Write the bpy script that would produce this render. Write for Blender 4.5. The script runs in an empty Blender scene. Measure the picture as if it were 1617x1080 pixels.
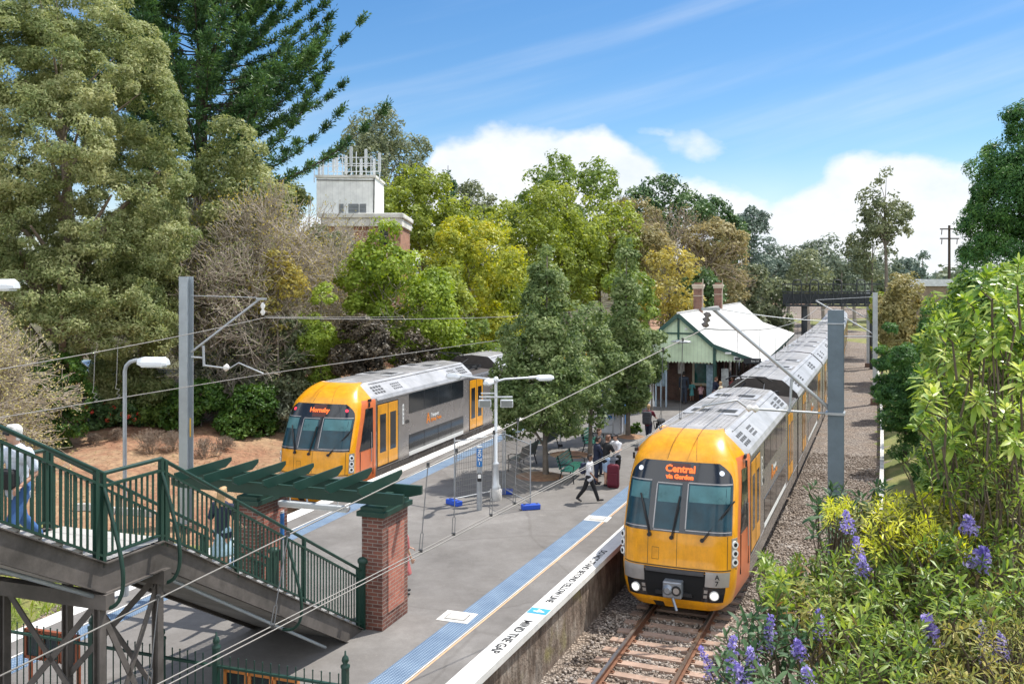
import bpy, bmesh, math, random
import numpy as np
from mathutils import Vector, Matrix
R = math.radians
random.seed(7)
RNG = np.random.default_rng(11)
SC = bpy.context.scene
COL = SC.collection
# ---------------------------------------------------------------- frame of reference
F, CX, HY, CZ = 1450.0, 808.5, 450.0, 8.2     # survey of the photograph: focal length, centre, horizon, eye height
PLAT = 1.1                                     # platform height over rail top
def P(px, py, Y): return Vector(((px-CX)*Y/F, Y, CZ-(py-HY)*Y/F))
def G(px, py, z=PLAT):
    Y = F*(CZ-z)/(py-HY)
    return Vector(((px-CX)*Y/F, Y, z))
# right hand track: gentle arc; s = 0 at the nose of the near train
TH0, KAP = R(22.5), R(2.65)/127.0
T0 = (3.97, 22.5)
def track(s, off=0.0, z=0.0):
    th = TH0-KAP*s
    n = 24; x, y = T0
    ds = s/n
    for i in range(n):
        t = TH0-KAP*(i+.5)*ds
        x += math.sin(t)*ds; y += math.cos(t)*ds
    return Vector((x-math.cos(th)*off, y+math.sin(th)*off, z))      # off > 0: towards the platform
def thead(s): return TH0-KAP*s
# left hand platform edge: straight
LU = Vector((.326, .945, 0)).normalized(); LN = Vector((-LU.y, LU.x, 0))
L0 = Vector((-4.89, 34.2, 0))
def left(t, off=0.0, z=0.0): return L0+LU*t+LN*off+Vector((0, 0, z))   # off > 0: away from the platform
# ---------------------------------------------------------------- object helpers
MW = {}
def tag(o, label=None, cat=None, group=None, kind=None):
    if label: o['label'] = label
    if cat: o['category'] = cat
    if group: o['group'] = group
    if kind: o['kind'] = kind
    return o
def empty(name, loc=(0, 0, 0), rz=0, label=None, cat=None, group=None, parent=None):
    o = bpy.data.objects.new(name, None); COL.objects.link(o)
    o.location = loc; o.rotation_euler = (0, 0, rz); o.empty_display_size = .2
    if parent: o.parent = parent
    M = Matrix.Translation(Vector(loc)) @ Matrix.Rotation(rz, 4, 'Z')
    MW[o.name] = (MW[parent.name] @ M) if parent else M
    return tag(o, label, cat, group)
def copy_tree(o, parent=None):
    c = o.copy(); COL.objects.link(c)
    if parent: c.parent = parent
    for ch in list(o.children): copy_tree(ch, c)
    return c
class MB:
    """collects shapes, then links them as ONE mesh object"""
    def __init__(s): s.v = []; s.f = []; s.m = []; s.smooth = []
    def add(s, vs, fs, mi=0, sm=False):
        b = len(s.v); s.v += [tuple(p) for p in vs]
        for f in fs: s.f.append(tuple(i+b for i in f)); s.m.append(mi); s.smooth.append(sm)
        return s
    def box(s, c, size, rz=0, mi=0, axes=None, bev=0):
        c = Vector(c); hx, hy, hz = [d/2 for d in size]
        if axes is None:
            ca, sa = math.cos(rz), math.sin(rz)
            axes = (Vector((ca, sa, 0)), Vector((-sa, ca, 0)), Vector((0, 0, 1)))
        X, Y, Z = axes
        if bev <= 0:
            vs = [c+X*(hx*i)+Y*(hy*j)+Z*(hz*k) for k in (-1, 1) for j in (-1, 1) for i in (-1, 1)]
            fs = [(0, 2, 3, 1), (4, 5, 7, 6), (0, 1, 5, 4), (2, 6, 7, 3), (0, 4, 6, 2), (1, 3, 7, 5)]
            return s.add(vs, fs, mi)
        bm = bmesh.new(); bmesh.ops.create_cube(bm, size=2)
        for v in bm.verts: v.co = Vector((v.co.x*hx, v.co.y*hy, v.co.z*hz))
        bmesh.ops.bevel(bm, geom=list(bm.edges), offset=bev, segments=2, affect='EDGES', profile=.5)
        vs = [c+X*v.co.x+Y*v.co.y+Z*v.co.z for v in bm.verts]
        bm.verts.index_update()
        fs = [[v.index for v in f.verts] for f in bm.faces]; bm.free()
        return s.add(vs, fs, mi)
    def beam(s, a, b, w, h, mi=0, up=(0, 0, 1)):
        a, b = Vector(a), Vector(b); d = b-a; L = d.length
        if L < 1e-6: return s
        d.normalize(); up = Vector(up)
        if abs(d.dot(up)) > .98: up = Vector((1, 0, 0)) if abs(d.x) < .9 else Vector((0, 1, 0))
        X = d.cross(up).normalized(); Z = X.cross(d).normalized()
        return s.box((a+b)/2, (w, L, h), mi=mi, axes=(X, d, Z))
    def tube(s, pts, r, n=8, mi=0, caps=True, sm=True):
        pts = [Vector(p) for p in pts]; k = len(pts)
        rr = r if isinstance(r, (list, tuple)) else [r]*k
        ring = []; ref = None
        for i, p in enumerate(pts):
            d = (pts[min(i+1, k-1)]-pts[max(i-1, 0)])
            if d.length < 1e-9: d = Vector((0, 0, 1))
            d.normalize()
            if ref is None:
                ref = Vector((0, 0, 1)) if abs(d.z) < .95 else Vector((1, 0, 0))
            X = ref-d*ref.dot(d)
            if X.length < 1e-4: X = d.orthogonal()
            X.normalize(); Y = d.cross(X); ref = X
            ring.append([p+(X*math.cos(2*math.pi*j/n)+Y*math.sin(2*math.pi*j/n))*rr[i] for j in range(n)])
        vs = [q for rg in ring for q in rg]; fs = []
        for i in range(k-1):
            for j in range(n):
                fs.append((i*n+j, i*n+(j+1) % n, (i+1)*n+(j+1) % n, (i+1)*n+j))
        s.add(vs, fs, mi, sm)
        if caps:
            s.add(ring[0], [tuple(reversed(range(n)))], mi); s.add(ring[-1], [tuple(range(n))], mi)
        return s
    def cyl(s, c, r, h, n=16, mi=0, r2=None, sm=True):
        c = Vector(c); return s.tube([c, c+Vector((0, 0, h))], [r, r if r2 is None else r2], n, mi, True, sm)
    def lathe(s, c, prof, n=16, mi=0, sm=True):
        c = Vector(c); vs = []; fs = []
        for (r, z) in prof:
            for j in range(n):
                a = 2*math.pi*j/n; vs.append(c+Vector((r*math.cos(a), r*math.sin(a), z)))
        for i in range(len(prof)-1):
            for j in range(n): fs.append((i*n+j, i*n+(j+1) % n, (i+1)*n+(j+1) % n, (i+1)*n+j))
        return s.add(vs, fs, mi, sm)
    def ell(s, c, r, n=10, m=7, mi=0, axes=None):
        c = Vector(c); A = axes or (Vector((1, 0, 0)), Vector((0, 1, 0)), Vector((0, 0, 1))); vs = []; fs = []
        for i in range(m+1):
            t = math.pi*i/m
            for j in range(n):
                a = 2*math.pi*j/n
                vs.append(c+A[0]*(r[0]*math.sin(t)*math.cos(a))+A[1]*(r[1]*math.sin(t)*math.sin(a))+A[2]*(r[2]*math.cos(t)))
        for i in range(m):
            for j in range(n): fs.append((i*n+j, (i+1)*n+j, (i+1)*n+(j+1) % n, i*n+(j+1) % n))
        return s.add(vs, fs, mi, True)
    def prism(s, poly, o, X, Y, D, mi=0):
        """polygon (2D) on plane o,X,Y extruded along vector D"""
        o, X, Y, D = Vector(o), Vector(X), Vector(Y), Vector(D); n = len(poly)
        a = [o+X*p[0]+Y*p[1] for p in poly]; b = [p+D for p in a]
        fs = [tuple(range(n)), tuple(range(2*n-1, n-1, -1))]+[(i, i+n, (i+1) % n+n, (i+1) % n) for i in range(n)]
        return s.add(a+b, fs, mi)
    def build(s, name, mats, parent=None, world=True):
        me = bpy.data.meshes.new(name)
        vs = s.v
        if parent is not None and world:
            I = MW[parent.name].inverted(); vs = [tuple(I @ Vector(p)) for p in vs]
        me.from_pydata(vs, [], s.f)
        if not isinstance(mats, (list, tuple)): mats = [mats]
        for m in mats: me.materials.append(m)
        me.polygons.foreach_set('material_index', s.m); me.polygons.foreach_set('use_smooth', s.smooth)
        bm = bmesh.new(); bm.from_mesh(me); bmesh.ops.recalc_face_normals(bm, faces=bm.faces); bm.to_mesh(me); bm.free()
        o = bpy.data.objects.new(name, me); COL.objects.link(o)
        if parent is not None: o.parent = parent; MW[o.name] = MW[parent.name].copy()
        else: MW[o.name] = Matrix.Identity(4)
        me.update(); return o
def np_mesh(name, V, Q, mats, parent=None, mi=None, smooth=False):
    """numpy quads -> object; V are world coordinates"""
    V = np.asarray(V, dtype=np.float32).reshape(-1, 3)
    if parent is not None:
        I = np.array(MW[parent.name].inverted(), dtype=np.float32); V = V @ I[:3, :3].T+I[:3, 3]
    Q = np.asarray(Q, dtype=np.int32); k = Q.shape[1]
    me = bpy.data.meshes.new(name)
    me.vertices.add(len(V)); me.vertices.foreach_set('co', V.ravel())
    me.loops.add(Q.size); me.loops.foreach_set('vertex_index', Q.ravel())
    me.polygons.add(len(Q)); me.polygons.foreach_set('loop_start', np.arange(0, Q.size, k, dtype=np.int32))
    try: me.polygons.foreach_set('loop_total', np.full(len(Q), k, dtype=np.int32))
    except Exception: pass
    for m in (mats if isinstance(mats, (list, tuple)) else [mats]): me.materials.append(m)
    if mi is not None: me.polygons.foreach_set('material_index', np.asarray(mi, dtype=np.int32))
    if smooth: me.polygons.foreach_set('use_smooth', np.ones(len(Q), dtype=bool))
    me.update(calc_edges=True)
    o = bpy.data.objects.new(name, me); COL.objects.link(o)
    if parent is not None: o.parent = parent
    return o
# ---------------------------------------------------------------- materials
def nodes(name):
    m = bpy.data.materials.new(name); m.use_nodes = True
    nt = m.node_tree; b = nt.nodes['Principled BSDF']
    return m, nt, b
def N(nt, t, **kw):
    n = nt.nodes.new(t)
    for k, v in kw.items():
        if k.startswith('i_'): n.inputs[k[2:].replace('_', ' ')].default_value = v
        else: setattr(n, k, v)
    return n
def ramp(nt, fac, stops, interp='LINEAR'):
    r = nt.nodes.new('ShaderNodeValToRGB'); r.color_ramp.interpolation = interp
    e = r.color_ramp.elements
    while len(e) < len(stops): e.new(.5)
    for i, (p, c) in enumerate(stops):
        e[i].position = p; e[i].color = (*c, 1) if len(c) == 3 else c
    nt.links.new(fac, r.inputs['Fac']); return r
def mul(c, k): return tuple(min(1, max(0, x*k)) for x in c)
def mat(name, col, rough=.6, metal=0, var=.18, vs=3.0, bump=0, bs=40, spec=None, coat=0, stain=0, detail=5):
    m, nt, b = nodes(name); L = nt.links.new
    tc = N(nt, 'ShaderNodeTexCoord')
    n1 = N(nt, 'ShaderNodeTexNoise', i_Scale=vs, i_Detail=detail, i_Roughness=.62); L(tc.outputs['Object'], n1.inputs['Vector'])
    r = ramp(nt, n1.outputs['Fac'], [(.28, mul(col, 1-var)), (.5, col), (.72, mul(col, 1+var))])
    out = r.outputs['Color']
    if stain:
        n2 = N(nt, 'ShaderNodeTexNoise', i_Scale=vs*.35, i_Detail=8, i_Roughness=.75); L(tc.outputs['Object'], n2.inputs['Vector'])
        r2 = ramp(nt, n2.outputs['Fac'], [(.45, (1, 1, 1)), (.62, (1-stain, 1-stain, 1-stain*1.05))])
        mx = N(nt, 'ShaderNodeMix', data_type='RGBA', blend_type='MULTIPLY'); mx.inputs['Factor'].default_value = 1
        L(out, mx.inputs[6]); L(r2.outputs['Color'], mx.inputs[7]); out = mx.outputs[2]
    L(out, b.inputs['Base Color'])
    rr = N(nt, 'ShaderNodeMapRange'); rr.inputs['To Min'].default_value = max(.02, rough-.1); rr.inputs['To Max'].default_value = min(1, rough+.1)
    L(n1.outputs['Fac'], rr.inputs['Value']); L(rr.outputs['Result'], b.inputs['Roughness'])
    b.inputs['Metallic'].default_value = metal
    if spec is not None: b.inputs['Specular IOR Level'].default_value = spec
    if coat: b.inputs['Coat Weight'].default_value = coat; b.inputs['Coat Roughness'].default_value = .08
    if bump:
        n3 = N(nt, 'ShaderNodeTexNoise', i_Scale=bs, i_Detail=4); L(tc.outputs['Object'], n3.inputs['Vector'])
        bp = N(nt, 'ShaderNodeBump', i_Strength=bump, i_Distance=.01); L(n3.outputs['Fac'], bp.inputs['Height']); L(bp.outputs['Normal'], b.inputs['Normal'])
    return m
def leafmat(name, cols, trans=.35, rough=.45, ns=.5, spec=.35, boost=2.0):
    """leaf colours vary from leaf to leaf and from spray to spray"""
    m, nt, b = nodes(name); L = nt.links.new
    g = N(nt, 'ShaderNodeNewGeometry'); tc = N(nt, 'ShaderNodeTexCoord')
    n1 = N(nt, 'ShaderNodeTexNoise', i_Scale=ns, i_Detail=3); L(tc.outputs['Object'], n1.inputs['Vector'])
    mx = N(nt, 'ShaderNodeMath', operation='MULTIPLY_ADD'); mx.inputs[1].default_value = .55
    sc = N(nt, 'ShaderNodeMath', operation='MULTIPLY_ADD'); sc.inputs[1].default_value = 1.5; sc.inputs[2].default_value = -.52
    L(n1.outputs['Fac'], sc.inputs[0]); L(g.outputs['Random Per Island'], mx.inputs[0]); L(sc.outputs[0], mx.inputs[2])
    if trans > 0 and boost: cols = [mul(c, boost) for c in cols]
    k = len(cols); r = ramp(nt, mx.outputs[0], [(.08+.84*i/max(1, k-1), c) for i, c in enumerate(cols)])
    L(r.outputs['Color'], b.inputs['Base Color']); b.inputs['Roughness'].default_value = rough
    b.inputs['Specular IOR Level'].default_value = spec
    t = N(nt, 'ShaderNodeBsdfTranslucent')
    hs = N(nt, 'ShaderNodeHueSaturation'); hs.inputs['Hue'].default_value = .485; hs.inputs['Saturation'].default_value = 1.15; hs.inputs['Value'].default_value = 1.25
    L(r.outputs['Color'], hs.inputs['Color']); L(hs.outputs['Color'], t.inputs['Color'])
    ms = N(nt, 'ShaderNodeMixShader'); ms.inputs['Fac'].default_value = trans
    L(b.outputs['BSDF'], ms.inputs[1]); L(t.outputs['BSDF'], ms.inputs[2])
    L(ms.outputs['Shader'], nt.nodes['Material Output'].inputs['Surface'])
    return m
def emat(name, col, st):
    m, nt, b = nodes(name); b.inputs['Base Color'].default_value = (*mul(col, .3), 1)
    b.inputs['Emission Color'].default_value = (*col, 1); b.inputs['Emission Strength'].default_value = st; return m
def text_mesh(s, size, o, X, Y, parent, name, m, depth=.002, align='CENTER', bold=0, world=True):
    cu = bpy.data.curves.new(name, 'FONT'); cu.body = s; cu.size = size; cu.align_x = align; cu.align_y = 'CENTER'; cu.extrude = depth; cu.offset = bold
    cu.resolution_u = 2
    t = bpy.data.objects.new(name, cu); COL.objects.link(t)
    bpy.context.view_layer.update()
    me = bpy.data.meshes.new_from_object(t.evaluated_get(bpy.context.evaluated_depsgraph_get()))
    bpy.data.objects.remove(t)
    X, Y, o = Vector(X).normalized(), Vector(Y).normalized(), Vector(o); Z = X.cross(Y)
    M = Matrix(((X.x, Y.x, Z.x, o.x), (X.y, Y.y, Z.y, o.y), (X.z, Y.z, Z.z, o.z), (0, 0, 0, 1)))
    if parent is not None and world: M = MW[parent.name].inverted() @ M
    me.transform(M); me.materials.clear(); me.materials.append(m)
    ob = bpy.data.objects.new(name, me); COL.objects.link(ob)
    if parent is not None: ob.parent = parent; MW[ob.name] = MW[parent.name]
    return ob
# ================================================================ camera, sun, sky
cam = bpy.data.cameras.new('camera'); co = bpy.data.objects.new('camera', cam); COL.objects.link(co)
co.location = (0, 0, CZ); co.rotation_euler = (R(90), 0, 0)
cam.sensor_width = 36; cam.lens = 36*F/1617; cam.shift_y = -(540-HY)/1617; cam.shift_x = 0
cam.clip_start = .1; cam.clip_end = 4000; SC.camera = co
SUN = Vector((.46, .33, 1.0)).normalized()
sun = bpy.data.lights.new('sun', 'SUN'); so = bpy.data.objects.new('sun', sun); COL.objects.link(so)
sun.energy = 4.3; sun.angle = R(.6); sun.color = (1, .955, .88)
so.rotation_euler = (-SUN).to_track_quat('-Z', 'Y').to_euler(); so.location = (20, 10, 60)
W = bpy.data.worlds.new('World'); SC.world = W; W.use_nodes = True
nt = W.node_tree; L = nt.links.new; bg = nt.nodes['Background']
sky = N(nt, 'ShaderNodeTexSky', sky_type='NISHITA'); sky.sun_disc = False
sky.sun_elevation = math.asin(SUN.z); sky.sun_rotation = math.atan2(SUN.x, SUN.y)
sky.air_density = 1.0; sky.dust_density = .15; sky.ozone_density = 3.0; sky.altitude = 200
bg.inputs['Strength'].default_value = .15
L(sky.outputs['Color'], bg.inputs['Color'])
tc = N(nt, 'ShaderNodeTexCoord'); sx = N(nt, 'ShaderNodeSeparateXYZ'); L(tc.outputs['Generated'], sx.inputs[0])
def M_(op, a, b=None, c=None, clamp=False):
    n = N(nt, 'ShaderNodeMath', operation=op); n.use_clamp = clamp
    for i, v in enumerate((a, b, c)):
        if v is None: continue
        if isinstance(v, (int, float)): n.inputs[i].default_value = v
        else: L(v, n.inputs[i])
    return n.outputs[0]
az = M_('ARCTAN2', sx.outputs['X'], sx.outputs['Y'])             # bearing, 0 = straight down the line
el = M_('ARCSINE', sx.outputs['Z'])
def bearing(px): return math.atan((px-CX)/F)
def elev(px, py): return math.atan((HY-py)/F*math.cos(bearing(px)))
u01 = M_('MULTIPLY_ADD', az, 1/1.4, .5)                          # -0.7..0.7 rad -> 0..1
tops = [(560, 330), (655, 300), (690, 226), (760, 200), (840, 198), (950, 204), (1010, 238), (1060, 266), (1130, 288), (1220, 318), (1250, 308), (1290, 275), (1340, 244), (1410, 230), (1480, 248), (1550, 280), (1575, 340), (1640, 380)]
st = [(0.0, (.0,)*3)]+[((bearing(px)/1.4+.5), (elev(px, py)/.4,)*3) for px, py in tops]+[(1.0, (.02,)*3)]
cr = ramp(nt, u01, st)
top = M_('MULTIPLY', cr.outputs['Color'], .4)
cv = N(nt, 'ShaderNodeCombineXYZ'); L(M_('MULTIPLY', az, 1.0), cv.inputs[0]); L(M_('MULTIPLY', el, 1.5), cv.inputs[1])
nz = N(nt, 'ShaderNodeTexNoise', i_Scale=14, i_Detail=9, i_Roughness=.55); L(cv.outputs[0], nz.inputs['Vector'])
d = M_('SUBTRACT', M_('MULTIPLY_ADD', M_('SUBTRACT', nz.outputs['Fac'], .5), .055, top), el)
cum = N(nt, 'ShaderNodeMapRange', interpolation_type='SMOOTHSTEP'); cum.inputs['From Min'].default_value = -.006; cum.inputs['From Max'].default_value = .016
L(d, cum.inputs['Value'])
# high streaks of cirrus
cw = N(nt, 'ShaderNodeCombineXYZ')
L(M_('MULTIPLY_ADD', el, -1.9, az), cw.inputs[0]); L(M_('MULTIPLY_ADD', az, -1.6, M_('MULTIPLY', el, 7.0)), cw.inputs[1])
nz2 = N(nt, 'ShaderNodeTexNoise', i_Scale=2.3, i_Detail=6, i_Roughness=.5); L(cw.outputs[0], nz2.inputs['Vector'])
cir = N(nt, 'ShaderNodeMapRange', interpolation_type='SMOOTHSTEP'); cir.inputs['From Min'].default_value = .42; cir.inputs['From Max'].default_value = .78; cir.inputs['To Max'].default_value = .34
L(nz2.outputs['Fac'], cir.inputs['Value'])
# small wisp over the first bank
def blob(px, py, rx, ry, k, amp=.6):
    a = M_('DIVIDE', M_('SUBTRACT', az, bearing(px)), rx/F); b = M_('DIVIDE', M_('SUBTRACT', el, elev(px, py)), ry/F)
    b = M_('MULTIPLY_ADD', a, k, b)
    r = M_('ADD', M_('MULTIPLY', a, a), M_('MULTIPLY', b, b))
    r = M_('MULTIPLY_ADD', M_('SUBTRACT', nz.outputs['Fac'], .5), -3.5, r)
    return M_('MULTIPLY', M_('SUBTRACT', 1, r, clamp=True), amp)
wisp = M_('ADD', blob(1085, 226, 62, 30, .55, .75), blob(1045, 208, 40, 12, .1, .5))
lowhaze = N(nt, 'ShaderNodeMapRange', interpolation_type='SMOOTHSTEP'); lowhaze.inputs['From Min'].default_value = .16; lowhaze.inputs['From Max'].default_value = .0; lowhaze.inputs['To Max'].default_value = .55
L(el, lowhaze.inputs['Value'])
msk = M_('MAXIMUM', M_('MAXIMUM', cum.outputs[0], cir.outputs[0]), M_('MAXIMUM', wisp, lowhaze.outputs[0]))
# unseen broken bright cloud, added behind the camera and overhead as fill light
nzb = N(nt, 'ShaderNodeTexNoise', i_Scale=3.2, i_Detail=7, i_Roughness=.55); L(tc.outputs['Generated'], nzb.inputs['Vector'])
bk = N(nt, 'ShaderNodeMapRange', interpolation_type='SMOOTHSTEP'); bk.inputs['From Min'].default_value = .36; bk.inputs['From Max'].default_value = .52; bk.inputs['To Max'].default_value = .9; L(nzb.outputs['Fac'], bk.inputs['Value'])
bkm = N(nt, 'ShaderNodeMapRange', interpolation_type='SMOOTHSTEP'); bkm.inputs['From Min'].default_value = .25; bkm.inputs['From Max'].default_value = -.25; L(sx.outputs['Y'], bkm.inputs['Value'])
msk = M_('MAXIMUM', msk, M_('MULTIPLY', bk.outputs[0], bkm.outputs[0]))
msk = M_('MINIMUM', msk, .97)
nz3 = N(nt, 'ShaderNodeTexNoise', i_Scale=9, i_Detail=7, i_Roughness=.6); L(cv.outputs[0], nz3.inputs['Vector'])
cc = ramp(nt, nz3.outputs['Fac'], [(.3, (.76, .83, .92)), (.6, (.97, .98, 1))])
bg2 = N(nt, 'ShaderNodeBackground'); L(M_('MULTIPLY_ADD', bkm.outputs[0], .75, .80), bg2.inputs['Strength']); L(cc.outputs['Color'], bg2.inputs['Color'])
hsv = N(nt, 'ShaderNodeHueSaturation'); hsv.inputs['Saturation'].default_value = 1.25; hsv.inputs['Value'].default_value = .68
L(sky.outputs['Color'], hsv.inputs['Color']); L(hsv.outputs['Color'], bg.inputs['Color'])
mxs = N(nt, 'ShaderNodeMixShader'); L(msk, mxs.inputs['Fac']); L(bg.outputs[0], mxs.inputs[1]); L(bg2.outputs[0], mxs.inputs[2])
L(mxs.outputs[0], nt.nodes['World Output'].inputs['Surface'])
SC.view_settings.view_transform = 'Standard'; SC.view_settings.look = 'None'; SC.view_settings.gamma = 1; SC.view_settings.exposure = .5
SC.cycles.max_bounces = 6; SC.cycles.diffuse_bounces = 3; SC.cycles.transparent_max_bounces = 8; SC.cycles.sample_clamp_indirect = 6
# ================================================================ ground
def right_x(y):                                                    # centre of right track at a given y
    s = (y-T0[1])/math.cos(TH0); p = track(s); s += (y-p.y)/math.cos(thead(s)); return track(s).x
_ys = np.linspace(-40, 600, 200); _xs = np.array([right_x(float(y)) for y in _ys])
def sstep(a, b, x): t = np.clip((x-a)/(b-a), 0, 1); return t*t*(3-2*t)
def ground_h(x, y):
    x = np.asarray(x, float); y = np.asarray(y, float)
    dr = (x-np.interp(y, _ys, _xs))*.925
    dl = (x-L0.x)*LN.x+(y-L0.y)*LN.y
    h = np.full_like(x, -.22)
    h = h+sstep(3.3, 5.5, dl)*.5+sstep(5.5, 13, dl)*.95+sstep(13, 30, dl)*.8+sstep(60, 200, dl)*2
    h = h+sstep(4.5, 5.2, dr)*.38+sstep(8, 14, dr)*.3
    bank = sstep(4.6, 11, dr)*sstep(20, 7, y)*4.6
    h = h+bank
    far = sstep(160, 420, y); h = h+far*3.0
    w = .06*np.sin(x*1.7+y*.6)+.05*np.sin(x*.5-y*1.3)+.04*np.sin(3.1*x+2.3*y)
    return h+w*np.clip(sstep(3.6, 5, dl)+sstep(5, 6.5, dr), 0, 1)
def gz(x, y): return float(ground_h(np.array([x]), np.array([y]))[0])
gx = np.unique(np.concatenate([np.linspace(-900, -60, 22), np.arange(-60, 62, .8), np.linspace(62, 900, 22)]))
gy = np.unique(np.concatenate([np.linspace(-60, 0, 12), np.arange(0, 110, .8), np.linspace(110, 1800, 50)]))
GX, GY = np.meshgrid(gx, gy); GZ = ground_h(GX, GY)
nx, ny = len(gx), len(gy); I = np.arange(nx*ny).reshape(ny, nx)
Q = np.stack([I[:-1, :-1], I[:-1, 1:], I[1:, 1:], I[1:, :-1]], -1).reshape(-1, 4)
cxm = (GX[:-1, :-1]+GX[1:, 1:])/2; cym = (GY[:-1, :-1]+GY[1:, 1:])/2
drm = (cxm-np.interp(cym, _ys, _xs))*.925; dlm = (cxm-L0.x)*LN.x+(cym-L0.y)*LN.y
mi = np.full(cxm.shape, 1); mi[(drm < 4.6) & (dlm < 3.2)] = 0; mi[drm > 4.6] = 2; mi[(dlm > 21)] = 3
mi[(dlm > 3.2) & (cym < 30) & (dlm < 9)] = 2
def ballast_mat():
    m, nt, b = nodes('ballast_stone'); L = nt.links.new
    tc = N(nt, 'ShaderNodeTexCoord'); v = N(nt, 'ShaderNodeTexVoronoi', i_Scale=17); L(tc.outputs['Object'], v.inputs['Vector'])
    n = N(nt, 'ShaderNodeTexNoise', i_Scale=.8, i_Detail=4); L(tc.outputs['Object'], n.inputs['Vector'])
    hv = N(nt, 'ShaderNodeSeparateColor'); L(v.outputs['Color'], hv.inputs[0])
    r = ramp(nt, hv.outputs[0], [(0, (.14, .115, .095)), (.4, (.30, .25, .21)), (.75, (.42, .36, .31)), (1, (.56, .50, .44))])
    d = ramp(nt, v.outputs['Distance'], [(.25, (1, 1, 1)), (.75, (.25, .23, .21))])
    mx = N(nt, 'ShaderNodeMix', data_type='RGBA', blend_type='MULTIPLY'); mx.inputs['Factor'].default_value = 1
    L(r.outputs['Color'], mx.inputs[6]); L(d.outputs['Color'], mx.inputs[7])
    r2 = ramp(nt, n.outputs['Fac'], [(.35, (1.0, .92, .84)), (.65, (1, 1, 1))])
    m2 = N(nt, 'ShaderNodeMix', data_type='RGBA', blend_type='MULTIPLY'); m2.inputs['Factor'].default_value = 1
    L(mx.outputs[2], m2.inputs[6]); L(r2.outputs['Color'], m2.inputs[7]); L(m2.outputs[2], b.inputs['Base Color'])
    b.inputs['Roughness'].default_value = .9
    bp = N(nt, 'ShaderNodeBump', i_Strength=1, i_Distance=.05); bp.invert = True; L(v.outputs['Distance'], bp.inputs['Height']); L(bp.outputs['Normal'], b.inputs['Normal'])
    return m
def two_tone(name, a, b_, sc=.4, rough=.95, fine=8, bump=.6, lo=.42, hi=.6):
    m, nt, b = nodes(name); L = nt.links.new; tc = N(nt, 'ShaderNodeTexCoord')
    n = N(nt, 'ShaderNodeTexNoise', i_Scale=sc, i_Detail=6, i_Roughness=.65); L(tc.outputs['Object'], n.inputs['Vector'])
    f = N(nt, 'ShaderNodeTexNoise', i_Scale=fine, i_Detail=6, i_Roughness=.7); L(tc.outputs['Object'], f.inputs['Vector'])
    r = ramp(nt, n.outputs['Fac'], [(lo, a), (hi, b_)]); k = ramp(nt, f.outputs['Fac'], [(.3, (.55, .55, .55)), (.7, (1.3, 1.3, 1.3))])
    mx = N(nt, 'ShaderNodeMix', data_type='RGBA', blend_type='MULTIPLY'); mx.inputs['Factor'].default_value = 1
    L(r.outputs['Color'], mx.inputs[6]); L(k.outputs['Color'], mx.inputs[7]); L(mx.outputs[2], b.inputs['Base Color'])
    b.inputs['Roughness'].default_value = rough
    bp = N(nt, 'ShaderNodeBump', i_Strength=bump, i_Distance=.06); L(f.outputs['Fac'], bp.inputs['Height']); L(bp.outputs['Normal'], b.inputs['Normal'])
    return m
BALLAST = ballast_mat()
SOIL = two_tone('red_brown_soil', (.27, .135, .078), (.34, .225, .13), .45, fine=5)
LAWN = two_tone('mown_lawn', (.15, .175, .045), (.27, .24, .085), .5, fine=25)
LITTER = two_tone('leaf_litter', (.07, .05, .03), (.10, .10, .035), .3)
g = np_mesh('ground', np.stack([GX, GY, GZ], -1).reshape(-1, 3), Q, [BALLAST, SOIL, LAWN, LITTER], mi=mi.ravel(), smooth=True); tag(g, kind='structure')
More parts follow.
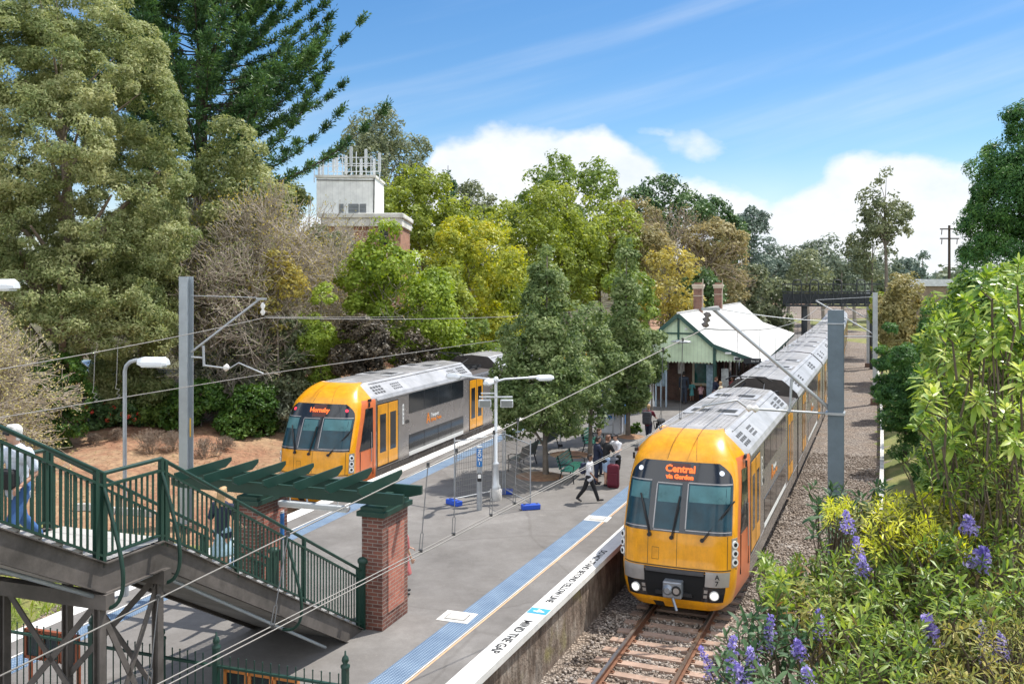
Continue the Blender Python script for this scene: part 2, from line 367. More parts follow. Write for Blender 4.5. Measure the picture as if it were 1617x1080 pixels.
# ================================================================ platform
def asphalt():
    m, nt, b = nodes('platform_asphalt'); L = nt.links.new; tc = N(nt, 'ShaderNodeTexCoord')
    n = N(nt, 'ShaderNodeTexNoise', i_Scale=.35, i_Detail=9, i_Roughness=.72); L(tc.outputs['Object'], n.inputs['Vector'])
    n2 = N(nt, 'ShaderNodeTexNoise', i_Scale=90, i_Detail=3); L(tc.outputs['Object'], n2.inputs['Vector'])
    n3 = N(nt, 'ShaderNodeTexNoise', i_Scale=1.6, i_Detail=8, i_Roughness=.8); L(tc.outputs['Object'], n3.inputs['Vector'])
    r = ramp(nt, n.outputs['Fac'], [(.28, (.130, .120, .112)), (.45, (.175, .163, .152)), (.58, (.205, .192, .18)), (.72, (.265, .25, .235))])
    k = ramp(nt, n2.outputs['Fac'], [(.3, (.72, .72, .72)), (.7, (1.22, 1.22, 1.22))])
    s = ramp(nt, n3.outputs['Fac'], [(.40, (1, 1, 1)), (.60, (.84, .83, .82)), (.70, (1.15, 1.14, 1.12))])
    mx = N(nt, 'ShaderNodeMix', data_type='RGBA', blend_type='MULTIPLY'); mx.inputs['Factor'].default_value = 1
    m2 = N(nt, 'ShaderNodeMix', data_type='RGBA', blend_type='MULTIPLY'); m2.inputs['Factor'].default_value = 1
    L(r.outputs['Color'], mx.inputs[6]); L(k.outputs['Color'], mx.inputs[7]); L(mx.outputs[2], m2.inputs[6]); L(s.outputs['Color'], m2.inputs[7])
    vw = N(nt, 'ShaderNodeTexNoise', i_Scale=1.2, i_Detail=5); L(tc.outputs['Object'], vw.inputs['Vector'])
    mv = N(nt, 'ShaderNodeMix', data_type='RGBA'); mv.inputs['Factor'].default_value = .22; L(tc.outputs['Object'], mv.inputs[6]); L(vw.outputs['Color'], mv.inputs[7])
    vo = N(nt, 'ShaderNodeTexVoronoi', i_Scale=.3, feature='DISTANCE_TO_EDGE'); L(mv.outputs[2], vo.inputs['Vector'])
    ck = ramp(nt, vo.outputs['Distance'], [(.0, (.55, .53, .5)), (.006, (.62, .6, .58)), (.012, (1, 1, 1))])
    vs_ = N(nt, 'ShaderNodeTexVoronoi', i_Scale=2.6); L(tc.outputs['Object'], vs_.inputs['Vector']); gs = ramp(nt, vs_.outputs['Distance'], [(.05, (.62, .61, .6)), (.075, (1, 1, 1))])
    m4 = N(nt, 'ShaderNodeMix', data_type='RGBA', blend_type='MULTIPLY'); m4.inputs['Factor'].default_value = .32; m5 = N(nt, 'ShaderNodeMix', data_type='RGBA', blend_type='MULTIPLY'); m5.inputs['Factor'].default_value = .6
    L(m2.outputs[2], m4.inputs[6]); L(ck.outputs['Color'], m4.inputs[7]); L(m4.outputs[2], m5.inputs[6]); L(gs.outputs['Color'], m5.inputs[7])
    L(m5.outputs[2], b.inputs['Base Color']); b.inputs['Roughness'].default_value = .88
    bp = N(nt, 'ShaderNodeBump', i_Strength=.35, i_Distance=.01); L(n2.outputs['Fac'], bp.inputs['Height']); L(bp.outputs['Normal'], b.inputs['Normal'])
    return m
ASPH = asphalt()
def wall_mat():
    m, nt, b = nodes('stained_platform_brick'); L = nt.links.new; tc = N(nt, 'ShaderNodeTexCoord')
    n = N(nt, 'ShaderNodeTexNoise', i_Scale=1.3, i_Detail=9, i_Roughness=.75); L(tc.outputs['Object'], n.inputs['Vector'])
    mp = N(nt, 'ShaderNodeMapping'); mp.inputs['Scale'].default_value = (9, 9, 1.2); L(tc.outputs['Object'], mp.inputs[0])
    n2 = N(nt, 'ShaderNodeTexNoise', i_Scale=1, i_Detail=6); L(mp.outputs[0], n2.inputs['Vector'])
    r = ramp(nt, n.outputs['Fac'], [(.3, (.055, .043, .036)), (.48, (.17, .125, .095)), (.6, (.27, .225, .185)), (.75, (.37, .34, .30))])
    k = ramp(nt, n2.outputs['Fac'], [(.35, (.55, .53, .5)), (.6, (1.1, 1.1, 1.1))])
    mx = N(nt, 'ShaderNodeMix', data_type='RGBA', blend_type='MULTIPLY'); mx.inputs['Factor'].default_value = 1
    L(r.outputs['Color'], mx.inputs[6]); L(k.outputs['Color'], mx.inputs[7])
    n4 = N(nt, 'ShaderNodeTexNoise', i_Scale=.75, i_Detail=5); L(tc.outputs['Object'], n4.inputs['Vector'])
    ms = ramp(nt, n4.outputs['Fac'], [(.56, (0, 0, 0)), (.66, (.7, .7, .7))])
    m3 = N(nt, 'ShaderNodeMix', data_type='RGBA'); L(ms.outputs['Color'], m3.inputs['Factor']); L(mx.outputs[2], m3.inputs[6]); m3.inputs[7].default_value = (.22, .20, .05, 1)
    L(m3.outputs[2], b.inputs['Base Color']); b.inputs['Roughness'].default_value = .9
    bk = N(nt, 'ShaderNodeTexNoise', i_Scale=14, i_Detail=6); L(tc.outputs['Object'], bk.inputs['Vector'])
    bp = N(nt, 'ShaderNodeBump', i_Strength=.8, i_Distance=.03); L(bk.outputs['Fac'], bp.inputs['Height']); L(bp.outputs['Normal'], b.inputs['Normal'])
    return m
WALLM = wall_mat()
WHITE = mat('worn_white_line', (.74, .73, .70), .75, var=.08, vs=1.5, stain=.2)
def tactile_mat():
    m, nt, b = nodes('blue_tactile_paving'); L = nt.links.new
    uv = N(nt, 'ShaderNodeUVMap'); sp = N(nt, 'ShaderNodeSeparateXYZ'); L(uv.outputs[0], sp.inputs[0])
    def frac(o, k):
        a = N(nt, 'ShaderNodeMath', operation='MULTIPLY'); a.inputs[1].default_value = k; L(o, a.inputs[0])
        f = N(nt, 'ShaderNodeMath', operation='FRACT'); L(a.outputs[0], f.inputs[0])
        s = N(nt, 'ShaderNodeMath', operation='SUBTRACT'); s.inputs[1].default_value = .5; L(f.outputs[0], s.inputs[0])
        q = N(nt, 'ShaderNodeMath', operation='POWER'); q.inputs[1].default_value = 2; L(s.outputs[0], q.inputs[0]); return q.outputs[0]
    ad = N(nt, 'ShaderNodeMath', operation='ADD'); L(frac(sp.outputs[0], 1/.06), ad.inputs[0]); L(frac(sp.outputs[1], 1/.06), ad.inputs[1])
    tc = N(nt, 'ShaderNodeTexCoord'); n = N(nt, 'ShaderNodeTexNoise', i_Scale=2.2, i_Detail=6); L(tc.outputs['Object'], n.inputs['Vector'])
    r = ramp(nt, ad.outputs[0], [(.07, (.27, .345, .43)), (.13, (.075, .135, .225))])
    k = ramp(nt, n.outputs['Fac'], [(.3, (.8, .82, .85)), (.7, (1.2, 1.15, 1.1))])
    mx = N(nt, 'ShaderNodeMix', data_type='RGBA', blend_type='MULTIPLY'); mx.inputs['Factor'].default_value = 1
    L(r.outputs['Color'], mx.inputs[6]); L(k.outputs['Color'], mx.inputs[7]); L(mx.outputs[2], b.inputs['Base Color']); b.inputs['Roughness'].default_value = .6
    bp = N(nt, 'ShaderNodeBump', i_Strength=.6, i_Distance=.005); bp.invert = True; L(ad.outputs[0], bp.inputs['Height']); L(bp.outputs['Normal'], b.inputs['Normal'])
    return m
TACT = tactile_mat()
SS = list(np.arange(-26, 120.1, 2.0))
TS = [(s-2)*1.0 for s in np.arange(-40, 112, 2.0)]
def platform():
    rp = [track(s, 1.98, PLAT) for s in SS]; lp = [left(t, 0, PLAT) for t in np.linspace(-40, 92, len(SS))]
    m = MB(); n = len(SS)
    for i in range(n-1):
        m.add([lp[i], rp[i], rp[i+1], lp[i+1]], [(0, 1, 2, 3)], 0)
    o = m.build('platform', ASPH); tag(o, kind='structure')
    w = MB()
    for pts in (rp, lp):
        sg = -1 if pts is rp else 1
        for i in range(n-1):
            a, b = pts[i].copy(), pts[i+1].copy(); a.z -= .14; b.z -= .14
            dn = Vector((0, 0, -1.5)); d = (b-a).normalized(); nn = Vector((-d.y, d.x, 0))*sg*(-.0)
            ins = Vector((d.y, -d.x, 0))*(.05*sg)
            w.add([a+ins, b+ins, b+dn, a+dn], [(0, 1, 2, 3)], 0)
    w.build('platform_wall', WALLM, o)
    # coping stones
    def strip(fn, ss, o0, o1, z, name, mt, th=.0, gap=None):
        m = MB(); k = 0
        if th:
            for i in range(len(ss)-1):
                a, b = fn(ss[i], o0, z), fn(ss[i+1], o0, z); c, d = fn(ss[i+1], o1, z), fn(ss[i], o1, z)
                t = Vector((0, 0, -th)); m.add([a, b, c, d, a+t, b+t, c+t, d+t], [(0, 1, 2, 3), (0, 4, 5, 1), (3, 2, 6, 7), (4, 7, 6, 5), (0, 3, 7, 4), (1, 5, 6, 2)])
        else:
            for i in range(len(ss)-1):
                m.add([fn(ss[i], o0, z), fn(ss[i+1], o0, z), fn(ss[i+1], o1, z), fn(ss[i], o1, z)], [(0, 1, 2, 3)])
        ob = m.build(name, mt, o)
        if mt is TACT:
            uv = ob.data.uv_layers.new(name='UVMap'); j = 0
            acc = 0
            for i in range(len(ss)-1):
                l = ss[i+1]-ss[i]
                vals = {4*i: (ss[i], o0), 4*i+1: (ss[i+1], o0), 4*i+2: (ss[i+1], o1), 4*i+3: (ss[i], o1)}
                for li in ob.data.polygons[i].loop_indices: uv.data[li].uv = vals[ob.data.loops[li].vertex_index]
        return ob
    strip(track, SS, 1.93, 2.40, PLAT+.006, 'coping', WHITE, th=.14)
    strip(track, SS, 3.03, 3.07, PLAT+.004, 'warning_line', mat('faded_orange_line', (.62, .38, .22), .8, var=.2))
    strip(track, SS, 3.09, 3.115, PLAT+.005, 'warning_line', WHITE)
    strip(track, SS, 3.13, 3.68, PLAT+.006, 'tactile_paving', TACT)
    lt = list(np.linspace(-40, 92, 70)); neg = lambda t, off, z: left(t, -off, z)
    strip(neg, lt, -.05, .42, PLAT+.006, 'coping', WHITE, th=.14)
    strip(neg, lt, 1.02, 1.06, PLAT+.005, 'warning_line', WHITE)
    strip(neg, lt, 1.10, 1.66, PLAT+.006, 'tactile_paving', TACT)
    BLK = mat('black_line_paint', (.03, .03, .032), .8, var=.3, vs=8)
    def words(t, s, size, off=2.17):
        p = track(s, off, PLAT+.0105); th = thead(s)
        text_mesh(t, size, p, (-math.sin(th), -math.cos(th), 0), (math.cos(th), -math.sin(th), 0), o, 'platform_lettering', BLK, .001, bold=.006)
    sM = -5.15; words('MIND THE GAP', sM, .27)
    words('DO NOT STAND BEYOND YELLOW LINE', -.85, .235)
    s4 = -3.62; th = thead(s4); m = MB()
    c = track(s4, 2.165, PLAT+.009); m.box(c, (.44, .34, .004), rz=-th); m.build('number_patch', mat('blue_paint_patch', (.05, .30, .58), .6), o)
    text_mesh('4', .34, track(s4, 2.165, PLAT+.0135), (-math.sin(th), -math.cos(th), 0), (math.cos(th), -math.sin(th), 0), o, 'platform_lettering', WHITE, .001, bold=.01)
    # worn repairs beside the tactile strip
    REP = mat('grey_blue_worn_patch', (.24, .27, .31), .8, var=.15, stain=.3)
    for i, (px, py) in enumerate(((826, 908), (780, 940))):
        c = G(px, py); m = MB(); m.box((c.x, c.y, PLAT+.002), (.42, .62, .004), rz=-thead(0)); m.build('repair_patch', REP, o)
    return o
platform()
CONC = mat('pale_concrete', (.55, .53, .50), .85, var=.12, vs=2, bump=.3, bs=30, stain=.3)
DARKM = mat('dark_gap', (.02, .02, .02), .9)
for i, (px, py) in enumerate(((722, 974), (944, 819))):
    c = G(px, py); r = empty('access_cover', c, -R(20), ['pale framed access cover on the platform near the brick pillar', 'pale framed access cover on the platform beside the near train'][i], 'access cover', 'access covers in the platform')
    m = MB(); m.box((0, 0, .006), (.72, .62, .008)); m.build('frame', mat('white_cover_surround', (.66, .64, .60), .8, stain=.3), r, world=False)
    m = MB(); m.box((0, 0, .0115), (.46, .36, .003)); m.build('rim', DARKM, r, world=False)
    m = MB(); m.box((0, 0, .014), (.43, .33, .004)); m.build('lid', CONC, r, world=False)
# ================================================================ tracks
RAIL = mat('rusty_rail_side', (.20, .095, .055), .6, .3, var=.25, vs=6)
RTOP = mat('polished_rail_top', (.42, .36, .32), .3, .9, var=.1)
SLP = mat('weathered_concrete_sleeper', (.36, .245, .185), .9, var=.28, vs=3, bump=.4, bs=25, stain=.3)
def rail_track(fn, ss, label, nsl):
    r = empty('railway_track', fn(ss[0], 0, 0), 0, label, 'railway track')
    for sg in (-1, 1):
        m = MB()
        for i in range(len(ss)-1):
            a, b = fn(ss[i], sg*.7525, 0), fn(ss[i+1], sg*.7525, 0)
            up = Vector((0, 0, 1))
            m.beam(a-up*.018, b-up*.018, .07, .036, 1); m.beam(a-up*.085, b-up*.085, .024, .10); m.beam(a-up*.146, b-up*.146, .14, .022)
        m.build('rail', [RAIL, RTOP], r)
    for k in range(nsl):
        s = ss[0]+.3+k*.62; c = fn(s, 0, -.235); d = fn(s+.1, 0, -.235)-c; a = math.atan2(d.y, d.x)
        m = MB(); m.box(c, (.24, 2.45, .15), rz=a, bev=.012)
        for sg in (-.7525, .7525):
            p = fn(s, sg, -.148); m.box(p+Vector((0, 0, .0)), (.12, .30, .02), rz=a, mi=1)
            for e in (-.1, .1): m.box(p+Vector((math.sin(a)*-e, math.cos(a)*e, .02)), (.05, .05, .04), rz=a, mi=1)
        m.build('sleeper', [SLP, RAIL], r)
    return r
rail_track(lambda s, o, z: track(s, o, z), list(np.arange(-14, 4, 1.0))+list(np.arange(4, 150, 4.0)), 'rusty railway track on grey ballast in front of the near train', 34)
rail_track(lambda s, o, z: left(s, 1.75+o, z), list(np.arange(-34, 100, 4.0)), 'railway track on the far side of the island platform', 40)
# loose ballast stones as real stones
def stones(name, n, fn, size=(.022, .05)):
    ico = bmesh.new(); bmesh.ops.create_icosphere(ico, subdivisions=1, radius=1); ico.verts.ensure_lookup_table()
    bv = np.array([v.co[:] for v in ico.verts]); bf = np.array([[v.index for v in f.verts] for f in ico.faces]); ico.free()
    P0 = fn(n); n = len(P0); sz = RNG.uniform(*size, (n, 1, 1))*RNG.uniform(.6, 1.2, (n, 1, 3))
    V = bv[None]*RNG.uniform(.72, 1.15, (n, len(bv), 1))*sz
    a = RNG.uniform(0, 6.28, n); ca, sa = np.cos(a), np.sin(a)
    X = V[..., 0]*ca[:, None]-V[..., 1]*sa[:, None]; Y = V[..., 0]*sa[:, None]+V[..., 1]*ca[:, None]
    V = np.stack([X, Y, V[..., 2]], -1)+P0[:, None]
    Fc = bf[None]+(np.arange(n)*len(bv))[:, None, None]
    o = np_mesh(name, V.reshape(-1, 3), Fc.reshape(-1, 3), STONE); tag(o, 'loose grey brown crushed stone ballast between and beside the rails', 'ballast', kind='stuff'); return o
STONE = leafmat('crushed_stone', [(.12, .095, .075), (.27, .22, .18), (.38, .32, .27), (.52, .47, .42)], trans=0, rough=.9, ns=.8, spec=.2)
def near_pts(n):
    s = RNG.uniform(-11, 26, n); o = RNG.uniform(-4.7, 1.7, n); keep = (s < .5) | (o < -1.2); s, o = s[keep], o[keep]
    th = TH0-KAP*s; x = T0[0]+np.sin(TH0)*s-np.cos(th)*o; y = T0[1]+np.cos(TH0)*s+np.sin(th)*o
    ao = np.abs(o); z = np.where(ao < 1.2, -.21, -.19)+RNG.uniform(-.01, .03, len(s))
    k = ~((np.abs(ao-.7525) < .07))
    return np.stack([x, y, z], -1)[k]
stones('ballast_stones', 30000, near_pts)
# concrete garden edging and lawn beside the line
m = MB(); es = list(np.arange(8, 80, 2.0))
for i in range(len(es)-1):
    a, b = track(es[i], -4.6, .12), track(es[i+1]-.03, -4.6, .12); m.beam(a, b, .16, .5)
o = m.build('edging_kerb', mat('whitewashed_kerb', (.62, .60, .56), .85, stain=.35)); tag(o, 'long low whitish concrete edging between the ballast and the lawn', 'kerb')
# ================================================================ trains
YEL = mat('train_yellow_paint', (.86, .37, .005), .34, var=.07, vs=3, coat=.35, stain=.22, detail=9)
def grimy_yellow():
    m = YEL; nt = m.node_tree; L = nt.links.new; b = nt.nodes['Principled BSDF']; src = b.inputs['Base Color'].links[0].from_socket
    tc = N(nt, 'ShaderNodeTexCoord'); mp = N(nt, 'ShaderNodeMapping'); mp.inputs['Scale'].default_value = (5, 5, .9); L(tc.outputs['Object'], mp.inputs[0])
    n = N(nt, 'ShaderNodeTexNoise', i_Scale=1.6, i_Detail=9, i_Roughness=.75); L(mp.outputs[0], n.inputs['Vector'])
    v = N(nt, 'ShaderNodeTexVoronoi', i_Scale=9); L(tc.outputs['Object'], v.inputs['Vector'])
    r = ramp(nt, n.outputs['Fac'], [(.42, (1, 1, 1)), (.66, (.66, .60, .56))]); q = ramp(nt, v.outputs['Distance'], [(.045, (.35, .27, .2)), (.075, (1, 1, 1))])
    a = N(nt, 'ShaderNodeMix', data_type='RGBA', blend_type='MULTIPLY'); a.inputs['Factor'].default_value = .42; c = N(nt, 'ShaderNodeMix', data_type='RGBA', blend_type='MULTIPLY'); c.inputs['Factor'].default_value = .6
    L(src, a.inputs[6]); L(r.outputs['Color'], a.inputs[7]); L(a.outputs[2], c.inputs[6]); L(q.outputs['Color'], c.inputs[7]); L(c.outputs[2], b.inputs['Base Color'])
grimy_yellow()
ORA = mat('train_orange_panel', (.66, .17, .055), .4, var=.06, vs=2, coat=.3, stain=.1)
STEEL = mat('brushed_stainless_side', (.36, .33, .31), .26, .55, var=.10, vs=1.4, stain=.15)
ROOFW = mat('pale_grey_roof_shoulder', (.42, .42, .43), .45, .1, var=.08, vs=1.6, stain=.28, detail=9)
ROOFG = mat('grey_train_roof', (.34, .33, .325), .55, .15, var=.16, vs=1.2, stain=.4)
BLACKP = mat('black_gloss_mask', (.010, .013, .018), .12, var=.1, vs=1, coat=.6)
GLASSD = mat('dark_tinted_glass', (.014, .018, .022), .05, var=.3, vs=1.0, spec=.9)
GLASST = mat('teal_windscreen_glass', (.010, .050, .070), .06, var=.5, vs=1.6, spec=.4)
PANE_REFL = mat('windscreen_painted_reflection', (.075, .19, .205), .3, var=.25, vs=2.5, spec=.3)  # lighter teal that paints the reflection on the upper panes
RUB = mat('black_rubber', (.018, .018, .02), .65)
VENT = mat('grey_black_vent', (.045, .047, .05), .7)
UNDER = mat('grimy_underframe', (.06, .05, .045), .8, var=.3, vs=4)
SILV = mat('silver_bumper_panel', (.40, .38, .37), .4, .5, var=.08, stain=.2)
SEAM = mat('panel_seam', (.10, .06, .02), .8)
LAMPW = mat('lamp_lens', (.85, .85, .82), .15, var=.03)
HEADL = emat('lit_headlight', (1, .97, .88), 1.1)
LED = emat('led_letters', (1.0, .17, .03), 1.1)
LEDB = mat('led_board', (.10, .022, .015), .3)
REDL = emat('red_tail_lamp', (1.0, .05, .10), .9)
WLED = emat('white_marker_lamp', (.8, .88, 1.0), .9)
WHT = mat('white_paint', (.78, .78, .76), .5, var=.05)
CARL, PITCH = 15.55, 16.0
PROF = [(1.38, .40), (1.49, .60), (1.515, 1.15), (1.515, 3.72), (1.46, 3.86), (1.02, 4.26), (.88, 4.36), (0, 4.44)]
def prof_hw(z):
    for (x0, z0), (x1, z1) in zip(PROF, PROF[1:]):
        if z0 <= z <= z1: return x0+(x1-x0)*(z-z0)/(z1-z0)
    return PROF[0][0] if z < .4 else 0
def interp(z, tab):
    if z <= tab[0][0]: return tab[0][1]
    for (a, va), (b, vb) in zip(tab, tab[1:]):
        if z <= b: return va+(vb-va)*(z-a)/(b-a)
    return tab[-1][1]
CT = [(.26, .16), (.45, .03), (.8, 0), (1.2, .02), (1.3, .06), (2.1, .15), (2.9, .47), (3.72, .86), (3.92, 1.02), (4.10, 1.22), (4.25, 1.50), (4.33, 1.75), (4.385, 2.05)]
HT = [(.26, 1.20), (.45, 1.38), (.8, 1.465), (1.2, 1.50), (2.1, 1.50), (3.2, 1.46), (3.72, 1.37), (3.92, 1.24), (4.10, 1.12), (4.25, 1.00), (4.385, .86)]
RT = [(.26, .50), (1.3, .50), (2.1, .42), (3.72, .42), (4.385, .22)]
HSC = 1.0
def nose(z, u):
    hw = interp(z, HT)*HSC; c = interp(z, CT); r = interp(z, RT); a = abs(u)
    t = max(0, (a-.66)/.34); y = c+.10*u*u+r*(1-math.sqrt(max(0, 1-min(1, t)**2)))
    return Vector((hw*u, y, z))
def nose_n(z, u):
    e = .01; a = nose(z+e, u)-nose(z-e, u); b = nose(z, min(1, u+e))-nose(z, max(-1, u-e)); n = b.cross(a)
    n.normalize(); return n if n.y < 0 or abs(u) > .97 else -n
def nose_panel(m, z0, z1, u0, u1, off, nz_=6, nu=8, mi=0, ulim=None, depth=0):
    rows = []
    for i in range(nz_+1):
        z = z0+(z1-z0)*i/nz_; a, b = u0, u1
        if ulim: l = ulim(z); a, b = max(a, -l), min(b, l)
        rows.append([nose(z, a+(b-a)*j/nu)+nose_n(z, a+(b-a)*j/nu)*off for j in range(nu+1)])
    w = nu+1; vs = [p for r in rows for p in r]
    m.add(vs, [(i*w+j, i*w+j+1, (i+1)*w+j+1, (i+1)*w+j) for i in range(nz_) for j in range(nu)], mi, True)
    edge = [(i*w) for i in range(nz_+1)]+[nz_*w+j for j in range(1, w)]+[i*w+nu for i in range(nz_-1, -1, -1)]+[j for j in range(nu-1, 0, -1)]
    ce = [vs[k] for k in edge]; n0 = nose_n((z0+z1)/2, (u0+u1)/2)*(off+.02); k = len(ce)
    m.add(ce+[p-n0 for p in ce], [(i, (i+1) % k, (i+1) % k+k, i+k) for i in range(k)], mi)
def disc(m, p, n, r, h, mi=0, k=16): m.tube([p, p+n*h], r, k, mi)
def carriage(train, cab, well_end, dest=None, marker=None, bump_marks=True):
    y0 = 2.4 if cab else .05; y1 = CARL; yw = 12.3 if well_end else y1
    b = MB()
    def ext(prof, ya, yb, mats_):
        pts = [(-x, z) for x, z in prof]+[(x, z) for x, z in reversed(prof[:-1])]
        n = len(pts); vs = [(x, ya, z) for x, z in pts]+[(x, yb, z) for x, z in pts]
        k = len(prof)-1
        for i in range(n-1):
            j = i if i < k else n-2-i
            b.add([vs[i], vs[i+1], vs[n+i+1], vs[n+i]], [(0, 1, 2, 3)], mats_[j])
        b.add(vs[:n], [tuple(range(n))], 3); b.add(vs[n:], [tuple(range(n))], 3)
    ext(PROF, y0, yw, [4, 0, 0, 1, 1, 1, 2])
    if well_end:
        ext([(1.38, .40), (1.49, .60), (1.515, 1.15), (1.515, 3.62), (1.44, 3.74), (.7, 3.80), (0, 3.82)], yw, y1, [4, 0, 0, 0, 4, 4])
    if cab:
        ZR = [.26, .32, .38, .45, .6, .8, 1.0, 1.2, 1.3, 1.5, 1.8, 2.1, 2.4, 2.7, 3.0, 3.3, 3.5, 3.72, 3.8, 3.86, 3.92, 4.0, 4.10, 4.18, 4.25, 4.29, 4.33, 4.36, 4.385]
        US = [math.sin((j/28*2-1)*math.pi/2) for j in range(29)]
        rows = []
        for z in ZR:
            row = [nose(z, u) for u in US]; bh = prof_hw(z)
            e = row[-1]; ym = max(e.y+.05, 2.05)
            xm = e.x+(bh-e.x)*(ym-e.y)/(2.4-e.y)
            L_ = [Vector((-bh, 2.4, z)), Vector((-bh, 2.25, z)), Vector((-xm, ym, z))]
            Rr = [Vector((xm, ym, z)), Vector((bh, 2.25, z)), Vector((bh, 2.4, z))]
            rows.append(L_+row+Rr)
        w = len(rows[0]); vs = [p for r_ in rows for p in r_]
        b_ = len(b.v); b.v += [tuple(p) for p in vs]
        for i in range(len(rows)-1):
            z = (ZR[i]+ZR[i+1])/2
            for j in range(w-1):
                side = j < 3 or j >= w-4
                mi = 3
                if side:
                    jj = min(j, w-2-j)
                    if z < 3.80: mi = {0: 0, 1: 5, 2: 5}[jj]
                    else: mi = {0: 1, 1: 1, 2: 3}[jj]
                if not side: mi = 3
                if z < .42: mi = 3 if not side else 4
                b.f.append((b_+i*w+j, b_+i*w+j+1, b_+(i+1)*w+j+1, b_+(i+1)*w+j)); b.m.append({3: 6}.get(mi, mi)); b.smooth.append(True)
        top = rows[-1]; n = len(top); back = [Vector((p.x/max(abs(top[0].x), .86)*.88 if abs(p.x) < .9 else p.x, 2.4, 4.36+.08*(1-min(1, abs(p.x)/.88)))) for p in top]
        b.add(top+back, [(j, j+1, n+j+1, n+j) for j in range(3, n-4)], 2, True)
    car = b.build('carriage', [STEEL, ROOFW, ROOFG, UNDER, UNDER, ORA, YEL], train, world=False)
    def part(mb, name, m): return mb.build(name, m, car, world=False)
    # bogies and undergear
    for yb in (3.0, 12.8):
        u = MB(); u.box((0, yb, .42), (2.3, 2.6, .5), mi=0)
        for e in (-.95, .95):
            for s_ in (-.76, .76): u.tube([(s_-.06, yb+e, .43), (s_+.06, yb+e, .43)], .43, 18, 0)
        part(u, 'bogie', UNDER)
    u = MB(); u.box((0, 7.9, .55), (2.5, 5.4, .5)); part(u, 'equipment_box', UNDER)
    # skirt line, drip rails
    for s_ in (-1, 1):
        u = MB(); u.box((s_*1.522, (y0+y1)/2, 3.70), (.016, y1-y0, .05)); part(u, 'drip_rail', SILV)
        u = MB(); u.box((s_*1.518, (y0+y1)/2, 1.10), (.012, y1-y0, .02)); part(u, 'skirt_rail', SILV)
    # windows: two decks between the doors
    for s_ in (-1, 1):
        for (z0, z1) in ((2.86, 3.66), (1.30, 1.98)):
            u = MB(); u.box((s_*1.519, 8.12, (z0+z1)/2), (.014, 5.9, z1-z0), mi=0)
            for k in range(1, 4): u.box((s_*1.524, 5.17+5.9*k/4, (z0+z1)/2), (.01, .035, z1-z0), mi=1)
            part(u, 'window', [GLASSD, RUB])
        u = MB(); u.box((s_*1.518, 8.12, 1.21), (.012, 5.9, .17), mi=0); u.box((s_*1.52, 8.12, 1.10), (.012, 5.9, .05), mi=1); part(u, 'sill_strip', [WHT, UNDER])
        for yd in ((3.25, 12.75) if cab else (2.9, 12.75)):
            for e in (-1, 1):
                u = MB(); u.box((s_*1.522, yd+e*.435, 2.36), (.022, .85, 2.34), mi=0, bev=.008)
                d = part(u, 'door', YEL)
                u = MB(); u.box((s_*1.531, yd+e*.435, 2.42), (.012, .50, 1.46), mi=0); u.build('pane', GLASSD, car, world=False).parent = d
            u = MB(); u.box((s_*1.519, yd, 2.36), (.012, 1.84, 2.44)); u.box((s_*1.535, yd, 2.36), (.008, .03, 2.34)); part(u, 'door_frame', RUB)
        u = MB(); u.box((s_*1.519, (4.62 if cab else 4.2), 2.9), (.012, .13, .8)); part(u, 'number_strip', WHT)
        for k, ch in enumerate('0043'):
            text_mesh(ch, .17, (s_*1.5265, (4.62 if cab else 4.2), 3.18-k*.18), (0, s_, 0), (0, 0, 1), car, 'number', RUB, .001, world=False)
        text_mesh('1006', .22, (s_*1.5205, (5.0 if cab else 4.6)-.02, 2.55), (0, s_, 0), (0, 0, 1), car, 'number', RUB, .001, world=False)
        # operator's mark: orange flower shape and two lines of lettering
        u = MB(); yl = 7.0 if s_ > 0 else 8.6
        for k, (dy, dz, a, ln) in enumerate(((0, .0, 1.25, .44), (.16, .0, 1.9, .44), (.08, -.07, 0.1, .22))):
            c = Vector((s_*1.5215, yl+s_*dy, 2.42+dz)); d = Vector((0, math.cos(a)*s_, math.sin(a)))
            u.beam(c-d*ln/2, c+d*ln/2, .10-.02*k, .006, up=(1, 0, 0))
        part(u, 'emblem', emb)
        text_mesh('Transport', .2, (s_*1.5215, yl+s_*.36, 2.50), (0, s_, 0), (0, 0, 1), car, 'lettering', WHT, .001, 'LEFT', .008, world=False)
        text_mesh('Sydney Trains', .2, (s_*1.5215, yl+s_*.36, 2.30), (0, s_, 0), (0, 0, 1), car, 'lettering', emb, .001, 'LEFT', .008, world=False)
    # roof: ribs, grilles on the shoulders, hatches
    u = MB()
    for k in range(-7, 8):
        x = k*.115; z = 4.44-.08*abs(x)/.88
        u.box((x, (y0+.1+yw)/2, z+.004), (.018, yw-y0-.3, .018))
    part(u, 'roof_rib', ROOFG)
    sl = Vector((-.44, 0, .40)).normalized()
    for s_ in (-1, 1):
        X = Vector((sl.x*s_, 0, sl.z)); Yv = Vector((0, 1, 0))
        for (yc, ny_, nz_, ly, lx) in (((2.95 if cab else 2.2), 4, 3, .17, .10), (4.55, 5, 3, .10, .075), (10.3, 5, 3, .10, .075), (11.5, 4, 3, .17, .10)):
            u = MB()
            u.box(Vector((s_*1.24, yc, 4.057)), (nz_*(lx+.045)+.05, ny_*(ly+.06)+.05, .006), axes=(X, Yv, Vector((s_*.673, 0, .74))), mi=1)
            for a in range(ny_):
                for c_ in range(nz_):
                    p = Vector((s_*1.24, yc+(a-(ny_-1)/2)*(ly+.06), 4.06))+X*((c_-(nz_-1)/2)*(lx+.045))
                    u.box(p, (lx, ly, .012), axes=(X, Yv, Vector((s_*.673, 0, .74))))
            part(u, 'roof_vent', [VENT, ROOFW])
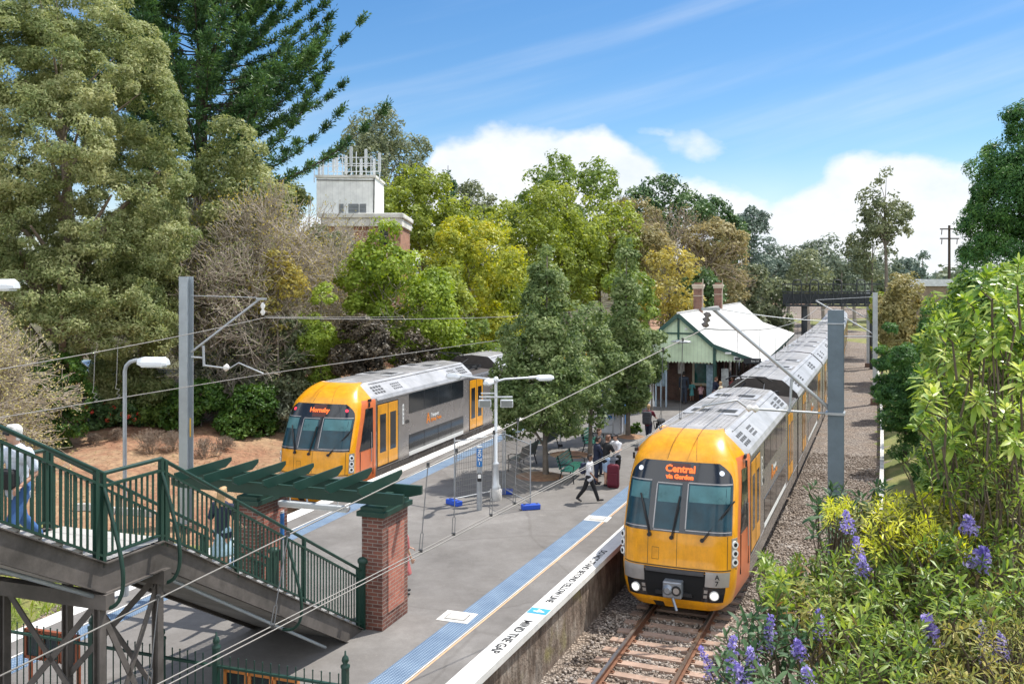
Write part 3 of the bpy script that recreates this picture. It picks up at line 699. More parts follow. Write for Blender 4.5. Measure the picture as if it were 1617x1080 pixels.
    for yy in (5.6, 9.6):
        for x in (-.36, .36):
            u = MB(); u.box((x, yy, 4.414), (.62, .68, .012), mi=1)
            for q in range(5): u.box((x, yy-.26+q*.13, 4.412+.012), (.58, .075, .02))
            part(u, 'roof_grille', [VENT, ROOFG])
    for (ya, yb) in ((4.9, 6.3), (8.9, 10.3)):
        u = MB(); u.box((0, (ya+yb)/2, 4.40), (1.62, yb-ya, .03)); part(u, 'roof_hatch', ROOFW)
    for s_ in (-1, 1): u = MB(); u.tube([(s_*1.0, y0+.2, 4.30), (s_*1.0, yw-.1, 4.30)], .018, 6); part(u, 'cable_pipe', ROOFW)
    if well_end:
        u = MB()
        for x in (-.75, .75): u.beam((x, yw+.2, 3.95), (x, y1-.2, 3.95), .08, .12)
        for yy in (yw+.5, yw+1.5, yw+2.5): u.beam((-.9, yy, 4.02), (.9, yy, 4.02), .07, .07)
        u.tube([(-.55, yw+.4, 4.1), (-.35, yw+2.3, 4.35), (-.3, yw+.6, 4.72)], .03, 6); u.tube([(.55, yw+.4, 4.1), (.35, yw+2.3, 4.35), (.3, yw+.6, 4.72)], .03, 6)
        u.tube([(-.85, yw+.6, 4.62), (-.6, yw+.6, 4.76), (.6, yw+.6, 4.76), (.85, yw+.6, 4.62)], .025, 6)
        for x in (-.7, .7):
            for yy in (yw+.5, yw+2.5): u.lathe((x, yy, 3.82), [(.06, 0), (.10, .05), (.06, .08), (.10, .13), (.05, .2)], 10)
        part(u, 'pantograph', RUB)
    # gangway at the far end
    u = MB(); u.box((0, y1+.22, 2.2), (1.5, .46, 2.6)); part(u, 'gangway', RUB)
    if not cab: return car
    # ------------------------------------------------------------ driver's end
    ul = lambda z: .93-(.20*max(0, (z-3.28)/.44)**2.5 if z > 3.28 else 0)
    u = MB(); nose_panel(u, 2.10, 3.72, -1, 1, .010, 22, 26, 0, ul); ws = part(u, 'windscreen', BLACKP)
    for (z0, z1, a, c) in ((2.20, 3.22, -.90, -.50), (2.16, 3.18, -.39, .06), (2.20, 3.22, .17, .915)):
        u = MB(); nose_panel(u, z0, z1, a, c, .018, 8, 8); q = part(u, 'pane', GLASST); q.parent = ws
        u = MB(); nose_panel(u, z0+(z1-z0)*.60, z1-.03, a+.03, c-.03, .0205, 4, 8); q = part(u, 'painted_reflection', PANE_REFL); q.parent = ws  # lighter upper panel: reflection and cab interior tone painted on the glass
        u = MB(); nose_panel(u, z1+.01, z1+.035, a, c, .022, 1, 8); nose_panel(u, z0-.04, z0-.02, a, c, .022, 1, 8)
        if a > -.5: nose_panel(u, z0, z1, a-.012, a+.006, .022, 8, 1)
        q = part(u, 'glazing_bead', SILV); q.parent = ws
    for (a, c, z0) in ((-.45, -.62, 2.0), (-.06, .02, 1.98), (.46, .86, 1.98)):
        u = MB(); p = nose(z0, a)+nose_n(z0, a)*.06; q = nose(2.72, c)+nose_n(2.72, c)*.06
        u.tube([p, q], .016, 6); u.tube([p+Vector((.04, 0, 0)), q+Vector((.03, 0, -.02))], .011, 6)
        u.tube([nose(z0, a), p+nose_n(z0, a)*.02], .05, 10); d = (q-p).normalized(); u.tube([q-d*.42, q+d*.22], .022, 6); part(u, 'wiper', RUB)
    sy = Vector((0, .43, 1)).normalized()
    if dest:
        u = MB(); nose_panel(u, 3.27, 3.68, -.19, .19, .016, 3, 4); q = part(u, 'destination_sign', LEDB)
        def led(t, z, size): o = text_mesh(t, size, nose(z, 0)+Vector((0, -.024, .010)), (1, 0, 0), sy, car, 'led_text', LED, .002, bold=.010, world=False); o.parent = q
        if len(dest) > 1: led(dest[0], 3.54, .25); led(dest[1], 3.36, .15)
        else: led(dest[0], 3.49, .23)
    for u_ in (-.76, .76):
        m = MB(); p = nose(3.50, u_); n = nose_n(3.50, u_); disc(m, p+n*.012, n, .062, .014); part(m, 'marker_lamp', marker)
    # seams on the yellow panel
    for u_ in (-.48, .03, -.90, .87): m = MB(); nose_panel(m, 1.30, 2.08, u_-.004, u_+.004, .003, 4, 1); part(m, 'panel_seam', SEAM)
    m = MB(); nose_panel(m, 1.262, 1.29, -.99, .99, .006, 1, 24); part(m, 'panel_seam', SEAM)
    m = MB(); nose_panel(m, 1.42, 1.43, -.405, -.28, .003, 1, 1); nose_panel(m, 1.70, 1.71, -.405, -.28, .003, 1, 1); nose_panel(m, 1.43, 1.70, -.405, -.40, .003, 1, 1); nose_panel(m, 1.43, 1.70, -.285, -.28, .003, 1, 1); part(m, 'hatch_outline', SEAM)
    for u_ in (-.28, .30): m = MB(); nose_panel(m, 3.76, 4.30, u_-.004, u_+.004, .003, 8, 1); part(m, 'panel_seam', SEAM)
    # side lamp clusters
    for s_ in (-1, 1):
        m = MB(); nose_panel(m, 1.32, 2.02, min(s_*.93, s_*.995), max(s_*.93, s_*.995), .012, 6, 6); cl = part(m, 'lamp_cluster', SILV)
        for zz in (1.45, 1.66, 1.87):
            p = nose(zz, s_*.965); n = Vector((s_*.72, -.69, .06)).normalized(); m = MB()
            m.tube([p+n*.0, p+n*.05], [.095, .088], 18, 0); m.tube([p+n*.045, p+n*.056], .05, 14, 1); q = part(m, 'headlight', [LAMPW, RUB]); q.parent = cl
    # bumper
    m = MB(); nose_panel(m, .52, 1.24, -.60, .60, .008, 6, 12); part(m, 'coupler_recess', mat('deep_black_recess', (.006, .006, .007), .9) if 'deep_black_recess' not in bpy.data.materials else bpy.data.materials['deep_black_recess'])
    for s_ in (-1, 1):
        m = MB(); nose_panel(m, .90, 1.235, min(s_*.53, s_*.90), max(s_*.53, s_*.90), .035, 4, 8); bp_ = part(m, 'bumper_panel', SILV)
        m = MB(); nose_panel(m, .52, .885, min(s_*.50, s_*.86), max(s_*.50, s_*.86), .014, 4, 8); part(m, 'lamp_pocket', BLACKP)
        p = nose(.70, s_*.70); n = nose_n(.70, s_*.70); m = MB(); disc(m, p+n*.01, n, .115, .035, 0, 20); hl = part(m, 'headlight', LAMPW); m = MB(); disc(m, p+n*.04, n, .088, .012, 0, 20); part(m, 'lens', HEADL).parent = hl
        for zz in (.66, .78):
            m = MB(); nose_panel(m, zz-.04, zz+.035, min(s_*.52, s_*.58), max(s_*.52, s_*.58), .02, 1, 2); part(m, 'cable_socket', SILV)
        if s_ > 0 and bump_marks:
            for ch, z in (('A', 1.14), ('7', .99)):
                text_mesh(ch, .16, nose(z, .72)+nose_n(z, .72)*.040, Vector((1, .12, 0)), (0, 0, 1), car, 'lettering', RUB, .001, bold=.004, world=False)
    m = MB(); nose_panel(m, 1.14, 1.22, -.50, .50, .05, 2, 10); part(m, 'buffer_beam', mat('dark_grey_steel', (.07, .07, .075), .5, .4) if 'dark_grey_steel' not in bpy.data.materials else bpy.data.materials['dark_grey_steel'])
    m = MB(); m.box((0, -.10, .80), (.46, .30, .40), bev=.03); m.tube([(-.10, -.25, .80), (-.10, -.33, .80)], [.13, .07], 16); m.tube([(.11, -.252, .80), (.11, -.28, .80)], .12, 16, 1); m.tube([(.11, -.28, .80), (.11, -.285, .80)], .075, 16, 2)
    m.beam((.02, -.26, .62), (.14, -.36, .36), .05, .04, 0); m.box((0, .0, .66), (.9, .12, .08), mi=1); part(m, 'coupler', [mat('coupler_grey', (.30, .33, .37), .4, .6) if 'coupler_grey' not in bpy.data.materials else bpy.data.materials['coupler_grey'], RUB, SILV])
    m = MB(); nose_panel(m, .26, .40, -.42, -.22, .006, 2, 4); part(m, 'towing_notch', RUB)
    # cab doors and side windows
    for s_ in (-1, 1):
        def sidep(y, z): 
            e = nose(z, 1); bh = prof_hw(z); y_ = max(y, e.y); x = e.x+(bh-e.x)*(y_-e.y)/(2.4-e.y); return Vector((s_*x, y_, z))
        m = MB(); zs = [2.0, 2.4, 2.8, 3.2, 3.5]; off = Vector((s_*.012, 0, 0))
        ya = {2.0: .95, 2.4: 1.12, 2.8: 1.25, 3.2: 1.42, 3.5: 1.55}
        rows = [[sidep(ya[z], z)+off, sidep((ya[z]+2.0)/2, z)+off, sidep(2.0, z)+off] for z in zs]; vs = [p for r_ in rows for p in r_]
        m.add(vs, [(i*3+j, i*3+j+1, i*3+j+4, i*3+j+3) for i in range(4) for j in range(2)]); q = part(m, 'cab_window', GLASSD)
        m = MB()
        for yy in (1.02, 2.03): m.beam(sidep(yy, 1.0)+off, sidep(max(yy, 1.0 if yy < 1.5 else 2.03), 3.5 if yy > 1.5 else 1.98)+off, .02, .02)
        m.tube([sidep(1.85, 1.5)+off*3, sidep(1.85, 2.6)+off*3], .018, 6, 1); part(m, 'cab_door', [RUB, SILV])
        m = MB(); m.box((s_*1.44, 1.9, 3.78), (.06, .2, .10), bev=.01); m.box((s_*1.48, 1.8, 3.62), (.05, .06, .16)); part(m, 'side_lamp', [RUB])
    return car
emb = mat('orange_emblem', (.75, .24, .03), .5)
def make_train(fn, hd, ncar, label, dest, marker, bm=True):
    p = fn(0); tr = empty('passenger_train', p, -hd(0), label, 'train', 'double deck electric trains')
    MT = MW[tr.name]
    def place(c, k):
        a = fn(k*PITCH); b = fn(k*PITCH+CARL); d = b-a; h = math.atan2(d.x, d.y)
        c.location = MT.inverted() @ a; c.rotation_euler = (0, 0, -h+hd(0))
    MW['tmp'] = Matrix.Identity(4)
    c0 = carriage(tr, True, True, dest, marker, bm); place(c0, 0)
    if ncar > 1:
        c1 = carriage(tr, False, False); place(c1, 1)
        for k in range(2, ncar):
            c = copy_tree(c1, tr); place(c, k)
    return tr
HSC = .955
make_train(lambda s: track(s, 0, 0), lambda s: thead(s), 8, 'long yellow fronted double deck train showing Central on its destination board', ['Central', 'via Gordon'], WLED)
HSC = 1.01
hl = math.atan2(LU.x, LU.y)
TL = ((Vector((-7.1, 33.15, 0))-L0).dot(LU))
make_train(lambda s: left(TL+s, 2.0, .08), lambda s: hl, 3, 'yellow fronted double deck train showing Hornsby, on the left beyond the pergola', ['Hornsby'], REDL, False)
# ================================================================ masts, wires, gantry
GALV = mat('galvanised_steel', (.40, .42, .44), .5, .45, var=.12, vs=2, stain=.2)
GALVD = mat('blue_grey_mast_paint', (.13, .17, .205), .55, .25, var=.12, vs=2, stain=.2)
MASTL = mat('pale_grey_mast', (.36, .40, .43), .5, .35, var=.08, vs=1.5, stain=.15)
ALU = mat('light_grey_lamp_metal', (.62, .64, .65), .4, .3, var=.05)
WIRE = mat('weathered_wire', (.30, .29, .27), .5, .6, var=.1)
WIREL = mat('pale_bare_wire', (.27, .255, .235), .6, .3, var=.15)
PORC = mat('glazed_insulator', (.72, .70, .66), .2, var=.05)
INSB = mat('brown_insulator', (.12, .10, .09), .3, var=.1)
def hcol(m, base, h, w, ang, t=.025, mi=0):
    base = Vector(base); c, s = math.cos(ang), math.sin(ang); X = Vector((c, s, 0)); Y = Vector((-s, c, 0))
    for e in (-1, 1): m.box(base+Y*(e*(w/2-t/2))+Vector((0, 0, h/2)), (w, t, h), rz=ang, mi=mi)
    m.box(base+Vector((0, 0, h/2)), (t, w-2*t, h), rz=ang, mi=mi)
def mast(base, h, w, ang, mt, label, group='overhead line masts'):
    b = Vector(base); r = empty('overhead_line_mast', b, ang, label, 'mast', group)
    m = MB(); hcol(m, b, h, w, ang); m.build('column', mt, r)
    m = MB(); m.box(b+Vector((0, 0, .05)), (w*1.9, w*1.9, .5), rz=ang, bev=.03); m.build('footing', mat('rusty_mast_footing', (.16, .10, .075), .9) if 'rusty_mast_footing' not in bpy.data.materials else bpy.data.materials['rusty_mast_footing'], r)
    return r
def insul(m, a, b, r=.06, n=4, mi=0):
    a, b = Vector(a), Vector(b); pts = []; rr = []
    for i in range(n*2+1):
        pts.append(a.lerp(b, i/(n*2))); rr.append(r if i % 2 else r*.38)
    m.tube(pts, rr, 10, mi)
# right near mast and its cantilever over the near train
mr = Vector(P(1320, 500, 23.0)); mb = Vector((mr.x, mr.y, -.2)); mtop = CZ-(490-HY)*23/F
rm = mast(mb, mtop+.2, .37, -thead(0), GALVD, 'dark blue grey overhead line mast standing right beside the near train')
Yc = mb.y
a0 = P(1310, 645, Yc); tip = P(1126, 488, Yc+.1)
m = MB(); m.tube([a0, tip], .045, 8); m.build('bracket_tube', GALV, rm)
m = MB(); m.tube([P(1308, 653, Yc), P(1196, 646, Yc)], .03, 8); m.tube([P(1250, 598, Yc), P(1247, 650, Yc)], .035, 8); m.build('registration_tube', GALV, rm)
m = MB(); insul(m, P(1198, 646, Yc), P(1178, 644, Yc), .10, 2); m.build('insulator', PORC, rm)
m = MB(); m.tube([P(1183, 646, Yc), P(1164, 632, Yc), P(1110, 641, Yc), P(1109, 645, Yc)], .026, 8); m.build('registration_arm', GALV, rm)
m = MB(); m.box(P(1122, 488, Yc), (.46, .10, .07), rz=0); m.build('bracket_cap', GALV, rm)
m = MB(); cA, cB = P(1118, 493, Yc), P(1113, 517, Yc); insul(m, cA, cB, .11, 3); m.build('insulator', INSB, rm)
m = MB()
c0, c1 = P(1131, 487, Yc), P(1312, 508, Yc)
for k in range(26): pass
m.tube([c0.lerp(c1, k/20)+Vector((0, 0, -.05*math.sin(math.pi*k/20))) for k in range(21)], .012, 5); m.build('stay_chain', GALV, rm)
m = MB(); m.box(P(1319, 652, Yc)+Vector((0, 0, 0)), (.46, .46, .06), rz=-thead(0)); m.box(Vector((mb.x, mb.y, mtop-.33)), (.42, .42, .03), rz=-thead(0)); m.build('clamp', GALV, rm)
# left mast
ml = Vector(P(294, 500, 30.8)); lb = Vector((ml.x, ml.y, gz(ml.x, ml.y)-.1)); ltop = CZ-(437-HY)*30.8/F
lm = mast(lb, ltop-lb.z, .33, -hl, MASTL, 'pale grey overhead line mast rising behind the green stair')
Yl = ml.y
m = MB(); m.tube([P(302, 556, Yl), P(411, 472, Yl)], .04, 8); m.box(P(413, 472, Yl), (.34, .1, .07)); m.build('bracket_tube', GALV, lm)
m = MB(); m.tube([P(302, 564, Yl), P(322, 565, Yl)], .035, 8); m.tube([P(321, 546, Yl), P(322, 578, Yl)], .045, 8); m.tube([P(322, 577, Yl), P(353, 581, Yl)], .03, 8); m.build('registration_tube', GALV, lm)
m = MB(); insul(m, P(353, 580, Yl), P(362, 581, Yl), .14, 1); m.build('insulator', PORC, lm); m = MB(); insul(m, P(415, 478, Yl), P(415, 498, Yl), .09, 2); m.build('insulator', PORC, lm)
m = MB(); m.tube([P(362, 582, Yl), P(377, 573, Yl), P(416, 590, Yl)], .026, 8); m.build('registration_arm', GALV, lm)
m = MB(); m.tube([P(302, 467, Yl), P(405, 470, Yl)], .014, 6); m.build('stay_chain', GALV, lm)
m = MB(); m.box(P(300.5, 675, Yl-.2), (.04, .02, .62)); m.build('number_plate', mat('yellow_plate', (.55, .32, .03), .5), lm)
# further masts on the right
def far_mast(px, pyb, ptop, label):
    b = G(px, pyb, -.1); h = CZ-(ptop-HY)*b.y/F; r = mast(b, h+.1, .33, -thead(50), GALV, label)
    m = MB(); y = b.y; q = Vector((-.92, .38, 0))
    m.tube([b+Vector((0, 0, h-2.9)), b+q*4.0+Vector((0, 0, h-.5))], .045, 6); m.tube([b+Vector((0, 0, h-3.0)), b+q*3.3+Vector((0, 0, h-3.05))], .035, 6)
    m.tube([b+Vector((0, 0, h-.2)), b+q*4.0+Vector((0, 0, h-.45))], .018, 6); m.build('bracket_tube', GALV, r); return r
f1 = far_mast(1382, 636, 462, 'grey overhead line mast beyond the shrubs on the right, nearer of the far pair')
f2 = far_mast(1371, 578, 458, 'grey overhead line mast further down the line, under the gantry')
# overhead wires of the right track
def wire(m, pts, r, sag=0, n=14):
    out = []
    for a, b in zip(pts, pts[1:]):
        a, b = Vector(a), Vector(b)
        for i in range(n+1):
            t = i/n; p = a.lerp(b, t); p.z -= sag*4*t*(1-t); out.append(p)
    m.tube(out, r, 6, 0)
ow = empty('overhead_wires', P(1113, 520, Yc), 0, 'overhead wires sloping across the platform from the near train towards the lower left', 'overhead wires')
cs = P(1113, 519, Yc); ce = P(-60, 1096, 10.6)
m = MB(); wire(m, [ce, cs], .012, .02); m.build('catenary_wire', WIREL, ow)
ks = P(1110, 643, Yc); ke = P(150, 1130, 9.4)
m = MB(); wire(m, [ke, ks], .009, .0); m.build('contact_wire', WIREL, ow)
m = MB(); wire(m, [ke+Vector((.09, 0, -.02)), ks+Vector((.04, 0, 0))], .009, .0); m.build('contact_wire', WIREL, ow)
def at_px(a, b, px):
    a, b = Vector(a), Vector(b); k = (px-CX)/F; t = (k*a.y-a.x)/((b.x-a.x)-k*(b.y-a.y)); return a.lerp(b, t)
for px, px2 in ((1078, 1074), (1047, 1043), (818, 812), (780, 775), (721, 716), (676, 664), (455, 430), (250, 235)):
    a = at_px(ce, cs, px); b = at_px(ke, ks, px2)
    m = MB(); q = a.lerp(b, .80); m.tube([a, q], .009, 5)
    for e in (-.02, .02): m.tube([q, q.lerp(b, .15)+Vector((e, 0, 0)), b+Vector((e, 0, 0))], .007, 5)
    m.box(a, (.05, .05, .08)); m.box(b, (.06, .05, .04)); m.build('dropper', mat('dark_dropper_wire', (.05, .05, .05), .6) if 'dark_dropper_wire' not in bpy.data.materials else bpy.data.materials['dark_dropper_wire'], ow)
fm = f1.location; q1 = Vector((fm.x-3.6, fm.y+1.4, 0)); z1 = CZ-(470-HY)*fm.y/F
m = MB(); wire(m, [cs, Vector((q1.x, q1.y, 6.55)), track(82, 0, 6.6), track(118, 0, 6.6)], .016, .55); m.build('catenary_wire', WIRE, ow)
m = MB(); wire(m, [ks, Vector((q1.x, q1.y, 5.0)), track(82, 0, 5.0), track(118, 0, 5.0)], .014, .02); m.build('contact_wire', WIRE, ow)
for k in range(1, 8):
    t = k/8; a = Vector(cs).lerp(Vector((q1.x, q1.y, 6.55)), t); a.z -= .55*4*t*(1-t); b = Vector(ks).lerp(Vector((q1.x, q1.y, 5.0)), t)
    m = MB(); m.tube([a, b], .008, 5); m.build('dropper', bpy.data.materials['dark_dropper_wire'], ow)
# left track wires
lw = empty('overhead_wires', P(416, 500, Yl), 0, 'overhead wires above the left track, passing in front of the left mast', 'overhead wires')
a_, b_, c_ = P(-40, 590, 19.5), P(416, 502, Yl), left(52, 1.75, 6.5)
m = MB(); wire(m, [a_, b_], .012, .06); wire(m, [b_, c_], .016, .5); m.build('catenary_wire', WIREL, lw)
a2, b2, c2 = P(-40, 666, 19.5), P(416, 591, Yl), left(52, 1.75, 4.85)
m = MB(); wire(m, [a2, b2], .012, 0); wire(m, [b2, c2], .015, 0); m.build('contact_wire', WIREL, lw)
for px in (150, 186):
    a = at_px(a_, b_, px); b = at_px(a2, b2, px-3); q = a.lerp(b, .72)
    m = MB(); m.tube([a, q, q+Vector((-.03, 0, -.12)), q+Vector((.08, 0, -.15)), q+Vector((0, 0, -.25)), q+Vector((.10, 0, -.29)), b], .009, 5); m.build('dropper', WIRE, lw)
m = MB(); wire(m, [P(-40, 640, 24), P(302, 565, Yl)], .008, .1)
ew = empty('feeder_wire', P(416, 500, Yl), 0, 'thin feeder wire running level from the left mast bracket across the trees', 'wire'); m = MB(); wire(m, [P(418, 500, Yl), P(640, 500, 48), P(900, 496, 90)], .012, .03); m.build('wire', WIREL, ew)
# signal gantry far down the line
STG = mat('dark_signal_gantry_steel', (.035, .04, .045), .6, .3)
Yg = 92.0
gt = empty('signal_gantry', P(1310, 480, Yg), 0, 'dark lattice signal gantry with hooped walkway spanning the tracks in the distance', 'signal gantry')
m = MB()
zt, zb, zm = P(0, 449, Yg).z, P(0, 483, Yg).z, P(0, 461, Yg).z
xa, xb = P(1238, 0, Yg).x, P(1388, 0, Yg).x
for dy in (-.5, .5):
    for z in (zt, zm, zb): m.beam((xa, Yg+dy, z), (xb, Yg+dy, z), .10, .12)
    k = 16
    for i in range(k):
        x0, x1 = xa+(xb-xa)*i/k, xa+(xb-xa)*(i+1)/k
        m.beam((x0, Yg+dy, zm if i % 2 else zb), (x1, Yg+dy, zb if i % 2 else zm), .07, .07)
        if i % 2 == 0: m.beam((x0, Yg+dy, zm), (x0, Yg+dy, zt), .04, .04)
m.box(((xa+xb)/2, Yg, zb+.1), (xb-xa, 1.0, .06)); m.box(((xa+xb)/2, Yg+.45, (zb+zm)/2), (xb-xa, .02, (zm-zb)*.75)); m.build('truss', STG, gt)
for px in (1256, 1283, 1319, 1356):
    x = P(px, 0, Yg).x; w = .42; m = MB()
    m.tube([(x-w, Yg-.55, zb), (x-w, Yg-.55, zt+.1), (x-w*.7, Yg-.55, zt+.42), (x+w*.7, Yg-.55, zt+.42), (x+w, Yg-.55, zt+.1), (x+w, Yg-.55, zb)], .06, 6); m.build('ladder_hoop', STG, gt)
for px in (1270, 1378):
    x = P(px, 0, Yg).x; m = MB(); m.beam((x, Yg, -.3), (x, Yg, zb), .45, .45); m.build('column', STG, gt)
# ================================================================ station building
GRN = lambda: None
def boards(name, col, gap=.18, axis='X', dark=.72):
    m, nt, b = nodes(name); L = nt.links.new; tc = N(nt, 'ShaderNodeTexCoord'); sp = N(nt, 'ShaderNodeSeparateXYZ'); L(tc.outputs['Object'], sp.inputs[0])
    a = N(nt, 'ShaderNodeMath', operation='MULTIPLY'); a.inputs[1].default_value = 1/gap; L(sp.outputs[axis], a.inputs[0])
    f = N(nt, 'ShaderNodeMath', operation='FRACT'); L(a.outputs[0], f.inputs[0])
    n = N(nt, 'ShaderNodeTexNoise', i_Scale=2, i_Detail=5); L(tc.outputs['Object'], n.inputs['Vector'])
    r = ramp(nt, f.outputs[0], [(0, mul(col, dark)), (.06, mul(col, dark)), (.09, col), (1, col)])
    k = ramp(nt, n.outputs['Fac'], [(.3, (.86,)*3), (.7, (1.1,)*3)]); mx = N(nt, 'ShaderNodeMix', data_type='RGBA', blend_type='MULTIPLY'); mx.inputs['Factor'].default_value = 1
    L(r.outputs['Color'], mx.inputs[6]); L(k.outputs['Color'], mx.inputs[7]); L(mx.outputs[2], b.inputs['Base Color']); b.inputs['Roughness'].default_value = .6
    bp = N(nt, 'ShaderNodeBump', i_Strength=.5, i_Distance=.02); L(f.outputs[0], bp.inputs['Height']); L(bp.outputs['Normal'], b.inputs['Normal']); return m
def brick_mat(name, c1, c2, mortar, scale=1.0, bw=.23, bh=.075, plane='XZ'):
    m, nt, b = nodes(name); L = nt.links.new; tc = N(nt, 'ShaderNodeTexCoord'); sp = N(nt, 'ShaderNodeSeparateXYZ'); L(tc.outputs['Object'], sp.inputs[0])
    ad = N(nt, 'ShaderNodeMath', operation='ADD'); L(sp.outputs['X'], ad.inputs[0]); L(sp.outputs['Y'], ad.inputs[1])
    cv = N(nt, 'ShaderNodeCombineXYZ'); L(ad.outputs[0], cv.inputs[0]); L(sp.outputs['Z'], cv.inputs[1])
    br = N(nt, 'ShaderNodeTexBrick'); br.inputs['Scale'].default_value = scale; br.inputs['Brick Width'].default_value = bw; br.inputs['Row Height'].default_value = bh
    br.inputs['Mortar Size'].default_value = .009; br.inputs['Color1'].default_value = (*c1, 1); br.inputs['Color2'].default_value = (*c2, 1); br.inputs['Mortar'].default_value = (*mortar, 1)
    L(cv.outputs[0], br.inputs['Vector'])
    n = N(nt, 'ShaderNodeTexNoise', i_Scale=2.2, i_Detail=8, i_Roughness=.7); L(tc.outputs['Object'], n.inputs['Vector'])
    k = ramp(nt, n.outputs['Fac'], [(.3, (.5, .48, .48)), (.5, (1, 1, 1)), (.7, (1.25, 1.2, 1.15))]); mx = N(nt, 'ShaderNodeMix', data_type='RGBA', blend_type='MULTIPLY'); mx.inputs['Factor'].default_value = 1
    L(br.outputs['Color'], mx.inputs[6]); L(k.outputs['Color'], mx.inputs[7]); L(mx.outputs[2], b.inputs['Base Color']); b.inputs['Roughness'].default_value = .85
    bp = N(nt, 'ShaderNodeBump', i_Strength=.6, i_Distance=.01); bp.invert = True; L(br.outputs['Fac'], bp.inputs['Height']); L(bp.outputs['Normal'], b.inputs['Normal']); return m
PALEG = boards('pale_green_boards', (.62, .74, .52), .22)
DKG = mat('dark_green_timber', (.022, .075, .058), .45, var=.12, coat=.2)
CREAM = mat('cream_joinery', (.62, .55, .42), .6, var=.08)
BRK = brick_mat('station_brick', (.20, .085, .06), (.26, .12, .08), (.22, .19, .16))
BRK_SHADE = brick_mat('shaded_station_brick', (.10, .055, .04), (.14, .07, .05), (.12, .10, .09))  # station brick darkened, canopy shade put into its colour
def roof_white():
    m, nt, b = nodes('white_corrugated_roof'); L = nt.links.new; tc = N(nt, 'ShaderNodeTexCoord'); sp = N(nt, 'ShaderNodeSeparateXYZ'); L(tc.outputs['Object'], sp.inputs[0])
    a = N(nt, 'ShaderNodeMath', operation='MULTIPLY'); a.inputs[1].default_value = 2*math.pi/.16; L(sp.outputs['Y'], a.inputs[0])
    s = N(nt, 'ShaderNodeMath', operation='SINE'); L(a.outputs[0], s.inputs[0])
    n = N(nt, 'ShaderNodeTexNoise', i_Scale=.6, i_Detail=8, i_Roughness=.7); L(tc.outputs['Object'], n.inputs['Vector'])
    r = ramp(nt, n.outputs['Fac'], [(.3, (.40, .385, .36)), (.5, (.51, .50, .48)), (.75, (.57, .565, .55))]); L(r.outputs['Color'], b.inputs['Base Color']); b.inputs['Roughness'].default_value = .6
    bp = N(nt, 'ShaderNodeBump', i_Strength=.5, i_Distance=.03); L(s.outputs[0], bp.inputs['Height']); L(bp.outputs['Normal'], b.inputs['Normal']); return m
ROOF = roof_white()
bh_ = R(20); BO = Vector((P(1072, 0, 54.2).x, 54.2, 0)); BA = Vector((math.sin(bh_), math.cos(bh_), 0)); BR = Vector((math.cos(bh_), -math.sin(bh_), 0))
sb = empty('station_building', (BO.x, BO.y, PLAT), -bh_, 'pale green gabled station building with a white roof and two brick chimneys', 'station building')
BL = 33.0
RP = [(-5.2, 3.75), (-2.05, 4.72), (0, 6.50), (2.05, 4.72), (4.85, 3.75)]        # roof profile, heights over rail
def Lz(z): return z-PLAT
m = MB()
for (a, b) in zip(RP, RP[1:]):
    d = Vector((b[0]-a[0], 0, b[1]-a[1])).normalized(); nrm = Vector((-d.z, 0, d.x))*.07
    p = [Vector((a[0], -.35, Lz(a[1]))), Vector((b[0], -.35, Lz(b[1])))]
    vs = [p[0], p[1], p[1]+Vector((0, BL+.35, 0)), p[0]+Vector((0, BL+.35, 0))]; vs += [v+nrm for v in vs]
    m.add(vs, [(3, 2, 1, 0), (4, 5, 6, 7), (0, 1, 5, 4), (1, 2, 6, 5), (2, 3, 7, 6), (3, 0, 4, 7)])
rf = m.build('roof', ROOF, sb, world=False)
m = MB(); m.box((0, BL/2, Lz(6.56)), (.22, BL+.3, .06)); m.build('ridge_cap', ROOF, sb, world=False).parent = rf
for v in (7.6, 17.8):
    m = MB(); h = 1.9
    m.box((.0, v, Lz(6.3)+h/2), (.55, .75, h), mi=0); m.box((0, v, Lz(6.3)+h*.62), (.59, .79, .05), mi=1); m.box((0, v, Lz(6.3)+h-.18), (.66, .86, .14), mi=1); m.box((0, v, Lz(6.3)+h-.03), (.74, .94, .16), mi=1); m.box((0, v, Lz(6.3)+h+.1), (.46, .62, .12), mi=0)
    m.tube([(.36, v-.42, Lz(6.2)), (.36, v-.42, Lz(8.6))], .03, 6, 1)
    c = m.build('chimney', [BRK, mat('sandstone_band', (.50, .42, .33), .8) if 'sandstone_band' not in bpy.data.materials else bpy.data.materials['sandstone_band']], sb, world=False); c.parent = rf
# gable: pale boarding with a saw tooth hem, half timber above
zh = Lz(3.70)
m = MB()
m.prism([(-2.0, zh), (2.0, zh), (2.0, Lz(4.68)), (0, Lz(6.36)), (-2.0, Lz(4.68))], (0, -.10, 0), (1, 0, 0), (0, 0, 1), (0, .06, 0))
m.prism([(-5.0, zh), (-2.0, zh), (-2.0, Lz(4.62)), (-5.0, Lz(3.78))], (0, -.10, 0), (1, 0, 0), (0, 0, 1), (0, .06, 0))
m.prism([(2.16, zh+.12), (4.7, zh+.12), (4.7, Lz(3.83)), (2.16, Lz(4.60))], (0, -.10, 0), (1, 0, 0), (0, 0, 1), (0, .06, 0))
for k in range(37):
    x = -5.0+k*.19
    m.prism([(x+.01, zh+.004), (x+.18, zh+.004), (x+.095, zh-.10)], (0, -.10, 0), (1, 0, 0), (0, 0, 1), (0, .05, 0))
for k in range(13):
    x = 2.18+k*.19
    m.prism([(x+.01, zh+.124), (x+.18, zh+.124), (x+.095, zh+.02)], (0, -.10, 0), (1, 0, 0), (0, 0, 1), (0, .05, 0))
gb = m.build('gable', PALEG, sb, world=False)
m = MB()
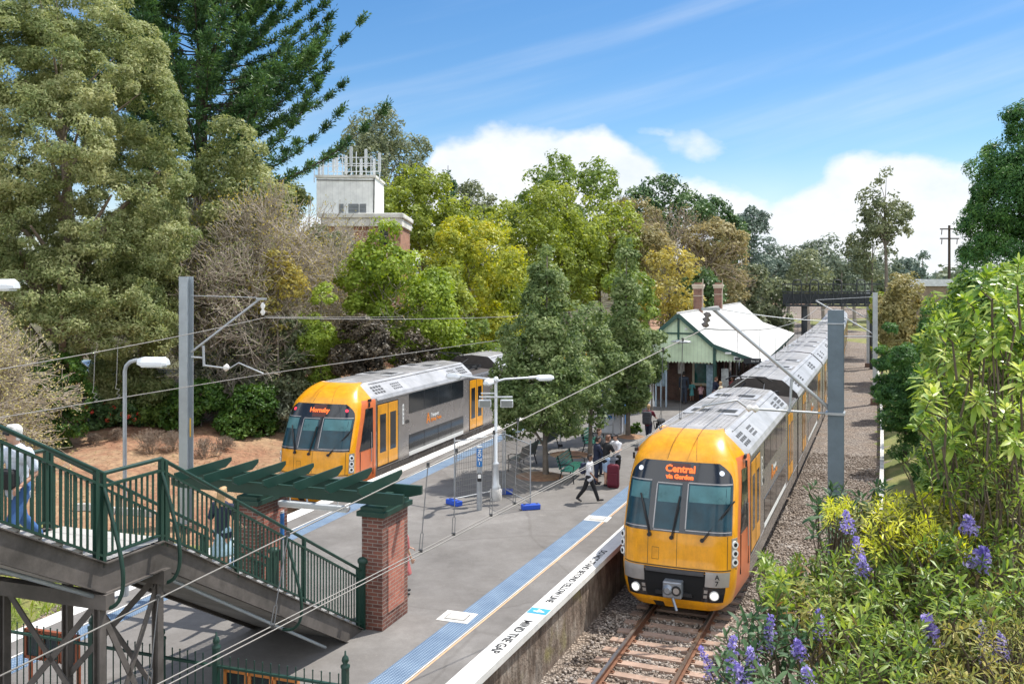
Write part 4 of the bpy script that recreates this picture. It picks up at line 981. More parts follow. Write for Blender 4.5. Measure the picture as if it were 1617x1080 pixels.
for (a, b) in zip(RP, RP[1:]):
    m.beam((a[0], -.36, Lz(a[1])-.06), (b[0], -.36, Lz(b[1])-.06), .05, .22, up=(0, 0, 1))
m.box((0, -.14, Lz(5.75)), (.12, .05, 1.25)); m.box((0, -.142, Lz(5.35)), (2.3, .05, .09)); m.box((.0, -.13, Lz(5.0)), (.10, .05, .5)); m.build('barge_board', DKG, sb, world=False).parent = rf
m = MB(); m.box((2.09, -.14, Lz(4.1)), (.16, .09, 1.1)); m.build('corner_post', DKG, sb, world=False)
m = MB(); m.tube([(2.09, .05, .0), (2.09, .05, zh)], .11, 10); m.box((2.09, .05, .12), (.36, .36, .24)); m.build('corner_post', DKG, sb, world=False)
# side eaves: fascia, posts and brackets
m = MB()
for x, s_ in ((4.85, 1), (-5.2, -1)): m.box((x-.02*s_, BL/2, Lz(3.70)), (.05, BL, .16))
m.build('gutter', DKG, sb, world=False).parent = rf
for k in range(8):
    v = .1+k*4.4
    for x in (4.2, -4.6):
        if k == 0 and x > 0: continue
        m = MB(); m.tube([(x, v, 0), (x, v, Lz(3.9))], .06, 8); m.box((x, v, .1), (.2, .2, .2)); m.build('post', DKG, sb, world=False)
# walls behind, under cover
m = MB(); m.box((0, 2.4+(BL-3)/2, 1.55), (4.1, BL-3, 3.1)); wl = m.build('wall', BRK_SHADE, sb, world=False)
for s_ in (-1, 1):
    for k in range(5):
        v = 5+k*5.2
        m = MB(); m.box((s_*2.06, v, 1.25), (.08, 1.1, 2.3)); m.box((s_*2.11, v, 1.25), (.03, .9, 2.1), mi=1); m.build('door', [CREAM, mat('dull_red_door', (.22, .06, .045), .5) if 'dull_red_door' not in bpy.data.materials else bpy.data.materials['dull_red_door']], sb, world=False)
        m = MB(); m.box((s_*2.06, v+2.4, 1.6), (.08, 1.2, 1.5)); f_ = m.build('window', CREAM, sb, world=False); m = MB(); m.box((s_*2.11, v+2.4, 1.6), (.03, 1.0, 1.3)); m.build('pane', GLASSD, sb, world=False).parent = f_
# front under the gable
m = MB(); m.box((.95, 2.36, 2.0), (1.05, .10, 2.1)); w_ = m.build('window', CREAM, sb, world=False)
m = MB(); m.box((.95, 2.30, 1.72), (.78, .04, 1.2)); m.build('pane', mat('green_ticket_window_glass', (.01, .10, .085), .08, var=.6, vs=3), sb, world=False).parent = w_
m = MB(); m.box((.95, 2.26, 1.02), (1.15, .2, .07)); m.build('sill', CREAM, sb, world=False).parent = w_
m = MB(); m.box((-.25, 2.36, 1.5), (.5, .06, 2.3)); m.box((-.25, 2.32, 2.1), (.4, .03, .9), mi=1); m.build('door', [mat('brown_door', (.10, .06, .04), .5), mat('notice_white', (.65, .62, .58), .6)], sb, world=False)
m = MB(); m.box((-1.45, 2.35, 2.2), (.9, .05, .6)); m.build('notice_board', mat('grey_notice', (.2, .2, .2), .6), sb, world=False)
m = MB(); m.box((1.78, .6, 1.35), (.5, .12, 2.1)); nb = m.build('notice_board', mat('timetable_board', (.22, .30, .36), .5, var=.5, vs=6), sb, world=False)
m = MB(); m.box((1.78, .53, .30), (.5, .02, .55)); m.build('board_base', mat('blue_board_base', (.03, .13, .34), .5), sb, world=False).parent = nb
m = MB(); m.box((2.6, .6, 1.55), (.42, .1, 1.3)); m.build('notice_board', mat('pale_poster', (.45, .47, .45), .5, var=.4, vs=5), sb, world=False)
# fittings on the fascia
m = MB(); m.box((2.9, -.42, Lz(4.28)), (.34, .06, .10)); m.build('flood_light', WHT, sb, world=False)
m = MB(); m.box((3.42, -.28, Lz(3.98)), (.42, .16, .22), bev=.02); m.box((3.42, -.37, Lz(3.97)), (.30, .02, .12), mi=1); m.build('speaker_box', [WHT, RUB], sb, world=False)
m = MB(); m.box((4.25, -.35, Lz(3.86)), (.95, .14, .30)); db = m.build('departure_board', mat('black_sign_case', (.015, .017, .02), .4), sb, world=False)
text_mesh('Exit 10', .15, (4.40, -.425, Lz(3.86)), (1, 0, 0), (0, 0, 1), sb, 'sign_text', WHT, .001, world=False).parent = db
m = MB(); m.box((-.05, -.55, Lz(4.95)), (.10, .8, .05)); m.ell((.25, -.75, Lz(4.90)), (.62, .22, .10), 12, 6); m.build('gable_lamp', ALU, sb, world=False)
m = MB(); m.box((.45, -.12, Lz(5.62)), (.16, .08, .10)); m.build('camera_housing', WHT, sb, world=False)
# ================================================================ brick tower with aerials behind the trees
Yt = 76.0; tx0, tx1 = P(516, 0, Yt).x, P(634, 0, Yt).x; bx0, bx1 = P(497, 0, Yt).x, P(590, 0, Yt).x
tz = lambda py: CZ-(py-HY)*Yt/F
tw = empty('plant_tower', (P(560, 0, Yt).x, Yt, 2), 0, 'white plant room on a brick building with rooftop aerials, behind the trees', 'building')
BRKT = brick_mat('orange_brick', (.38, .17, .10), (.44, .20, .12), (.36, .30, .25))
WHTW = boards('white_ribbed_cladding', (.85, .85, .82), .5, 'X', .86)
PALEW = mat('weathered_white_render', (.76, .74, .68), .8, var=.12, vs=.8, stain=.3)
m = MB(); m.box(((tx0+tx1)/2-.2, Yt+3.6, tz(358)/2), (tx1-tx0+.2, 7.0, tz(358))); m.build('wall', BRKT, tw)
m = MB(); m.box(((P(529, 0, Yt).x+P(559, 0, Yt).x)/2, Yt+.06, tz(385)), (1.5, .1, 3.2)); m.build('wall_panel', mat('pinkish_render', (.50, .42, .36), .8), tw)
m = MB(); m.box((P(605, 0, Yt).x, Yt+.07, tz(372)), (.8, .08, 1.5)); m.build('window', GLASSD, tw)
m = MB(); m.box(((tx0+tx1)/2-.2, Yt+3.5, (tz(358)+tz(345))/2), (tx1-tx0+.5, 7.4, tz(345)-tz(358)), bev=.06); m.box(((tx0+tx1)/2-.2, Yt+3.5, tz(341)), (tx1-tx0+.8, 7.7, .42), bev=.08); m.build('cornice', PALEW, tw)
m = MB(); m.box(((bx0+bx1)/2, Yt+3.4, (tz(276)+tz(341))/2), (bx1-bx0, 5.4, tz(276)-tz(341))); m.build('plant_room', WHTW, tw)
m = MB(); m.box(((bx0+bx1)/2, Yt+3.4, tz(277)), (bx1-bx0+.2, 5.6, .2)); m.tube([(bx0, Yt+.66, tz(283)), (bx1, Yt+.66, tz(284))], .03, 6, 1); m.tube([(P(589, 0, Yt).x, Yt+.66, tz(280)), (P(588, 0, Yt).x, Yt+.66, tz(338))], .04, 6, 1); m.build('parapet', [PALEW, RUB], tw)
for (a, b) in ((533, 540), (548, 564), (566, 576)):
    m = MB(); xa_, xb_ = P(a, 0, Yt).x, P(b, 0, Yt).x; zt_, zb_ = tz(321), tz(337)
    m.box(((xa_+xb_)/2, Yt+.68, (zt_+zb_)/2), (xb_-xa_, .06, zt_-zb_))
    for k in range(7): m.box(((xa_+xb_)/2, Yt+.63, zb_+(k+.5)*(zt_-zb_)/7), (xb_-xa_-.06, .05, .06), mi=1)
    m.build('louvre', [mat('louvre_back_grey', (.14, .15, .16), .7) if 'louvre_back_grey' not in bpy.data.materials else bpy.data.materials['louvre_back_grey'], GALV], tw)  # plain dark grey backing behind the louvre slats
random.seed(3)
for k in range(15):
    px = 497+k*7.3+random.uniform(-1.5, 1.5); dy = random.uniform(1.0, 5.6); x = P(px, 0, Yt).x*(1+dy/Yt); h = random.uniform(1.9, 2.9); m = MB()
    z0 = tz(281); m.tube([(x, Yt+dy, z0), (x, Yt+dy, z0+h)], .045, 6)
    if k % 3: m.box((x, Yt+dy-.14, z0+h-.85), (.24, .12, 1.6), bev=.02)
    m.build('aerial', ALU, tw)
for dy in (1.2, 5.0):
    for zz in (1.1, 1.8): m = MB(); m.tube([(bx0+.2, Yt+dy, tz(281)+zz), (bx1-.2, Yt+dy, tz(281)+zz+.05)], .035, 6); m.build('aerial_rail', ALU, tw)
# ================================================================ footbridge stair with pergola entrance
SD = Vector((-.332, -.943, 0)).normalized()      # up the stair, towards the bridge
SLF = Vector((-.943, .332, 0)).normalized()      # to the far side of the stair
GRNP = mat('dark_green_railing_paint', (.010, .042, .029), .5, var=.15)
BEAMS = mat('weathered_brown_grey_steel', (.115, .10, .09), .7, .15, var=.3, vs=2.5, bump=.2, bs=20, stain=.4)
CONCS = mat('stair_soffit_concrete', (.33, .31, .285), .85, var=.15, vs=1.5, stain=.35)
TREAD = mat('pale_stair_tread', (.44, .425, .40), .8, var=.1, stain=.25)
SW = 2.15
B0 = Vector((-3.12, 18.86, PLAT)); L1 = Vector((-5.08, 13.29, 4.45)); L2 = Vector((-5.45, 12.24, 4.45)); T2 = L2+SD*6.2+Vector((0, 0, 3.3))
st_ = empty('footbridge_stair', B0, 0, 'steel stair with dark green railings climbing from the platform to the lower left', 'stair')
def offz(p, dz): return Vector((p.x, p.y, p.z+dz))
def stringer(pts, w0, d_top, d_bot, name, mt):
    for a, b in zip(pts, pts[1:]):
        m = MB(); o = SLF*w0
        q = [offz(a+o, d_top), offz(b+o, d_top), offz(b+o, -d_bot), offz(a+o, -d_bot)]; t = SLF*.04
        m.add(q+[p+t for p in q], [(0, 1, 2, 3), (7, 6, 5, 4), (0, 4, 5, 1), (1, 5, 6, 2), (2, 6, 7, 3), (3, 7, 4, 0)])
        e = SLF*-.05
        for dz in (d_top, -d_bot):
            z = [offz(a+o+e, dz), offz(b+o+e, dz), offz(b+o+t, dz), offz(a+o+t, dz)]; u = Vector((0, 0, -.018 if dz > 0 else .018))
            m.add(z+[p+u for p in z], [(0, 1, 2, 3), (7, 6, 5, 4), (0, 4, 5, 1), (1, 5, 6, 2), (2, 6, 7, 3), (3, 7, 4, 0)])
        m.build(name, mt, st_)
pts = [B0, L1, L2, T2]
stringer([B0+SD*.0, L1, L2, T2], -.03, .06, .36, 'stringer', BEAMS)
stringer([B0, L1, L2, T2], SW, .06, .36, 'stringer', BEAMS)
# treads, risers and soffit
m = MB()
def flight(a, b, n):
    d = (b-a)/n
    for i in range(n):
        p = a+d*i; q = p+Vector((d.x, d.y, 0)); z = p.z+d.z
        c = (p+q)/2+SLF*(SW/2); m.box((c.x, c.y, z-.03), (Vector((d.x, d.y)).length+.02, SW-.05, .06), rz=math.atan2(SD.y, SD.x))
        m.box((p.x+SLF.x*SW/2, p.y+SLF.y*SW/2, z-.03-d.z/2), (.02, SW-.06, d.z-.06), rz=math.atan2(SD.y, SD.x))
flight(B0, L1, 20); flight(L2, T2, 19)
c = (L1+L2)/2+SLF*(SW/2); m.box((c.x, c.y, 4.42), ((L2-L1).length, SW-.05, .06), rz=math.atan2(SD.y, SD.x))
m.build('tread', TREAD, st_)
m = MB()
for a, b in ((B0+SD*.5+Vector((0, 0, .3)), L1), (L1, L2), (L2, T2)):
    q = [offz(a+SLF*.05, -.30), offz(b+SLF*.05, -.30), offz(b+SLF*(SW-.05), -.30), offz(a+SLF*(SW-.05), -.30)]; u = Vector((0, 0, .05))
    m.add(q+[p+u for p in q], [(0, 1, 2, 3), (7, 6, 5, 4), (0, 4, 5, 1), (1, 5, 6, 2), (2, 6, 7, 3), (3, 7, 4, 0)])
m.build('soffit', CONCS, st_)
# railings
def railing(w0):
    o = SLF*w0
    k = [B0-SD*.02, L1, L2, T2]
    for (a, b) in zip(k, k[1:]):
        a, b = a+o, b+o; Ln = Vector((b.x-a.x, b.y-a.y)).length
        m = MB(); m.tube([offz(a, 1.24), offz(b, 1.24)], .03, 8); m.build('handrail', GRNP, st_)
        m = MB(); m.beam(offz(a, 1.07), offz(b, 1.07), .055, .035); m.build('rail', GRNP, st_); m = MB(); m.beam(offz(a, .14), offz(b, .14), .055, .03); m.build('rail', GRNP, st_)
        n = max(2, round(Ln/.108)); m = MB()
        for i in range(n):
            p = a.lerp(b, (i+.5)/n); m.box(p+Vector((0, 0, .605)), (.036, .012, .95), rz=math.atan2(SD.y, SD.x))
        m.build('baluster_row', GRNP, st_)
        ps = [0, 1] if Ln < 2 else [0.02, .36, .70, .985]
        for t in ps:
            p = a.lerp(b, t); m = MB(); m.box(p+Vector((0, 0, .62)), (.06, .06, 1.26), rz=math.atan2(SD.y, SD.x)); m.build('post', GRNP, st_)
railing(0.0); railing(SW)
# lower edge rail of the far side and swan neck braces on the near side
for base in (L2, L1, B0.lerp(L1, .46)):
    m = MB(); o = -SLF; c = []
    for (out, z) in ((0, 1.06), (.07, .9), (.18, .55), (.29, .2), (.34, -.1), (.32, -.32), (.24, -.47), (.10, -.55), (-.05, -.55)):
        c.append(base+o*out+Vector((0, 0, z)))
    # smooth
    for _ in range(2):
        c = [c[0]]+[p for a, b in zip(c, c[1:]) for p in (a.lerp(b, .25), a.lerp(b, .75))]+[c[-1]]
    m.tube(c, .027, 8); m.build('brace', GRNP, st_)
# newel at the foot
for w0 in (0, SW):
    p = B0+SLF*w0-SD*.12; m = MB(); m.box(p+Vector((0, 0, .68)), (.13, .13, 1.36), rz=math.atan2(SD.y, SD.x)); m.lathe(p+Vector((0, 0, 1.36)), [(.10, 0), (.115, .03), (.115, .07), (.08, .11), (0, .13)], 14); m.build('newel_post', GRNP, st_)
# trestle
for base in (L2, L1):
    m = MB()
    for w0 in (.06, SW-.42):
        p = base+SLF*w0; hcol(m, (p.x, p.y, PLAT), base.z-.55-PLAT, .115, math.atan2(SD.y, SD.x), .02)
        m.build('column', BEAMS, st_); m = MB()
    a = offz(base-SLF*.12, -.45); b = offz(base+SLF*(SW+.12), -.45); m.beam(a, b, .16, .20); m.build('cross_beam', BEAMS, st_)
p1, p2 = L2+SLF*.06, L2+SLF*(SW-.42); q1, q2 = L1+SLF*.06, L1+SLF*(SW-.42)
for (a, za, b, zb) in ((p1, 4.0, p2, 2.2), (p1, 2.2, p2, 4.0), (p1, 2.2, p2, 1.15), (p1, 1.15, p2, 2.2), (q1, 4.0, q2, 2.3), (q1, 2.3, q2, 4.0), (p1, 3.9, q1, 1.7), (p1, 1.7, q1, 3.9)):
    m = MB(); m.beam((a.x, a.y, za), (b.x, b.y, zb), .02, .085); m.build('bracing_bar', BEAMS, st_)
m = MB(); m.tube([offz(B0+SLF*.1+SD*1.2, .1), offz(L1+SLF*.1, -.42), offz(L2+SLF*.1, -.42), offz(T2+SLF*.1, -.42)], .03, 8); m.build('conduit', MASTL, st_)
# ---------------------------------------------------------------- brick pillars and pergola
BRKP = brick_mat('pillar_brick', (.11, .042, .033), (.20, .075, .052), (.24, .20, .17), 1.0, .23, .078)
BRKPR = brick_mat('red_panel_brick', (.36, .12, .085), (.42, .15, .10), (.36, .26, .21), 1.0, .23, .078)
PA = Vector((.332, .943, 0)).normalized(); PRt = Vector((.943, -.332, 0)).normalized(); pang = math.atan2(PRt.y, PRt.x)
def pillar(corner, label):
    """corner = front right foot"""
    w, l, h = .48, 1.18, 2.34
    c = Vector(corner)-PRt*(w/2)+PA*(l/2); r = empty('brick_pillar', (c.x, c.y, PLAT), pang, label, 'pillar', 'brick pillars of the pergola')
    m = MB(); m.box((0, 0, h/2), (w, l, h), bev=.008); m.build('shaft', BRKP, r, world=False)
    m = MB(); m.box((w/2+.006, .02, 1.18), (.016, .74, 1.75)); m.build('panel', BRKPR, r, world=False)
    m = MB(); m.box((0, 0, h+.05), (w+.16, l+.16, .10)); m.box((0, 0, h+.14), (w+.04, l+.04, .08)); m.box((0, 0, h+.25), (.16, .5, .16)); m.build('cap', GRNP, r, world=False)
    return r
pc = G(604, 997); pillar(pc, 'brick pillar with a recessed red panel at the foot of the green stair')
pc2 = pc-PRt*(.48+2.55); pillar(pc2, 'brick pillar under the far end of the pergola, mostly behind the stair')
zb_ = PLAT+2.34+.34
pg = empty('pergola', (pc.x, pc.y, PLAT+2.3), pang, 'dark green timber pergola over the stair entrance between brick pillars', 'pergola')
for k, da in enumerate((.12, 1.0)):
    a = pc+PA*da-PRt*5.35; b = pc+PA*da+PRt*.42; a.z = b.z = zb_+.03
    m = MB(); m.prism([(0, -.11), (.28, -.15), (5.5, -.15), (5.77, -.08), (5.77, .10), (0, .10)], a-PA*.04, PRt, (0, 0, 1), PA*.08); m.build('beam', GRNP, pg)
for k in range(7):
    x = -4.86+k*.75; p = pc+PRt*x-PA*.42; p.z = zb_+.12
    m = MB(); m.prism([(0, .10), (.18, .0), (1.75, .0), (1.98, .12), (1.98, .20), (0, .20)], p, PA, (0, 0, 1), PRt*.042); m.build('rafter', GRNP, pg)
# strip light and small post under it
p = pc+PRt*(-2.05)+PA*.7; p.z = zb_-.42
r = empty('strip_light', p, pang, 'long grey strip light hanging under the pergola', 'light'); m = MB(); m.box((0, 0, 0), (1.75, .16, .10), bev=.02); m.box((0, 0, -.06), (1.7, .12, .03), mi=1); m.build('housing', [ALU, LAMPW], r, world=False)
m = MB(); m.tube([(-.6, 0, .05), (-.6, 0, .4)], .015, 6); m.tube([(.6, 0, .05), (.6, 0, .4)], .015, 6); m.build('hanger', ALU, r, world=False)
p = G(425, 868, PLAT); p = Vector((pc2.x+.28, pc2.y+.9, PLAT)); r = empty('fare_reader_post', p, pang, 'slim metal fare reader post with blue band beside the far pergola pillar', 'post', 'fare reader posts')
BLUE = mat('bright_blue_sign', (.03, .17, .45), .4, var=.05)
def reader(r, h=2.0, txt='NOZ1'):
    m = MB(); m.tube([(0, 0, 0), (0, 0, h)], .085, 16); m.build('column', GALV, r, world=False)
    m = MB(); m.tube([(0, 0, h-.62), (0, 0, h-.04)], .092, 16); bb = m.build('blue_band', BLUE, r, world=False)
    m = MB(); m.box((.0, -.10, 1.05), (.14, .08, .26), bev=.02); m.box((.0, -.146, 1.09), (.10, .01, .12), mi=1); m.build('card_reader', [RUB, LAMPW], r, world=False)
    m = MB(); m.tube([(0, 0, h-.04), (0, 0, h+.01)], .09, 16); m.build('cap', ALU, r, world=False)
    for k, ch in enumerate(txt): text_mesh(ch, .15, (0, -.096, h-.13-k*.13), (0, 0, -1) if ch in 'NZ' else (1, 0, 0), (1, 0, 0) if ch in 'NZ' else (0, 0, 1), bb, 'sign_text', WHT, .001, world=False, bold=.004).parent = bb
reader(r)
rp_ = G(757, 805); r = empty('fare_reader_post', rp_, R(3), 'metal fare reader post with blue lettered band standing in front of the mesh fencing', 'post', 'fare reader posts'); reader(r)
# ---------------------------------------------------------------- picket fence across the platform end
def picket(a, b, h, label, posts, zb=PLAT):
    a, b = Vector(a), Vector(b); d = (b-a); Ln = d.length; d.normalize(); ang = math.atan2(d.y, d.x)
    r = empty('picket_fence', a, ang, label, 'fence', 'picket fences')
    for z in (h-.16, .18):
        m = MB(); m.box((Ln/2, 0, z), (Ln, .05, .035)); m.build('rail', GRNP, r, world=False)
    m = MB(); n = int(Ln/.145)
    for i in range(1, n):
        x = i*Ln/n; m.tube([(x, 0, .08), (x, 0, h)], .0105, 6); m.ell((x, 0, h), (.014, .014, .02), 6, 4)
    m.build('picket_row', GRNP, r, world=False)
    for x in posts:
        m = MB(); m.box((x*Ln, 0, (h+.12)/2), (.085, .085, h+.12)); m.lathe((x*Ln, 0, h+.12), [(.07, 0), (.07, .03), (.03, .05), (.055, .10), (.045, .15), (.015, .18), (.012, .24), (0, .25)], 12); m.build('post', GRNP, r, world=False)
    return r
fa = G(-60, 962); fa = P(-70, 1010, 15.0); fa.z = PLAT
fb = Vector((-4.62, 14.25, PLAT)); fc = Vector((-2.42, 13.5, PLAT))
picket((-9.1, 15.85, PLAT), fb-Vector((.06, -.02, 0)), 1.36, 'dark picket fence below the stair landing at lower left', (.0, .50, .80))
picket(fb, fc, 1.36, 'green picket fence with finial posts at the bottom edge beside the stair foot', (.015, .985))
ORF = mat('varnished_orange_frame', (.55, .20, .05), .4, var=.15); PANB = mat('dark_poster_panel', (.02, .028, .03), .25, var=.3)
def frames(p, ang, n, w, h, label, mt, z0=.45):
    r = empty('framed_poster_stand', p, ang, label, 'poster stand', 'framed poster stands')
    for k in range(n):
        x = k*(w+.03); m = MB(); m.box((x+w/2, 0, z0+h/2), (w-.08, .04, h-.08)); m.build('panel', PANB, r, world=False)
        m = MB()
        for (cx_, cz_, sx_, sz_) in ((w/2, .02, w, .05), (w/2, h-.02, w, .05), (.02, h/2, .05, h), (w-.02, h/2, .05, h)): m.box((x+cx_, -.005, z0+cz_), (sx_, .07, sz_))
        m.build('frame', mt, r, world=False)
    for x in (.05, n*(w+.03)-.08):
        m = MB(); m.box((x, .05, (z0+.1)/2), (.05, .05, z0+.1)); m.build('leg', mt, r, world=False)
ang = math.atan2(fc.y-fb.y, fc.x-fb.x)
frames(fb+Vector((.12, .16, 0)), ang, 3, .42, .80, 'three dark panels in orange frames behind the green picket fence', ORF, .30)
frames(Vector((-8.35, 15.78, PLAT)), ang, 3, .36, .50, 'three dark panels with rusty red edges hung behind the dark picket fence', mat('rusty_red_frame', (.25, .07, .03), .6, var=.25), .72)
# ================================================================ platform furniture
def lamp_head(m, o, d, L_=.66, w=.30, h=.17, mi=0, mi2=1):
    """trough lantern: ridged hood over a pale diffuser"""
    o, d = Vector(o), Vector(d).normalized(); X = d; Y = Vector((-d.y, d.x, 0)).normalized(); Z = Vector((0, 0, 1))
    pr = [(-w/2, -h/2), (w/2, -h/2), (w/2, -h*.1), (w*.28, h/2), (-w*.28, h/2), (-w/2, -h*.1)]
    a = [o+Y*p[0]*.62+Z*(p[1]*.7) for p in pr]; b = [o+X*(L_*.16)+Y*p[0]+Z*p[1] for p in pr]; c = [o+X*(L_*.86)+Y*p[0]+Z*p[1] for p in pr]; e = [o+X*L_+Y*p[0]*.7+Z*(p[1]*.6-h*.12) for p in pr]
    n = 6; vs = a+b+c+e; fs = [tuple(range(5, -1, -1)), tuple(range(18, 24))]
    for k in range(3):
        for i in range(n): fs.append((k*n+i, k*n+(i+1) % n, (k+1)*n+(i+1) % n, (k+1)*n+i))
    m.add(vs, fs, mi); m.box(o+X*(L_*.52)-Z*(h/2+.018), (L_*.72, w*.8, .035), axes=(X, Y, Z), mi=mi2)
LENS = mat('milky_lamp_lens', (.66, .68, .66), .3)
lampm = [mat('lamp_hood_white', (.70, .72, .74), .45, var=.04), LENS]
def hooked(base, h, side, label, r0=.045):
    r = empty('platform_lamp', base, 0, label, 'lamp', 'platform lamps')
    m = MB(); c = [(0, 0, 0), (0, 0, h-.25)]+[(.25*(1-math.cos(a))*side, 0, h-.25+.25*math.sin(a)) for a in (R(30), R(60), R(90))]+[(side*.34, 0, h)]
    m.tube(c, r0, 10); m.build('column', GALV, r, world=False)
    m = MB(); m.cyl((0, 0, 0), .09, 1.1, 12); m.build('base', GALV, r, world=False)
    m = MB(); lamp_head(m, (side*.32, 0, h-.02), (side, -.10, 0), .70, .30, .19); m.build('lamp_head', lampm, r, world=False)
hooked(Vector((P(197, 0, 21).x, 21, PLAT)), CZ-(569-HY)*21/F-PLAT, 1, 'hooked grey platform lamp left of the tall pale mast')
hooked(Vector((P(30, 0, 17.6).x-1.02, 17.6, PLAT)), CZ-(447-HY)*17.6/F-PLAT, 1, 'platform lamp cut by the left edge of the photo, only its white head showing')
# three headed lamp
lb_ = G(783, 789); hL = CZ-(600-HY)*lb_.y/F-PLAT
r = empty('platform_lamp', lb_, 0, 'three headed lamp post with two floodlights standing inside the mesh fencing', 'lamp', 'platform lamps')
m = MB(); m.lathe((0, 0, 0), [(.20, 0), (.20, .34), (.15, .38), (.13, .40)], 14, 1); m.lathe((0, 0, .38), [(.155, 0), (.155, .08), (.11, .14), (.085, .75), (.12, .80), (.12, .84), (.055, .88), (.05, hL-.38)], 14); m.ell((0, 0, hL), (.10, .10, .12), 10, 6); m.build('column', [ALU, CONC], r, world=False)
for (d, l) in (((-.82, .57, 0), 1.45), ((.95, .30, 0), 1.40), ((-.25, -.97, 0), .55)):
    d = Vector(d).normalized(); m = MB(); m.tube([(0, 0, hL-.05), d*.3+Vector((0, 0, hL+.02)), d*l+Vector((0, 0, hL+.05))], .035, 8); m.tube([d*(l-.25)+Vector((0, 0, hL+.04)), d*(l+.02)+Vector((0, 0, hL+.05))], .05, 8); m.build('arm', ALU, r, world=False)
    m = MB(); lamp_head(m, d*l+Vector((0, 0, hL+.04)), d, .62, .24, .15); m.build('lamp_head', lampm, r, world=False)
m = MB(); m.box((0, -.05, hL-.55), (1.1, .06, .05)); m.box((-.25, .1, hL-.45), (.5, .05, .04)); m.build('cross_bar', ALU, r, world=False)
for x in (-.36, .36):
    m = MB(); m.box((x, -.12, hL-.76), (.42, .16, .26), bev=.03); m.box((x, -.205, hL-.76), (.36, .02, .20), mi=1); m.build('flood_light', [ALU, mat('flood_glass', (.22, .23, .22), .2)], r, world=False)
# mesh fencing
def mesh_fence(a, b, h, label):
    a, b = Vector(a), Vector(b); d = b-a; Ln = d.length; ang = math.atan2(d.y, d.x); r = empty('mesh_fence_panel', a, ang, label, 'fence', 'temporary mesh fence panels')
    for x in (.02, Ln-.02):
        m = MB(); m.tube([(x, 0, .03), (x, 0, h+.12)], .022, 8); m.build('post', GALV, r, world=False)
    for z in (.20, h): 
        m = MB(); m.tube([(.02, 0, z), (Ln-.02, 0, z)], .019, 8); m.build('rail', GALV, r, world=False)
    m = MB()
    n = int(Ln/.075)
    for i in range(1, n): m.beam((i*Ln/n, 0, .2), (i*Ln/n, 0, h), .007, .007)
    k = int(h/.20)
    for i in range(1, k): m.beam((0, 0, .2+i*(h-.2)/k), (Ln, 0, .2+i*(h-.2)/k), .010, .010)
    m.build('wire_mesh', WIRE, r, world=False)
BLB = mat('blue_plastic_block', (.02, .085, .50), .45, var=.08)
def block(p, ang, label):
    r = empty('fence_foot', p, ang, label, 'fence foot', 'blue feet of the mesh fence'); m = MB(); m.box((0, 0, .085), (.60, .24, .17), bev=.03); m.build('block', BLB, r, world=False)
    m = MB()
    for x in (-.2, .2): m.cyl((x, 0, .165), .045, .012, 10)
    m.build('socket', RUB, r, world=False)
fA, fM, fB = G(717, 797), G(795, 781), G(838, 804)
mesh_fence(fA, fM, 2.05, 'left temporary mesh fence panel behind the blue banded post'); mesh_fence(fM+Vector((.05, 0, 0)), fB, 2.05, 'right temporary mesh fence panel facing the green bench')
fd = math.atan2((fM-fA).y, (fM-fA).x)
block(fA, fd+R(90), 'blue fence foot at the left end of the mesh fencing'); block(fM+Vector((.02, .12, 0)), 0, 'blue fence foot behind the lamp post base'); block(fB, R(15), 'blue fence foot at the right end of the mesh fencing nearest the camera')
# tall barrier tubes and cabinet further along
def frame_rail(pts_px, h, label):
    pts = [G(*q) for q in pts_px]; r = empty('tube_barrier', pts[0], 0, label, 'barrier', 'tube barriers')
    for p in pts:
        m = MB(); m.tube([p, p+Vector((0, 0, h))], .035, 8); m.build('post', GALV, r); m = MB(); m.cyl(p, .10, .10, 10); m.build('foot', RUB, r)
    for z in (h-.05, h*.55):
        m = MB()
        for a, b in zip(pts, pts[1:]): m.tube([a+Vector((0, 0, z)), b+Vector((0, 0, z))], .025, 8)
        m.build('rail', GALV, r)
frame_rail(((885, 705), (930, 697), (968, 692)), 1.15, 'grey tube barrier beyond the tree trunks, left of the blue poster cabinet')
cb = G(967, 683); r = empty('ticket_cabinet', cb, -R(20), 'grey cabinet with small blue poster between the platform trees', 'cabinet')
m = MB(); m.box((0, 0, .75), (.95, .7, 1.5), bev=.03); m.build('body', mat('cabinet_grey', (.50, .52, .55), .5, var=.06), r, world=False)
m = MB(); m.box((.02, -.36, .90), (.42, .02, .46)); m.box((.02, -.372, .80), (.34, .01, .12), mi=1); m.build('poster', [mat('pale_blue_poster', (.42, .55, .66), .5, var=.3, vs=5), BLUE], r, world=False)
m = MB(); m.tube([(.62, -.2, 0), (.62, -.2, 2.5)], .035, 8); m.tube([(.62, .15, 0), (.62, .15, 2.5)], .035, 8); m.tube([(.62, -.2, 2.4), (.1, -.2, 2.4)], .03, 8); m.build('frame_tube', GALV, r, world=False)
m = MB(); m.box((.62, -.02, 1.1), (.02, .30, 1.3)); m.build('side_panel', BLUE, r, world=False)
gp = G(1044, 642); r = empty('map_stand', gp, -R(20), 'tall pale blue framed map stand before the dark station wall', 'map stand')
for x in (-.30, 0, .3):
    m = MB(); m.box((x, 0, 1.2), (.07, .16, 2.4)); m.build('post', mat('pale_blue_post', (.42, .52, .60), .5) if 'pale_blue_post' not in bpy.data.materials else bpy.data.materials['pale_blue_post'], r, world=False)
m = MB(); m.box((0, -.02, 1.75), (.62, .05, 1.1)); m.build('panel', bpy.data.materials['timetable_board'], r, world=False)
